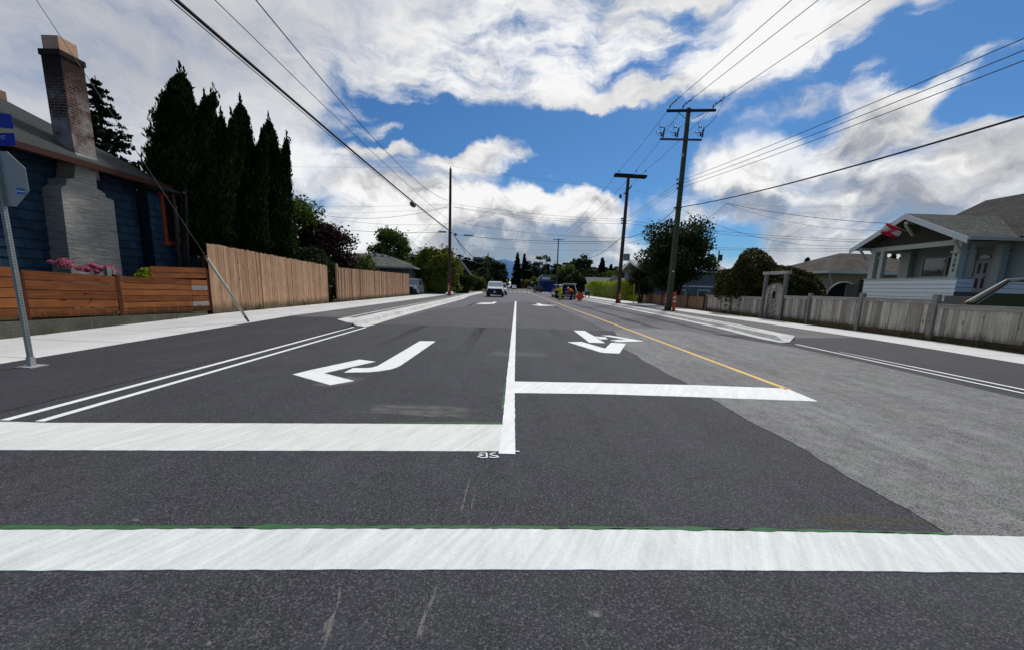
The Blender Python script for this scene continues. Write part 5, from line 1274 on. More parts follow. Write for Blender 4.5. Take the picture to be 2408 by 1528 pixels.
# door with four dark panels and a fanlight, in a door case
dy0, dy1 = atx(2333, 609, HX).y, atx(2301, 610, HX).y; dz0, dz1 = FL, 3.0
g = MB(); g.span((HX - .05, dy0 - .02, dz0), (HX - .023, dy1 + .02, dz1)); dr = P(g, 'door', plain('door_grey', (.36, .38, .40), .5, .4))
dm = plain('door_panel', (.030, .006, .008), .4, .4)
for fy, fz0, fz1 in ((.16, .58, .90), (.62, .58, .90), (.16, .14, .44), (.62, .14, .44)):
    g = MB(); yy = dy0 + (dy1 - dy0) * fy; g.span((HX - .056, yy, dz0 + (dz1 - dz0) * fz0), (HX - .0505, yy + (dy1 - dy0) * .22, dz0 + (dz1 - dz0) * fz1)); P(g, 'door_panel', dm, dr)
g = MB(); g.ball((HX - .09, dy0 + .06, dz0 + .62), .03); P(g, 'handle', IRON, dr)
g = MB(); c = (dy0 + dy1) / 2; rr = (dy1 - dy0) * .42; pts = [(HX - .05, c + rr * math.cos(a), dz1 + .05 + rr * .75 * math.sin(a)) for a in np.linspace(0, math.pi, 12)]; g.slab(pts, (.026, 0, 0)); P(g, 'fanlight', GLASS)
g = MB(); g.span((HX - .09, dy0 - .20, FL), (HX - .024, dy0 - .05, 3.5)); g.span((HX - .09, dy1 + .05, FL), (HX - .024, dy1 + .20, 3.5)); g.span((HX - .092, dy0 - .2, 3.5), (HX - .024, dy1 + .2, 3.62)); P(g, 'door_case', TRIMG)
g = MB(); g.span((HX - .18, dy1 + .25, 3.05), (HX - .03, dy1 + .42, 3.28), bev=.02); P(g, 'porch_lamp', IRON)
# wide dark window at the frame's edge
g = MB(); g.span((HX - .05, 10.6, 2.3), (HX - .024, 12.1, 3.4)); w3 = P(g, 'window', TRIMG); g = MB(); g.span((HX - .062, 10.7, 2.4), (HX - .0505, 12.0, 3.3)); P(g, 'pane', GLASS, w3)
# porch deck, boarded rail, posts, beam
g = MB(); g.span((PX0 + .05, PYa, FL - .12), (HX - .03, PYb, FL)); g.span((PX0 + .8, 12.6, FL - .12), (HX - .03, PYa - .002, FL - .002)); P(g, 'porch_deck', plain('deck', (.2, .2, .19), .8, .2))
g = MB(); lap_x(g, PX0, PYa, PYb, 1.16, 2.22, -1, .155); P(g, 'porch_rail', SID_B, fix=True); g = MB(); g.span((PX0 + .002, PYa + .01, 1.16), (PX0 + .10, PYb, 2.22)); P(g, 'rail_shade_core', M_BLACK)  # black core puts the shade of the board gaps into the colour
g = MB(); lap_y(g, PYa, PX0 + .0, PX0 + .62, 1.72, 2.22, -1, .155); P(g, 'porch_rail', SID_B, fix=True); g = MB(); g.span((PX0 + .101, PYa + .012, 1.72), (PX0 + .62, PYa + .08, 2.22)); P(g, 'rail_shade_core', M_BLACK)
g = MB(); g.span((PX0 - .04, PYa - .04, 2.222), (PX0 + .14, PYb + .03, 2.26)); g.span((PX0 + .142, PYa - .04, 2.222), (PX0 + .64, PYa + .12, 2.26)); P(g, 'rail_cap', TRIMG)
def post(y, x, wd, name='porch_post', z1=3.52):
    g = MB(); g.box((x, y, (FL + z1) / 2), (wd, wd, z1 - FL), None, taper=.92); g.span((x - wd * .65, y - wd * .65, z1 - .36), (x + wd * .65, y + wd * .65, z1 - .30)); return P(g, name, TRIMG)
pr = post(14.86, PX0 + .165, .26)
post(14.86, PX0 + .52, .20); post(14.86, HX - .2, .26)
post(18.28, PX0 + .165, .24); post(17.88, PX0 + .165, .18); post(18.3, HX - .16, .22)
NUM = plain('number_dark', (.03, .03, .03), .5, .4)
for i, chh in enumerate('4284'):
    mw = Matrix.Translation((PX0 + .033 - hc[0], 14.86 - hc[1], 3.07 - i * .185)) @ Matrix.Rotation(rad(-90), 4, 'Z') @ Matrix.Rotation(rad(90), 4, 'X'); letters(chh, .20, NUM, 'house_number', pr, mw, .006)
g = MB(); g.bar((PX0 + .14, 14.62, 3.56), (PX0 + .14, 18.5, 3.56), .10, .20); g.bar((PX0 + .2, 14.86, 3.55), (HX, 14.86, 3.55), .18, .10, (0, 0, 1)); g.bar((PX0 + .2, 18.3, 3.55), (HX, 18.3, 3.55), .18, .10); P(g, 'beam', TRIMG)
# porch gable roof, ridge along x
GX, RY, RZ, EZ2, HWd = 16.15, 16.62, 4.80, 3.60, 2.42
XB = 21.5
g = MB()
for s in (-1, 1):
    A = Vector((GX, RY, RZ)); B = Vector((GX, RY + s * HWd, EZ2)); C2 = Vector((XB, RY + s * HWd, EZ2)); D2 = Vector((XB, RY, RZ)); up = Vector((0, 0, .07))
    g.slab([A, B, C2, D2], up)
P(g, 'porch_roof', ROOF_P, fix=True)
for s in (-1, 1):
    g = MB(); g.slab([(GX - .035, RY, RZ + .06), (GX - .035, RY, RZ - .16), (GX - .035, RY + s * (HWd + .02), EZ2 - .17), (GX - .035, RY + s * (HWd + .02), EZ2 + .05)], (.033, 0, 0)); P(g, 'bargeboard', TRIMW, fix=True)
g = MB(); g.slab([(PX0 + .06, RY - 1.95, 3.66), (PX0 + .06, RY + 1.95, 3.66), (PX0 + .06, RY, 4.62)], (.06, 0, 0)); P(g, 'gable_wall', plain('gable_dark', (.045, .045, .034), .8, .1), fix=True)
g = MB(); g.bar((GX + .05, RY, 4.50), (PX0 + .3, RY, 4.50), .14, .10); g.bar((GX + .06, RY, 4.42), (PX0 + .05, RY, 4.0), .07, .09, (0, 1, 0))
for s in (-1, 1): g.bar((GX + .05, RY + s * 1.95, 3.62), (PX0 + .2, RY + s * 1.95, 3.62), .12, .09); g.bar((GX + .08, RY + s * 1.95, 3.56), (PX0 + .02, RY + s * 1.95, 3.12), .07, .08, (0, 1, 0))
P(g, 'knee_brace', TRIMG)
g = MB(); g.slab([(GX, RY - HWd - .06, EZ2 - .05), (XB, RY - HWd - .06, EZ2 - .05), (XB, RY - HWd - .06, EZ2 + .06), (GX, RY - HWd - .06, EZ2 + .06)], (0, .06, 0)); P(g, 'gutter', TRIMG, fix=True)
# main roof: ridge along y, slope to the street, hipped at its far end
rx_ = 22.0; pk = atx(2317, 472, rx_); near = atx(2398, 458, rx_)
zr_ = pk.z
g = MB(); ex, ez = 18.05, 3.72
P1, P2 = (rx_, pk.y, zr_), (rx_, 3.0, zr_)
g.poly([(ex, 3, ez), P2, P1, (ex, 19.4, ez)]); g.poly([(ex, 19.4, ez), P1, (27.5, 19.4, ez)]); g.poly([P2, (27.5, 3, ez), (27.5, 19.4, ez), P1]); g.poly([(ex, 3, ez - .03), (ex, 19.4, ez - .03), (27.5, 19.4, ez - .03), (27.5, 3, ez - .03)]); P(g, 'main_roof', ROOF_M)
g = MB(); g.span((ex - .05, 3, ez - .18), (ex + .03, 14.1, ez - .004)); g.span((ex + .04, 19.36, ez - .18), (27.5, 19.45, ez - .004)); P(g, 'fascia', TRIMG)
# stair flank wall with sloping cap
SY = 12.75
def sx(px, py): return aty(px, py, SY)
a, b, c, d = sx(2276, 711), sx(2364, 659), sx(2407, 655), sx(2470, 652)
a2, b2 = sx(2300, 714), sx(2374, 664)
def slope_x(z): return a2.x + (b2.x - a2.x) * (z - a2.z) / (b2.z - a2.z)
g = MB(); g.slab([(b.x, SY + .02, b.z - .05), (a.x, SY + .02, a.z - .05), (a.x - .05, SY + .02, .1), (HX, SY + .02, .1), (HX, SY + .02, c.z - .06), (c.x, SY + .02, c.z - .06)], (0, .08, 0)); P(g, 'stair_wall', SID_GR, fix=True)
def clipped(z0, z1, ch):
    g = MB(); z = z0
    while z < z1 - .02:
        t_ = min(z + ch - .012, z1); x0 = max(slope_x(z), a2.x) + .03; x1 = max(slope_x(t_), a2.x) + .03
        g.slab([(x0, SY, z), (HX, SY, z), (HX, SY, t_), (x1, SY, t_)], (0, .018, 0)); z += ch
    return g
zb_ = sx(2407, 692).z; zt_2 = sx(2407, 664).z
P(clipped(zb_, zt_2, .155), 'stair_siding', SID_B, fix=True)
P(clipped(.4, zb_ - .01, .165), 'stair_siding', SID_GR, fix=True)
g = MB(); g.bar((a.x - .1, SY - .01, a.z), (b.x, SY - .01, b.z), .025, .03, (0, 1, 0)); P(g, 'stair_cap', TRIMW)
g = MB(); g.bar((b.x, SY - .01, b.z + .005), (d.x, SY - .01, d.z), .05, .06, (0, 1, 0)); P(g, 'stair_cap', TRIMW)
g = MB(); g.bar((a2.x - .08, SY - .02, a2.z), (b2.x, SY - .02, b2.z), .03, .035, (0, 1, 0)); P(g, 'handrail', TRIMW)
g = MB(); m1, m2 = (a + a2) / 2, (b + b2) / 2; g.bar((m1.x - .08, SY + .008, m1.z), (m2.x, SY + .008, m2.z), .022, max(.05, abs((a - a2).dot(Vector((.5, 0, -.87))))), (0, 1, 0)); P(g, 'stair_board', plain('board_worn', (.05, .044, .037), .85, .1, var=.35))
g = MB()
for i in range(7): x = a.x + (b.x - a.x) * i / 7; g.span((x, SY + .11, .1), (x + .3, 14.3, .25 + i * .22))
P(g, 'steps', plain('step_grey', (.16, .16, .15), .9, .1))
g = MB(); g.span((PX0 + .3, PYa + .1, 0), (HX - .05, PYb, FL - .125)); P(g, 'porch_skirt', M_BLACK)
g = MB(); p = aty(2263, 712, 12.9); g.span((p.x, 12.82, .3), (p.x + .10, 12.92, p.z + .12)); o = g.build('timber_post', plain('timber_new', (.28, .16, .07), .8, .2, var=.3)); tag(relocate(o, (p.x, 12.87, .3)), 'short raw timber post at the foot of the porch stairs', 'post')
# flag on the porch beam
fl = thing('flag', 'crumpled red and white maple leaf flag flying from a slanted staff on the porch gable', 'flag', (16.45, 16.3, 3.95))
tip = aty(2093, 534, 16.9); F0 = Vector((16.45, 16.3, 3.95)); tipv = Vector((15.55, 16.80, 4.52))
g = MB(); g.tube([(0, 0, 0), tuple(tipv - F0)], .013, 6); g.build('staff', plain('staff', (.4, .33, .2), .5, .3), fl)
RED = plain('flag_red', (.62, .015, .045), .7, .2, var=.15); WHT = plain('flag_white', (.66, .55, .56), .7, .2, var=.15)
def flag_pt(u, v):
    b = tipv - F0 + (F0 - tipv) * (.02 + .55 * v); w_ = .05 * math.sin(u * 9 + v * 4) + .03 * math.sin(v * 11 + u * 5)
    return b + Vector((-.10 * u + w_, .14 * u + w_ * .6, -.42 * u ** 1.1 * (1 - .45 * v) - .05 * v + .04 * math.sin(u * 7 + v * 6)))
for nm, u0, u1, m_ in (('flag_bar', 0, .27, RED), ('flag_field', .27, .73, WHT), ('flag_bar', .73, 1, RED)):
    g = MB(); g.grid([[flag_pt(u, v) for v in np.linspace(0, 1, 10)] for u in np.linspace(u0, u1, 7)]); g.grid([[flag_pt(u, v) + Vector((.004, .003, 0)) for v in np.linspace(1, 0, 10)] for u in np.linspace(u0, u1, 7)]); o = g.build(nm, m_, fl)
    if nm == 'flag_field':
        leaf2 = [(0, .42), (.07, .28), (.18, .33), (.15, .10), (.30, .20), (.36, .08), (.28, -.02), (.40, -.12), (.20, -.24), (.04, -.22), (.04, -.42)]
        outl = leaf2 + [(-x, y) for x, y in reversed(leaf2[1:])]
        for q in (-1, 1):
            g = MB(); g.poly([flag_pt(.5 + y * .46, .5 + x * .5) + Vector((-.008, -.006, 0)) * q for x, y in outl]); g.build('leaf_emblem', RED, o)

# ---- brown-roofed bungalow
ROOF_B = roof_shake('roof_brown', (.075, .066, .058), 11, .1)
STU = plain('stucco_beige', (.33, .31, .25), .9, .1, var=.1, scale=4)
bc2 = (24, 28, 0); bh = thing('bungalow', 'beige stucco bungalow with a brown hipped roof between the round bush and the porch house', 'house', bc2)
g = MB(); A = (20, 24.85, 3.0); W2, D2_, t_ = 9.2, 7.4, 3.4
B = (20 + W2, 24.85, 3.0); C3 = (20 + W2, 24.85 + D2_, 3.0); E3 = (20, 24.85 + D2_, 3.0); r1, r2 = (20 + 3.5, 24.85 + 3.7, 4.46), (20 + W2 - 3.5, 24.85 + 3.7, 4.46)
g.poly([A, B, r2, r1]); g.poly([B, C3, r2]); g.poly([C3, E3, r1, r2]); g.poly([E3, A, r1]); g.poly([(20, 24.85, 2.97), E3[:2] + (2.97,), C3[:2] + (2.97,), B[:2] + (2.97,)]); shift(g, bc2).build('roof', ROOF_B, bh)
g = MB(); g.span((19.93, 24.79, 2.84), (20 + W2, 24.848, 3.0)); g.span((19.93, 24.85, 2.84), (19.998, 24.85 + D2_, 3.0)); shift(g, bc2).build('gutter', TRIMW, bh)
g = MB(); g.span((20.6, 25.5, 0), (20 + W2 - .6, 24.85 + D2_ - .6, 2.95)); shift(g, bc2).build('wall', STU, bh)
g = MB(); g.tube([(20.1, 24.9, 2.85), (20.1, 24.95, 2.75), (20.65, 25.4, 2.3), (20.65, 25.42, .2)], .05, 8); shift(g, bc2).build('downpipe', TRIMW, bh)
g = MB(); g.span((21.4, 25.44, .9), (24.5, 25.497, 2.15)); wv2 = shift(g, bc2).build('window', plain('frame_brown', (.16, .10, .05), .7, .2), bh); g = MB(); g.span((21.5, 25.41, .95), (24.4, 25.437, 2.07)); shift(g, bc2).build('pane', GLASS, wv2)
# round-topped trellis screen and dark lattice in the gap
lt = thing('lattice_screen', 'dark timber lattice screen standing between the bungalow and the porch rail', 'screen', (18.6, 19.9, 0))
g = MB()
for i in range(7): g.span((-.9 + i * .3, 0, .9), (-.86 + i * .3, .02, 2.25))
for i in range(6): g.span((-.95, -.022, 1.0 + i * .24), (1.0, -.002, 1.04 + i * .24))
g.build('lattice', plain('lattice_dark', (.035, .032, .03), .9, .1), lt)
g = MB(); g.span((-1.0, .022, .5), (-.5, .05, 2.3)); g.span((-1.6, .022, .5), (-1.02, .05, 2.05)); g.build('panel', MATS['wood_post'], lt)
g = MB(); pts = [(math.cos(a) * .95, math.sin(a) * .95) for a in np.linspace(0, math.pi, 15)]
g.slab([(x, 0, 1.0 + z) for x, z in pts], (0, .04, 0)); o = g.build('arched_panel', M_BLACK); o.location = (19.0, 22.4, .25); rim = MB(); rim.tube([(x * 1.02, 0, 1.0 + z * 1.02) for x, z in pts], .035, 6); rim.build('rim', TRIMG, o); tag(o, 'black half-round panel with a pale rim leaning in front of the bungalow', 'screen')

# ---- blue-grey house behind the big tree
bl = (20, 49, 0); bh2 = thing('house', 'slate-blue two-storey house with white trim behind the big tree on the right', 'house', bl)
SLATE = plain('siding_slate', (.115, .155, .185), .7, .3, var=.07, scale=3); WTR = plain('trim_white', (.68, .70, .72), .6, .3)
zE = aty(1690, 636.5, 46).z; xR = aty(1714, 636, 46).x
g = MB(); g.span((15.4, 46.6, 0), (xR - .3, 54, zE - .1)); shift(g, bl).build('wall', SLATE, bh2)
g = MB(); lap_y(g, 46.6, 15.4, xR - .3, .2, zE - .35, -1, .2); shift(g, bl).build('siding', SLATE, bh2, True)
g = MB(); g.slab([(14.9, 50.2, zE + 1.15), (14.9, 46, zE), (xR, 46, zE), (xR, 50.2, zE + 1.15)], (0, 0, .1)); g.slab([(14.9, 50.2, zE + 1.15), (14.9, 54.6, zE), (xR, 54.6, zE), (xR, 50.2, zE + 1.15)], (0, 0, .1)); shift(g, bl).build('roof', plain('roof_pale', (.33, .33, .34), .9, .1), bh2, True)
g = MB(); g.span((14.88, 45.93, zE - .28), (xR, 45.998, zE + .08)); g.slab([(14.84, 46, zE - .25), (14.84, 46, zE + .1), (14.84, 50.2, zE + 1.25), (14.84, 54.6, zE + .1), (14.84, 54.6, zE - .25), (14.84, 50.2, zE + .9)], (.05, 0, 0)); shift(g, bl).build('fascia', WTR, bh2, True)
g = MB(); g.span((15.4, 46.53, 1.95), (xR - .3, 46.575, 2.12)); shift(g, bl).build('belt_course', WTR, bh2)
for x0, x1, z0, z1 in ((17.4, 18.9, 2.25, 3.3), (19.6, 20.6, .45, 1.5), (22.2, 23.4, .5, 1.55), (24.2, 25.2, .5, 1.55)):
    g = MB(); g.span((x0 - .1, 46.52, z0 - .1), (x1 + .1, 46.572, z1 + .1)); w_ = shift(g, bl).build('window', WTR, bh2); g = MB(); g.span((x0, 46.50, z0), (x1, 46.518, z1)); shift(g, bl).build('pane', GLASS, w_)
# vent pipe pole with a small box
p = aty(1690, 590, 60); g = MB(); g.tube([(0, 0, 0), (.05, 0, p.z)], .10, 8); g.box((.25, -.1, p.z * .86), (.5, .4, .9)); o = g.build('utility_pole', W_POLE); o.location = (p.x, 60, 0); tag(o, 'short pole with a small grey box between the slate-blue house and the round bush', 'utility pole', 'wooden utility poles')

# ---- trees, bushes and hedge
broadleaf('big dark broad tree behind the greenish pole', Vector((aty(1584, 700, 35).x, 35, .1)), 4.55, 3.4, .7, aty(1560, 512, 35).z - .1, L_DARK, 91, 28000, .14, 84, 1.0, .17, stems=3, limbs=12, fill=.25)
broadleaf('small dark tree at the end of the tan-brown fence', Vector((aty(1505, 700, 39).x, 39, .1)), 1.5, 1.4, 1.0, 3.9, L_DARK, 92, 3600, .15, 22, .6, .12, stems=2)
shrub('big round laurel bush rising over the silver fence', Vector((aty(1778, 700, 24.8).x, 24.8, 0)), 2.35, 2.2, aty(1777, 596, 24.8).z - .12, L_LAUREL, 93, 22000, .085, name='bush', cat='bush')
shrub('lower laurel bush leaning over the garden gate lintel', Vector((aty(1868, 690, 22.6).x, 22.6, 0)), 1.25, 1.2, aty(1880, 641, 22.6).z, L_LAUREL, 94, 9000, .08, name='bush', cat='bush')
hg = shrub('clipped bright yellow-green hedge beyond the grey-box pole', Vector((14.9, 58.5, 0)), .95, 12.4, 2.45, L_YG, 95, 16000, .13, name='hedge', cat='hedge', boxy=.62)
yp = onz(1488.7, 718); g = MB(); g.tube([(0, 0, 0), (-.08, 0, aty(1486, 671, yp.y).z)], .045, 8); o = g.build('marker_stake', plain('yellow_paint', (.42, .33, .05), .6, .3)); o.location = (yp.x, yp.y, .1); tag(o, 'slim yellow stake on the pavement right of the grey-box pole', 'stake')
# small house behind the hedge
sh = (17, 84, 0); s_h = thing('house', 'small grey house with a pale gable showing over the bright hedge', 'house', sh)
q = [aty(x, y, 84) for x, y in ((1377, 653), (1418, 654), (1436, 647), (1452, 659), (1420, 661))]
g = MB(); g.slab([(q[0].x, 82, q[0].z - 1.4), (q[0].x + .3, 86, q[0].z + .0), (q[2].x + 4, 86, q[1].z), (q[2].x + 4, 82, q[0].z - 1.4)], (0, 0, .12)); shift(g, sh).build('roof', plain('roof_slate', (.13, .14, .15), .9, .1), s_h, True)
g = MB(); g.slab([(q[4].x, 81, .1), (q[3].x, 81, .1), (q[3].x, 81, q[3].z), (q[2].x, 81, q[2].z - .1), (q[4].x, 81, q[4].z)], (0, .3, 0)); shift(g, sh).build('gable_wall', plain('gable_pale', (.30, .30, .27), .8, .1), s_h, True)
g = MB(); g.span((q[0].x + .3, 82.5, 0), (q[2].x + 4, 86, q[0].z - 1.4)); shift(g, sh).build('wall', plain('gable_pale', (.30, .30, .27), .8, .1), s_h)
# ------------------------------------------------------------------ vehicles
random.seed(47)
TYRE = plain('tyre', (.012, .012, .012), .9, .1); RIM = plain('rim', (.35, .36, .37), .35, .5, .6); BLK = plain('black_trim', (.010, .010, .011), .45, .4)
AUTOG = plain('auto_glass', (.05, .065, .07), .03, .9, var=.02); AUTOP = plain('auto_glass_sky_sheen', (.30, .36, .36), .05, .9, var=.1); LAMP = plain('headlamp', (.55, .57, .58), .1, .8); TAIL = plain('taillamp', (.30, .01, .01), .2, .6)  # pale glass: sky reflection put into the pickup windscreen's colour
def car_paint(name, c, metal=0.0):
    if name in MATS: return MATS[name]
    m, t, b = new_mat(name, .25, .5, metal); b.inputs['Coat Weight'].default_value = .6; b.inputs['Coat Roughness'].default_value = .05
    n = t.noise(objv(t), 2.5, 4, .6); t.put(b.inputs['Base Color'], t.vm('SCALE', c, scale=t.mad(t.sub(n, .5), .14, 1.0))); MATS[name] = m; return m
def loft(g, st, r=None, smooth=False):
    """st: (y, z_bottom, z_top, half_width, inset_at_top)"""
    rows = []
    for y, zb, zt, w_, ins in st:
        h = zt - zb; hp = [(w_ * .90, zb), (w_, zb + h * .15), (w_ * 1.0, zb + h * .55), (w_ - ins * .45, zb + h * .85), (w_ - ins, zt)]
        rows.append([(x, y, z) for x, z in hp] + [(-x, y, z) for x, z in reversed(hp)])
    o = len(g.v); g.grid([r_ + [r_[0]] for r_ in rows], smooth=smooth)
    g.poly(list(reversed(rows[0]))); g.poly(rows[-1])
def vehicle(name, label, cat, loc, rz, L, W, H, belt, hood, cab, paintm, group=None, pickup=False, grille=True, tail_open=False, roof=None, clear=.24, wr=.36, plate=True):
    t = thing(name, label, cat, loc, group, rz); w = W / 2; yr, yf = -L / 2, L / 2; rb, rt, ft, fb = cab
    g = MB(); top = lambda y: belt if y < fb else hood + (belt - hood) * max(0, 1 - (y - fb) / (yf - fb)) * .6
    loft(g, [(yr, clear + .18, belt - .10, w * .93, .06), (yr + .12, clear, belt - .02, w * .985, .07), (rb + .1, clear, belt, w, .08), (fb - .05, clear, belt, w, .08), (fb + .25, clear, top(fb + .25), w, .12), ((fb + yf) / 2, clear, top((fb + yf) / 2), w * .99, .14), (yf - .22, clear, hood - .03, w * .96, .14), (yf - .04, clear + .1, hood - .14, w * .90, .12), (yf, clear + .2, hood - .26, w * .86, .10)], smooth=False)
    body = g.build('body', paintm, t, True)
    wt = w * .80; g = MB(); z0, z1 = belt - .02, H
    def ring(yb, yt, f): return yb + (yt - yb) * f
    rows = []
    for yb, yt in ((rb, rt), (rb + .06, rt + .12), (fb - .06, ft - .12), (fb, ft)):
        rows.append([(-(w - .08), yb, z0), (-(wt + .05), ring(yb, yt, .8), z0 + (z1 - z0) * .86), (-wt + .1, yt, z1), (wt - .1, yt, z1), (wt + .05, ring(yb, yt, .8), z0 + (z1 - z0) * .86), (w - .08, yb, z0)])
    g.grid(rows, smooth=False); g.poly(rows[0]); g.poly(list(reversed(rows[-1])))
    cabin = g.build('cabin', roof or paintm, t, True)
    def pane(nm, y_b, y_t, sgn, lo=.10, hi=.80, win=.9):
        P = []
        for f, ws in ((lo, 1), (hi, 1)):
            y = ring(y_b, y_t, f * .93) + .015 * sgn; z = z0 + (z1 - z0) * f; hw = (w - .08 + (wt + .05 - (w - .08)) * f / .86) * win
            P.append((-hw, y, z)); P.append((hw, y, z))
        g = MB(); g.poly([P[0], P[1], P[3], P[2]] if sgn < 0 else [P[1], P[0], P[2], P[3]]); return g.build(nm, AUTOP if (pickup and sgn > 0) else AUTOG, cabin)
    pane('windscreen', fb, ft, 1)
    if not tail_open: pane('rear_window', rb, rt, -1, .12, .78)
    for s in (-1, 1):
        g = MB()
        cuts = [rb + (fb - rb) * f for f in ((.06, .30, .33, .60, .63, .90) if not pickup else (.05, .46, .50, .92))]
        for i in range(0, len(cuts), 2):
            P = []
            for y, f in ((cuts[i], .10), (cuts[i + 1], .10), (cuts[i + 1], .80), (cuts[i], .80)):
                k = (y - rb) / (fb - rb); yy = y + ((rt + (ft - rt) * k) - y) * f; x = s * (w - .08 + (wt + .05 - (w - .08)) * f / .86 + .012); P.append((x, yy, z0 + (z1 - z0) * f))
            g.poly(P if s > 0 else list(reversed(P)))
        g.build('side_window', AUTOG, cabin)
        g = MB(); g.box((s * (w + .12), fb - .25, belt + .12), (.20, .10, .18), bev=.03); g.build('mirror', BLK, t)
        for y in (yr + L * .19, yf - L * .18):
            g = MB(); g.lathe((s * (w - .12), y, wr), [(wr * .55, -.11), (wr * .9, -.12), (wr, -.08), (wr, .08), (wr * .9, .12), (wr * .55, .11)], 18, 'X'); wh = g.build('wheel', TYRE, t)
            g = MB(); g.lathe((s * (w - .01), y, wr), [(.03, -.02), (wr * .58, -.02), (wr * .58, .02), (wr * .5, .0), (.06, .015)], 14, 'X'); g.build('rim', RIM, wh)
        g = MB(); g.box((s * w * .70, yf - .06, hood - .30), (W * .17, .14, .17), bev=.02); g.build('headlight', LAMP, t)
        g = MB(); g.box((s * w * .86, yr + .01, belt - .22), (W * .10, .08, .30)); g.build('taillight', TAIL, t)
    if grille:
        gw_, gh_ = (W * .88, .52) if pickup else (W * .56, .30)
        g = MB(); g.box((0, yf + .02, hood - .20 - gh_ / 2), (gw_, .08, gh_), bev=.02); gr = g.build('grille', BLK, t)
        g = MB(); g.box((0, yf + .065, hood - .36), (.20, .012, .07)); g.build('badge', RIM, gr)
    g = MB(); g.box((0, yf + .03, clear + .20), (W * .99, .22, .44 if pickup else .34), bev=.04); fbp = g.build('front_bumper', BLK, t)
    g = MB(); g.box((0, yr - .02, clear + .22), (W * .90, .14, .24), bev=.04); g.build('rear_bumper', BLK if not tail_open else RIM, t)
    if plate:
        g = MB(); g.box((0, yf + .145, clear + .26), (.32, .01, .16)); g.build('licence_plate', WHITEB, fbp)
    if pickup:
        g = MB(); g.span((-w + .14, yr + .08, belt - .30), (w - .14, rb - .02, belt + .006)); g.build('bed', BLK, t)
    return t
WHITE_C = car_paint('car_white', (.86, .87, .88)); BLACK_C = car_paint('car_black', (.012, .013, .016)); SILVER_C = car_paint('car_silver', (.42, .43, .45), .3); BLUEG_C = car_paint('car_blue_grey', (.16, .19, .25), .3); DKBL_C = car_paint('car_dark_blue', (.015, .02, .035), .1)
pk_ = onz(1163, 699.3)
vehicle('pickup_truck', 'white pickup truck facing the camera with a black grille on the left of the road', 'pickup truck', (pk_.x - .02, pk_.y + 2.9, 0), math.pi, 5.8, 2.12, 1.97, 1.28, 1.22, (-.75, -.55, .95, 1.65), WHITE_C, pickup=True, clear=.36, wr=.41)
g = MB(); g.box((0, 0, 0), (1.55, .05, .04)); o = g.build('tow_bar', RIM); o.parent = bpy.data.objects['pickup_truck']; o.location = (0, 2.95, .36)
vehicle('sport_utility_vehicle', 'white vehicle parked close behind the white pickup, mostly hidden by it', 'car', (-1.85, 62, 0), math.pi, 4.9, 1.95, 1.85, 1.1, 1.08, (-2.2, -1.9, .6, 1.2), WHITE_C)
vehicle('sport_utility_vehicle', 'blue-grey car parked in the driveway past the end of the weathered cedar fence', 'car', (-11.62, 45.2, .12), math.pi + .06, 4.8, 1.95, 1.84, 1.12, 1.10, (-2.2, -1.9, .5, 1.2), BLUEG_C)
vn = onz(1336, 704.5)
van = vehicle('sport_utility_vehicle', 'dark vehicle with a white roof and open tailgate where the two workers stand', 'car', (vn.x + .02, vn.y + 2.5, 0), 0, 5.0, 2.0, 1.80, 1.05, 1.02, (-2.35, -2.2, .7, 1.3), BLACK_C, tail_open=True)
g = MB(); g.box((0, -.75, 1.80), (1.50, 3.0, .05), bev=.015); g.build('roof_panel', WHITE_C, van)
for s in (-1, 1):
    g = MB(); g.bar((s * .93, 1.28, 1.06), (s * .74, .70, 1.79), .07, .06); g.bar((s * .93, -2.36, 1.06), (s * .74, -2.2, 1.79), .07, .07); g.build('pillar', WHITE_C, van)
g = MB(); g.slab([(-.82, -2.50, .62), (.82, -2.50, .62), (.80, -2.42, 1.05), (.70, -2.30, 1.66), (-.70, -2.30, 1.66), (-.80, -2.42, 1.05)], (0, .03, 0)); o = g.build('load_opening_shade', M_BLACK, van)  # solid black slab paints the shaded inside of the vehicle
g = MB(); g.slab([(-.85, -2.25, 1.76), (.85, -2.25, 1.76), (.80, -3.05, 1.92), (-.80, -3.05, 1.92)], (0, 0, .05)); g.build('tailgate', WHITE_C, van)
g = MB(); g.box((-.45, -2.40, 1.2), (.4, .16, .5), bev=.02); g.build('tool_case', plain('case_blue', (.01, .02, .14), .5), van)
vehicle('sport_utility_vehicle', 'silver vehicle parked in front of the dark one with the open tailgate', 'car', (vn.x + .05, vn.y + 9.6, 0), 0, 5.2, 2.0, 1.88, 1.15, 1.1, (-2.5, -2.2, .8, 1.4), SILVER_C)
vd = onz(1265.5, 689); vehicle('minivan', 'black minivan parked beyond the crosswalk on the right', 'van', (vd.x, vd.y + 2.3, 0), .05, 4.8, 1.95, 1.75, 1.05, 1.0, (-2.3, -2.1, .7, 1.6), BLACK_C)
vs = onz(1244, 681.6); vehicle('hatchback', 'silver hatchback far up the road under the two square signs', 'car', (vs.x, vs.y + 2, 0), 0, 4.2, 1.85, 1.6, .95, .95, (-2.0, -1.7, .4, 1.1), SILVER_C)
vt = onz(1198, 682.3); td = thing('work_truck', 'dark work truck loaded with gear far up the left lane', 'truck', (vt.x - 2.5, vt.y + 6, 0))
g = MB(); g.box((0, -2.6, 1.35), (2.3, 1.9, 1.5), bev=.12); g.box((0, -3.4, .95), (2.2, .9, .9), bev=.1); g.build('cab', DKBL_C, td); g = MB(); g.box((0, .8, 1.2), (2.4, 4.6, .9), bev=.05); g.box((.3, .6, 2.0), (1.5, 2.6, .8), bev=.2); g.build('load', plain('load_grey', (.2, .19, .19), .8, var=.6, scale=2), td)
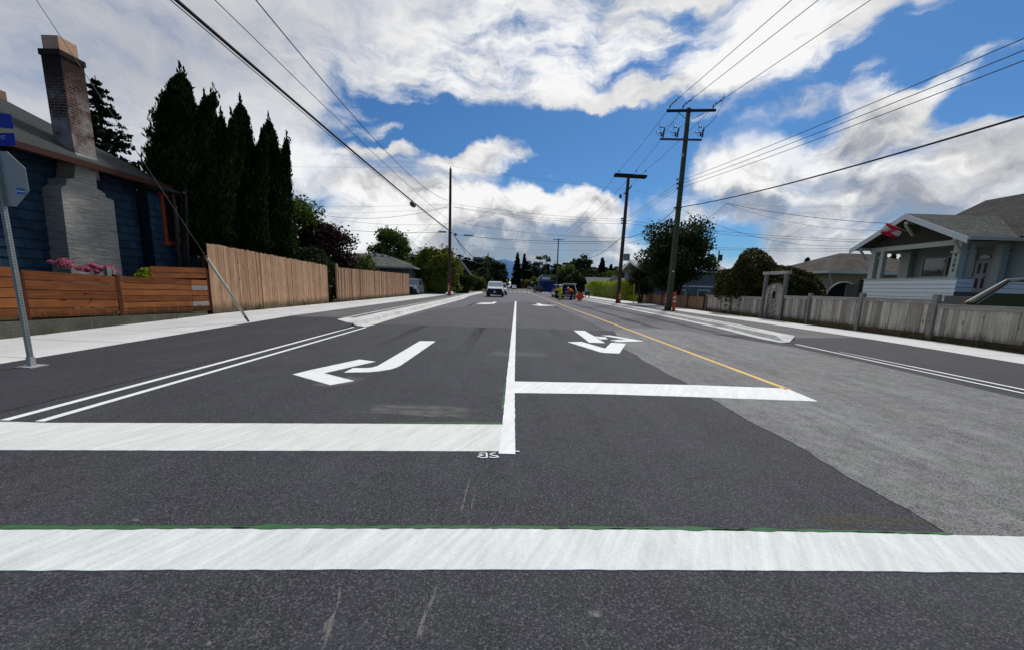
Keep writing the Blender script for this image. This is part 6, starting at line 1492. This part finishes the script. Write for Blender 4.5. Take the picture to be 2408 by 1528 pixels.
g = MB(); g.box((0, -3.56, 1.65), (1.9, .02, .6)); g.build('windscreen', AUTOG, td)
for x in (-1, 1):
    for y in (-2.8, 1.6):
        g = MB(); g.lathe((x, y, .5), [(.3, -.14), (.5, -.12), (.5, .12), (.3, .14)], 14, 'X'); g.build('wheel', TYRE, td)
vw = onz(1210, 681.5); vehicle('delivery_van', 'small white van far up the road beside the work truck', 'van', (vw.x - .3, vw.y + 3, 0), math.pi, 4.8, 1.9, 1.75, 1.0, .95, (-2.2, -2.1, .9, 1.7), WHITE_C)

# ------------------------------------------------------------------ people
SKIN = plain('skin', (.36, .20, .14), .6, .3, var=.05); HIVIS_Y = plain('hivis_yellow', (.55, .62, .04), .7, .2, var=.15); HIVIS_O = plain('hivis_orange', (.72, .16, .03), .7, .2, var=.15); HIVIS_R = plain('hivis_red', (.55, .05, .06), .7, .2, var=.2)
CLOTH = plain('cloth_dark', (.015, .015, .02), .9, .1); HAT = plain('hard_hat', (.72, .72, .70), .35, .4, var=.05); BOOT = plain('boot', (.03, .022, .015), .8, .2); HAIR = plain('hair', (.03, .02, .015), .8, .2)
def skin_mesh(name, verts, edges, radii, mat, parent, root=0, lev=2):
    me = bpy.data.meshes.new(name); me.from_pydata(verts, edges, []); o = bpy.data.objects.new(name, me); col.objects.link(o)
    sk = o.modifiers.new('skin', 'SKIN'); sk.use_smooth_shade = True
    for i, v in enumerate(me.skin_vertices[0].data): v.radius = (radii[i], radii[i]); v.use_root = i == root
    sb = o.modifiers.new('sub', 'SUBSURF'); sb.levels = sb.render_levels = lev
    dg = bpy.context.evaluated_depsgraph_get(); dg.update(); m2 = bpy.data.meshes.new_from_object(o.evaluated_get(dg))
    col.objects.unlink(o); bpy.data.objects.remove(o); m2.materials.clear(); m2.materials.append(mat)
    a = bpy.data.objects.new(name, m2); col.objects.link(a); a.parent = parent; return a
def person(label, loc, rz, J, top, legs, hat=True, vest=None, group='road workers'):
    """J: joints; body is one skinned surface, clothes are slightly larger skins over it"""
    t = thing('person', label, 'person', loc, group, rz); V = lambda *n: [J[k] for k in n]
    names = ['pelvis', 'spine', 'chest', 'neck', 'head', 'crown', 'shl', 'ell', 'wrl', 'hal', 'shr', 'elr', 'wrr', 'har', 'hil', 'knl', 'anl', 'tol', 'hir', 'knr', 'anr', 'tor']
    R = dict(pelvis=.125, spine=.115, chest=.135, neck=.055, head=.088, crown=.070, shl=.060, ell=.042, wrl=.028, hal=.034, shr=.060, elr=.042, wrr=.028, har=.034, hil=.085, knl=.055, anl=.036, tol=.032, hir=.085, knr=.055, anr=.036, tor=.032)
    E = [('pelvis', 'spine'), ('spine', 'chest'), ('chest', 'neck'), ('neck', 'head'), ('head', 'crown'), ('chest', 'shl'), ('shl', 'ell'), ('ell', 'wrl'), ('wrl', 'hal'), ('chest', 'shr'), ('shr', 'elr'), ('elr', 'wrr'), ('wrr', 'har'), ('pelvis', 'hil'), ('hil', 'knl'), ('knl', 'anl'), ('anl', 'tol'), ('pelvis', 'hir'), ('hir', 'knr'), ('knr', 'anr'), ('anr', 'tor')]
    vs = [Vector(J[n]) for n in names]; rr = [R[n] for n in names]; ee = [(names.index(a), names.index(b)) for a, b in E]
    for side in ('l', 'r'):                     # five fingers on each hand, slightly curled
        h, w0 = Vector(J['ha' + side]), Vector(J['wr' + side]); d = (h - w0).normalized(); x = d.cross(Vector((0, 0, 1))); x = (x if x.length > .2 else Vector((1, 0, 0))).normalized()
        for q in range(5):
            s = (q - 1.5) * .020; b = len(vs); k = names.index('ha' + side)
            if q < 4: vs += [h + d * .045 + x * s, h + d * (.080 + .006 * (q in (1, 2))) + x * s - Vector((0, 0, .012))]
            else: vs += [h - x * .042 + d * .005, h - x * .055 + d * .040]
            rr += [.010, .008]; ee += [(k, b), (b, b + 1)]
    skin_mesh('body', vs, ee, rr, SKIN, t)
    def cloth(nm, ns, es, add, mat, scale=1.0): return skin_mesh(nm, [J[n] for n in ns], [(ns.index(a), ns.index(b)) for a, b in es], [R[n] * scale + add for n in ns], mat, t)
    cloth('jacket', ['spine', 'pelvis', 'chest', 'shl', 'ell', 'wrl', 'shr', 'elr', 'wrr'], [('spine', 'pelvis'), ('spine', 'chest'), ('chest', 'shl'), ('shl', 'ell'), ('ell', 'wrl'), ('chest', 'shr'), ('shr', 'elr'), ('elr', 'wrr')], .028, top)
    if vest: cloth('vest', ['spine', 'pelvis', 'chest'], [('spine', 'pelvis'), ('spine', 'chest')], .045, vest)
    cloth('trousers', ['pelvis', 'hil', 'knl', 'anl', 'hir', 'knr', 'anr'], [('pelvis', 'hil'), ('hil', 'knl'), ('knl', 'anl'), ('pelvis', 'hir'), ('hir', 'knr'), ('knr', 'anr')], .024, legs)
    for s in ('l', 'r'):
        a, b = Vector(J['an' + s]), Vector(J['to' + s]); skin_mesh('boot', [a + Vector((0, 0, .10)), a - Vector((0, 0, .02)), b], [(0, 1), (1, 2)], [.058, .060, .048], BOOT, t)
    hd, cr_, nk = Vector(J['head']), Vector(J['crown']), Vector(J['neck']); up = (cr_ - nk).normalized(); f = Vector(J['face']).normalized()
    g = MB(); c = hd + f * .085
    g.ball(c + f * .012 - up * .01, .014, .014, .022, 5); g.build('nose', SKIN, t)
    for s in (-1, 1): e = hd + f * .082 + up * .02 + f.cross(up) * .034 * s; g = MB(); g.ball(e, .012, .012, .010, 5); g.build('eye', BLK, t); e = hd + f.cross(up) * .088 * s; g = MB(); g.ball(e, .016, .026, .034, 5); g.build('ear', SKIN, t)
    g = MB(); x, y, z = frame_z(up); M = Matrix((x, y, z)).transposed()
    if hat:
        prof = [(.150, .012), (.152, .020), (.122, .028), (.118, .07), (.095, .115), (.05, .14), (.001, .146)]; b = MB(); b.lathe((0, 0, 0), prof, 16); b.v = [tuple(hd + M @ Vector(v) + up * .012) for v in b.v]; b.build('hard_hat', HAT, t)
        g.ball(hd - f * .02 + up * .02, .092, .092, .08, 7); g.build('hair', HAIR, t)
    else:
        g.ball(hd - f * .025 + up * .03, .10, .10, .09, 8); g.build('hair', HAIR, t)
    return t
def JJ(**k):
    b = dict(pelvis=(0, 0, .94), spine=(0, 0, 1.12), chest=(0, 0, 1.32), neck=(0, .01, 1.48), head=(0, .03, 1.60), crown=(0, .03, 1.68), shl=(-.19, 0, 1.40), ell=(-.24, .02, 1.13), wrl=(-.25, .14, .92), hal=(-.25, .18, .85), shr=(.19, 0, 1.40), elr=(.24, .02, 1.13), wrr=(.25, .14, .92), har=(.25, .18, .85), hil=(-.09, 0, .88), knl=(-.10, .03, .48), anl=(-.10, 0, .09), tol=(-.11, .15, .045), hir=(.09, 0, .88), knr=(.10, .03, .48), anr=(.10, 0, .09), tor=(.11, .15, .045), face=(0, 1, 0)); b.update(k); return b
p = onz(1316.5, 707); person('worker in a lime-yellow jacket and trousers and white hard hat standing behind the open tailgate', (p.x, p.y, 0), rad(62), JJ(ell=(-.25, .18, 1.18), wrl=(-.20, .42, 1.12), hal=(-.19, .50, 1.12), elr=(.25, .16, 1.17), wrr=(.16, .40, 1.10), har=(.14, .48, 1.10), head=(0, .07, 1.59), crown=(0, .09, 1.67), neck=(0, .03, 1.48), face=(0, 1, -.35)), HIVIS_Y, HIVIS_Y)
p = onz(1343.5, 707); person('worker in an orange vest and dark clothes bending over at the right of the tailgate', (p.x, p.y, 0), rad(70), JJ(pelvis=(0, -.08, .92), spine=(0, .04, 1.08), chest=(0, .18, 1.24), neck=(0, .32, 1.32), head=(0, .42, 1.36), crown=(0, .48, 1.43), shl=(-.19, .22, 1.27), ell=(-.22, .40, 1.05), wrl=(-.18, .60, .98), hal=(-.17, .68, .97), shr=(.19, .22, 1.27), elr=(.22, .40, 1.04), wrr=(.18, .58, .95), har=(.17, .66, .94), hil=(-.09, -.05, .87), hir=(.09, -.05, .87), face=(0, .9, -.5)), HIVIS_O, CLOTH, vest=HIVIS_O)
p = onz(1306, 702); person('worker in a red jacket stooping beside the dark vehicle next to the lime-yellow worker', (p.x + .1, p.y, 0), rad(-60), JJ(pelvis=(0, -.08, .90), spine=(0, .06, 1.05), chest=(0, .22, 1.20), neck=(0, .36, 1.28), head=(0, .46, 1.31), crown=(0, .52, 1.38), shl=(-.19, .24, 1.22), ell=(-.22, .40, 1.0), wrl=(-.18, .58, .95), hal=(-.17, .66, .94), shr=(.19, .24, 1.22), elr=(.22, .40, 1.0), wrr=(.18, .56, .92), har=(.17, .64, .91), hil=(-.09, -.05, .86), hir=(.09, -.05, .86), face=(0, .9, -.5)), HIVIS_R, CLOTH, hat=False)

# ---- things around the crew
p = onz(1362, 711.3); rs = thing('roll_up_sign', 'bright orange diamond road-work sign standing by the right kerb', 'sign', (p.x, p.y, 0))
s = .50; g = MB(); g.slab([(0, 0, .06), (s, 0, .06 + s), (0, 0, .06 + 2 * s), (-s, 0, .06 + s)], (0, .008, 0)); g.build('panel', plain('sign_orange', (.95, .085, .03), .6, .3, var=.04), rs)
g = MB(); g.bar((0, .03, .02), (0, .03, 1.0), .03, .015, (0, 1, 0)); g.bar((-.45, .03, .52), (.45, .03, .52), .03, .015, (0, 1, 0)); g.bar((-.4, .3, 0), (0, .03, .2), .03, .02); g.bar((.4, .3, 0), (0, .03, .2), .03, .02); g.build('stand', IRON, rs)
p = onz(1374.5, 703); gb = thing('mailbox', 'dark green box with a pale top on short legs in front of the bright hedge', 'box', (p.x + .3, p.y, .1)); g = MB(); g.box((0, 0, .62), (.62, .45, .5), bev=.03); g.build('box', plain('box_green', (.015, .06, .025), .5), gb); g = MB(); g.box((0, 0, .89), (.66, .49, .06), bev=.015); g.build('lid', plain('box_lid', (.25, .35, .28), .5), gb)
g = MB(); [g.span((x - .03, y - .03, 0), (x + .03, y + .03, .38)) for x in (-.26, .26) for y in (-.18, .18)]; g.build('legs', GALV, gb)
p = onz(1329.5, 705.5); g = MB(); g.lathe((0, 0, 0), [(.11, 0), (.14, .34), (.15, .36), (.12, .36), (.10, .02)], 14); g.tube([(-.14, 0, .34), (-.09, .02, .2), (.09, .02, .2), (.14, 0, .34)], .006, 5); o = g.build('bucket', WHITEB); o.location = (p.x, p.y - .12, 0); tag(o, 'white plastic bucket on the road behind the open tailgate', 'bucket')
p = onz(1112.5, 684.2); hy = thing('fire_hydrant', 'red fire hydrant with a white cap across the side street', 'hydrant', (p.x, p.y, .0))
g = MB(); g.lathe((0, 0, 0), [(.20, 0), (.20, .06), (.14, .08), (.14, .62), (.17, .64), (.17, .70)], 12); g.tube([(-.28, 0, .48), (.28, 0, .48)], .08, 8); g.tube([(0, -.26, .42), (0, 0, .42)], .10, 8); g.build('barrel', plain('hydrant_red', (.35, .03, .02), .5), hy); g = MB(); g.lathe((0, 0, .70), [(.19, 0), (.18, .12), (.10, .24), (.05, .26), (.05, .32)], 12); g.build('cap', WHITEB, hy)
def road_sign(label, px, py, X, sz, shape, mat):
    p = atx(px, py, X); t = thing('road_sign', label, 'sign', (X, p.y, 0)); g = MB(); g.tube([(0, .02, 0), (0, .02, p.z + .2)], .035, 6); g.build('post', GALV, t); g = MB()
    P = [(-sz, 0, p.z - sz), (sz, 0, p.z - sz), (sz, 0, p.z + sz), (-sz, 0, p.z + sz)] if shape == 4 else [(0, 0, p.z - sz), (sz * 1.1, 0, p.z + sz * .8), (-sz * 1.1, 0, p.z + sz * .8)]
    g.slab(P, (0, .01, 0)); g.build('panel', mat, t)
SB = MATS['sign_back']
road_sign('grey back of a triangular sign hanging low over the far road', 1226, 660, 4.2, .62, 3, plain('sign_pale', (.5, .5, .48), .5)); road_sign('smaller square white sign above the silver hatchback', 1242, 667.5, 8.3, .45, 4, WHITEB); road_sign('larger square white sign right of the silver hatchback', 1250.5, 664.5, 8.9, .5, 4, WHITEB)
p = onz(1230.5, 681); br = thing('barricade', 'rust-red construction barricade far up the right lane', 'barricade', (p.x, p.y, 0)); g = MB(); [g.span((-1.1, 0, .35 + i * .45), (1.1, .05, .62 + i * .45)) for i in range(3)]; g.build('panel', plain('barricade_red', (.30, .05, .025), .7, var=.3), br); g = MB(); [g.bar((x, -.3, 0), (x, .05, 1.5), .06, .04) or g.bar((x, .4, 0), (x, .05, 1.5), .06, .04) for x in (-.9, .9)]; g.build('legs', IRON, br)
# ---- blue building up the road
bb = (9.5, 118, 0); a, b_ = aty(1268.5, 650, 118), aty(1291, 688, 118); b3 = thing('building', 'bright blue shop with a grey barn-shaped roof and a white sign up the road', 'building', bb)
zt, zr2 = aty(1280, 662, 118).z, aty(1280, 646.5, 118).z
g = MB(); g.span((a.x + .1, 118, 0), (b_.x + 2, 126, zt)); shift(g, bb).build('wall', plain('wall_blue', (.006, .022, .20), .6, var=.08), b3)
g = MB(); g.slab([(a.x - .3, 117.7, zt), (a.x + .2, 117.7, zt + (zr2 - zt) * .65), (a.x + 1.1, 117.7, zr2), (b_.x + .8, 117.7, zr2), (b_.x + 1.8, 117.7, zt + (zr2 - zt) * .65), (b_.x + 2.4, 117.7, zt)], (0, 9, 0)); shift(g, bb).build('roof', plain('roof_barn', (.20, .20, .20), .9, .1), b3, True)
g = MB(); g.span((a.x + .7, 117.55, zt + .55), (b_.x + .2, 117.69, zt + 1.15)); shift(g, bb).build('sign_panel', plain('sign_panel_white', (.8, .8, .8), .5), b3)  # plain white panel in one even colour
g = MB(); [g.span((a.x + .5 + i * 1.1, 117.93, .9), (a.x + 1.2 + i * 1.1, 117.99, 2.2)) for i in range(2)]; shift(g, bb).build('window', GLASS, b3)
# ---- left: grey-roofed house, dark blue gable, shrubs, maple
gh = (-17, 51, 0); h3 = thing('house', 'low house with a grey hipped roof behind the weathered cedar fence', 'house', gh)
ec = aty(974, 629.5, 47); ze = ec.z; rg = aty(890, 598, 51.5)
g = MB(); x0, x1, y0, y1 = ec.x - 11, ec.x, 47.0, 56.0
A, B, C, D = (x0, y0 - 1.6, ze - .06), (x1, y0, ze), (x1, y1, ze), (x0, y1, ze); r1, r2 = (rg.x - 3, 51.3, rg.z), (rg.x + .6, 51.5, rg.z)
g.poly([A, B, r2, r1]); g.poly([B, C, r2]); g.poly([C, D, r1, r2]); g.poly([D, A, r1]); g.poly([A, D, C, B]); shift(g, gh).build('roof', roof_shake('roof_grey', (.105, .105, .10), 10, .1), h3)
g = MB(); g.bar((A[0], A[1] - .03, A[2] - .08), (B[0] + .05, B[1] - .03, B[2] - .08), .05, .17, (0, 0, 1)); g.bar((B[0] + .03, B[1], B[2] - .08), (C[0] + .03, C[1], C[2] - .08), .05, .17); shift(g, gh).build('gutter', plain('gutter_grey', (.3, .3, .29), .6), h3)
g = MB(); g.span((x0, y0 + .5, 0), (x1 - .7, y1 - .5, ze - .04)); shift(g, gh).build('wall', plain('wall_sage', (.11, .13, .115), .9, .1), h3)
g = MB(); p = aty(886, 640, 46.9); g.tube([(p.x, 46.8, ze - .1), (p.x + .3, 47.3, ze - .7), (p.x + .3, 47.35, 0)], .07, 8); shift(g, gh).build('downpipe', WTR, h3)
for px_, py_ in ((883, 597), (900, 602), (917, 606)): 
    g = MB(); p = aty(px_, py_, 50.5); g.box((p.x, 50.5, p.z - .1), (.35, .35, .4)); shift(g, gh).build('vent', plain('vent_grey', (.25, .25, .25), .7), h3)
bgx = (-10, 78, 0); b4 = thing('house', 'dark navy house with a steep gable behind the pole without a crossarm', 'house', bgx); pt = [aty(x, y, 76) for x, y in ((1050, 640), (1073, 607), (1078, 640))]
g = MB(); g.slab([(pt[0].x, 76, .0), (pt[2].x + 2.0, 76, .0), (pt[2].x + 2.0, 76, pt[2].z - .3), (pt[1].x, 76, pt[1].z), (pt[0].x - .8, 76, pt[0].z - .2)], (0, 6, 0)); shift(g, bgx).build('wall', plain('wall_navy', (.012, .018, .035), .8, .1), b4, True)
g = MB(); g.slab([(pt[1].x, 75.7, pt[1].z + .05), (pt[2].x + 2.3, 75.7, pt[2].z - .7), (pt[2].x + 2.3, 82.3, pt[2].z - .7), (pt[1].x, 82.3, pt[1].z + .05)], (0, 0, .12)); g.slab([(pt[1].x, 75.7, pt[1].z + .05), (pt[0].x - 1.2, 75.7, pt[0].z - .5), (pt[0].x - 1.2, 82.3, pt[0].z - .5), (pt[1].x, 82.3, pt[1].z + .05)], (0, 0, .12)); shift(g, bgx).build('roof', plain('roof_navy', (.025, .03, .045), .9, .1), b4, True)
def fpos(px, Y, z=0.0): p = aty(px, 690, Y); return Vector((p.x, Y, z))
broadleaf('green maple standing behind the grey hipped roof', fpos(921, 62), 3.2, 2.8, 2.0, aty(920, 530, 62).z, L_GREEN, 101, 6500, .26, 44, 1.15, .2)
shrub('large arching yellow-green shrub left of the pole without a crossarm', fpos(1022, 52), 3.2, 2.2, aty(1020, 586, 52).z, L_SHRUB, 102, 8500, .20, spiky=.25)
shrub('dark green bush just right of the pole without a crossarm', fpos(1085, 60), 1.9, 1.6, 2.9, L_DARK, 103, 3000, .2)
shrub('yellow-green bush against the wall of the grey-roofed house', fpos(855, 45), 1.3, 1.0, aty(855, 604, 45).z, L_SHRUB, 104, 2400, .15)
shrub('small pale juniper at the edge of the driveway', fpos(986, 48), .7, .6, 1.5, L_SHRUB, 105, 900, .12)
shrub('low bush in front of the dark hedge by the hydrant', fpos(1102, 88), 3.0, 1.5, 2.6, L_DARK, 106, 2400, .25)
shrub('pale green shrub beside the dark street tree near the hydrant', fpos(1118, 92), 2.2, 1.5, 3.6, L_SHRUB, 107, 1800, .25)
# ---- trees farther up the street
def ftree(lab, px, ptop, Y, rx, mat, seed, zlo=1.0, n=3200, leaf=.34, cl=30, cr=1.2, fill=.3, z=0.0): return broadleaf(lab, fpos(px, Y, z), rx, rx * .8, zlo, aty(px, ptop, Y).z, mat, seed, n, leaf, cl, cr, .22, fill=fill)
ftree('dark leafy tree behind the leaning pole', 1158, 603, 120, 5.0, L_DARK, 111, n=4200, leaf=.38)
ftree('dark street tree between the bush and the leaning pole', 1128, 630, 105, 4.2, L_DARK, 112)
ftree('low dark tree left of the leaning pole over the hydrant', 1100, 640, 110, 4.6, L_GREEN, 113)
ftree('sparse tall tree with open branches above the blue building', 1272, 598, 170, 5.5, L_DARK, 114, 5.0, 1500, .45, 26, 1.1, .8)
ftree('wide green tree behind the parked vehicles', 1338, 619, 95, 4.4, L_GREEN, 115, n=4200, leaf=.32, cl=40)
ftree('dense dark green tree behind the lime-yellow worker', 1366, 634, 90, 4.2, L_DARK, 116)
ftree('taller loose tree rising behind the wide green one', 1361, 596, 130, 5.0, L_DARK, 117, 4.0, 2600, .42, 26, 1.4)
ftree('green tree over the small grey house', 1395, 630, 100, 3.6, L_DARK, 118)
ftree('green tree between the dark conifer and the grey-box pole', 1445, 630, 105, 3.8, L_GREEN, 119)
ftree('olive tree to the right of the tall conifer pair', 1254, 650, 190, 6.0, L_SHRUB, 120, leaf=.5)
for lab, px, pt_, Y, r, sd in (('taller and broader conifer of the pair in the middle of the road end', 1214, 594, 215, 4.4, 131), ('slimmer conifer of the pair in the middle of the road end', 1230, 596, 225, 3.2, 132), ('tall dark conifer between the hedge house and the loose tree', 1411, 606, 120, 2.6, 133),
        ('slender conifer left of the dark leafy tree', 1137, 618, 170, 2.8, 134), ('tall conifer over the dark navy roof', 1098, 612, 165, 3.0, 143), ('middle one of three conifers over the left rooftops', 1086, 620, 165, 2.6, 144), ('conifer next to the sparse branches left of the leaning pole', 1121, 624, 175, 2.8, 145), ('tall narrow conifer beside the grey-box pole', 1432, 622, 150, 2.6, 146), ('ragged conifer behind the loose tree', 1382, 622, 165, 3.0, 147), ('small conifer left of the hydrant trees', 1108, 618, 180, 2.6, 135), ('dark conifer left of the lamp pole', 1303, 628, 190, 3.0, 136), ('short conifer beside the sparse tall tree', 1288, 634, 200, 3.2, 137),
        ('pair-standing conifer above the brown bungalow roof', 1886, 606, 60, 1.5, 138), ('dark conifer seen between the porch posts', 2110, 588, 62, 2.2, 139), ('dark conifer beside the left porch post', 2085, 596, 60, 2.2, 140), ('conifer rising left of the porch rail above the bungalow', 2060, 612, 58, 2.0, 141), ('conifer seen through the right of the porch opening', 2133, 590, 66, 2.2, 142)):
    b = fpos(px, Y); conifer(lab, b, aty(px, pt_, Y).z, r, sd, whorls=30, per=13, density=30, droop=.22, leaf=.16 + Y * .0022, group=None)
# ---- the far wood along the horizon: one mass of small conifers
rng = np.random.default_rng(9); protos = []
for k in range(4):
    lg, _g = conifer_parts(1.0, .19, 300 + k, whorls=15, per=6, density=9, droop=.2, leaf=.045); protos.append(lg)
VV, RR = [], []
def wood_line(x0, x1, Y, n, h0, h1, dy=18, skip=None):
    for i in range(n):
        x = x0 + (x1 - x0) * (i + rng.random()) / n
        if skip and skip[0] < x < skip[1]: continue
        h = h0 + (h1 - h0) * rng.random() ** 1.6; y = Y + rng.random() * dy; V, R = protos[rng.integers(0, 4)]; a = rng.random() * 6.28; c_, s_ = math.cos(a), math.sin(a)
        W = V.copy(); W[:, 0], W[:, 1] = V[:, 0] * c_ - V[:, 1] * s_, V[:, 0] * s_ + V[:, 1] * c_; wsc = h * rng.uniform(.9, 1.3); VV.append(np.stack([W[:, 0] * wsc + x, W[:, 1] * wsc + y, W[:, 2] * h - .3], 1)); RR.append(R)
wood_line(-85, -5, 235, 85, 12, 20); wood_line(7, 95, 240, 85, 11, 18); wood_line(-50, -8, 160, 40, 8, 14); wood_line(14, 75, 160, 50, 6, 12); wood_line(60, 170, 170, 50, 7, 12); wood_line(-6, 8, 330, 12, 4, 8, skip=(-2.5, 4)); wood_line(-260, -75, 260, 60, 9, 16)
o = leaf_obj('far_wood', [(np.concatenate(VV), np.concatenate(RR))], L_SPRUCE); tag(o, 'distant conifer wood along the horizon on both sides of the road', 'wood', kind='stuff')
# low far-off hedges and verges that close the ground toward the wood
g = MB()
def hill(name, pts, mat): g = MB(); g.grid(pts); return struct(g.build(name, mat))
rows = []
for y, z in ((150, 0.003), (200, -.2), (260, 1.6), (340, 5.2), (430, 8.4), (520, 8.0), (700, 4)): rows.append([(-300, y, z + 2 - .6 * (y < 210)), (-30, y, z - .0), (-8, y, z), (-3.4, y, z), (5.2, y, z), (10, y, z), (40, y, z + .3), (320, y, z + 2)])
hill('hill', [[(x, y, z - .06) for x, y, z in r] for r in rows], M_DIRT)
g = MB(); g.strip([(-3.2, y, z + .02) for y, z in ((205, -.2), (260, 1.6), (340, 5.2), (430, 8.4))], [(4.6, y, z + .02) for y, z in ((205, -.2), (260, 1.6), (340, 5.2), (430, 8.4))]); o = g.build('road_hill', C_KERB); o.data.flip_normals(); struct(o)
# mountains beyond
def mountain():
    m, t, b = new_mat('mountain', .95, .05); v = geov(t); n = t.noise(v, .0012, 6, .6); t.put(b.inputs['Base Color'], t.mix(n, (.05, .12, .26), (.09, .19, .36))); return m  # blue of distant haze put into the base colour
g = MB(); rows = []
for j, yy in enumerate((8200, 8800, 9400, 10200, 11500)):
    row = []
    for i in range(90):
        x = -3600 + i * 85; e = 330 + 330 * math.exp(-((x + 500) / 1100) ** 2) + 110 * math.exp(-((x - 950) / 350) ** 2) + 70 * mnoise.noise(Vector((x * .0021, 1.3, 0))) + 45 * mnoise.noise(Vector((x * .006, 3.3, 0)))
        row.append((x, yy + 160 * mnoise.noise(Vector((x * .003, j, 7))), max(-5, e * (0, .5, .85, 1.0, .2)[j] + 60 * mnoise.noise(Vector((x * .004, j * 2.0, 0))) * (j in (1, 2)))))
    rows.append(row)
g.grid(rows); struct(g.build('mountains', mountain(), fix=False))

# ---- weeds and dry grass along the foot of the fences, walls and pavements
rng = np.random.default_rng(77); C, S = [], []
def tufts(x0, x1, y0, y1, n, zf, h=.10, spread=.10):
    for i in range(n):
        y = y0 + (y1 - y0) * rng.random(); x = x0 + (x1 - x0) * rng.random()
        if mnoise.noise(Vector((x * .5, y * .55, 2))) < -.05: continue
        k = rng.integers(5, 16); hh = h * (.4 + 1.1 * rng.random())
        C.append(np.stack([x + rng.normal(size=k) * spread * .5, y + rng.normal(size=k) * spread, zf(y) + hh * (.15 + .8 * rng.random(k))], 1)); S.append(np.full(k, hh * .5) * (.6 + .8 * rng.random(k)))
tufts(-10.56, -10.50, 13.7, 40, 150, lambda y: zl(y) + .04, .10); tufts(-10.52, -10.46, 4, 13.5, 30, lambda y: zl(y) + .03, .05); tufts(-10.74, -10.66, 4, 13.5, 90, lambda y: float(np.interp(y, ysw, ztw)), .09)
tufts(13.38, 13.62, 7, 27, 190, lambda y: zr(y), .10); tufts(13.38, 13.9, 27, 60, 200, lambda y: .12, .12, .2); tufts(-12.5, -10.6, 41, 60, 260, lambda y: .15, .22, .3); tufts(8.45, 8.6, 13, 30, 14, lambda y: .02, .04)
C, S = np.concatenate(C), np.concatenate(S)
o = leaf_obj('weeds', [leaf_geo(C, S, rng, axis=np.tile([0, 0, 1.6], (len(C), 1)), long=2.4, wide=.22)], leaf_mat('weed', (.05, .06, .012), (.22, .18, .06), .25)); tag(o, 'weeds and dry grass tufts along the foot of the fences and pavements', 'weeds', kind='stuff')
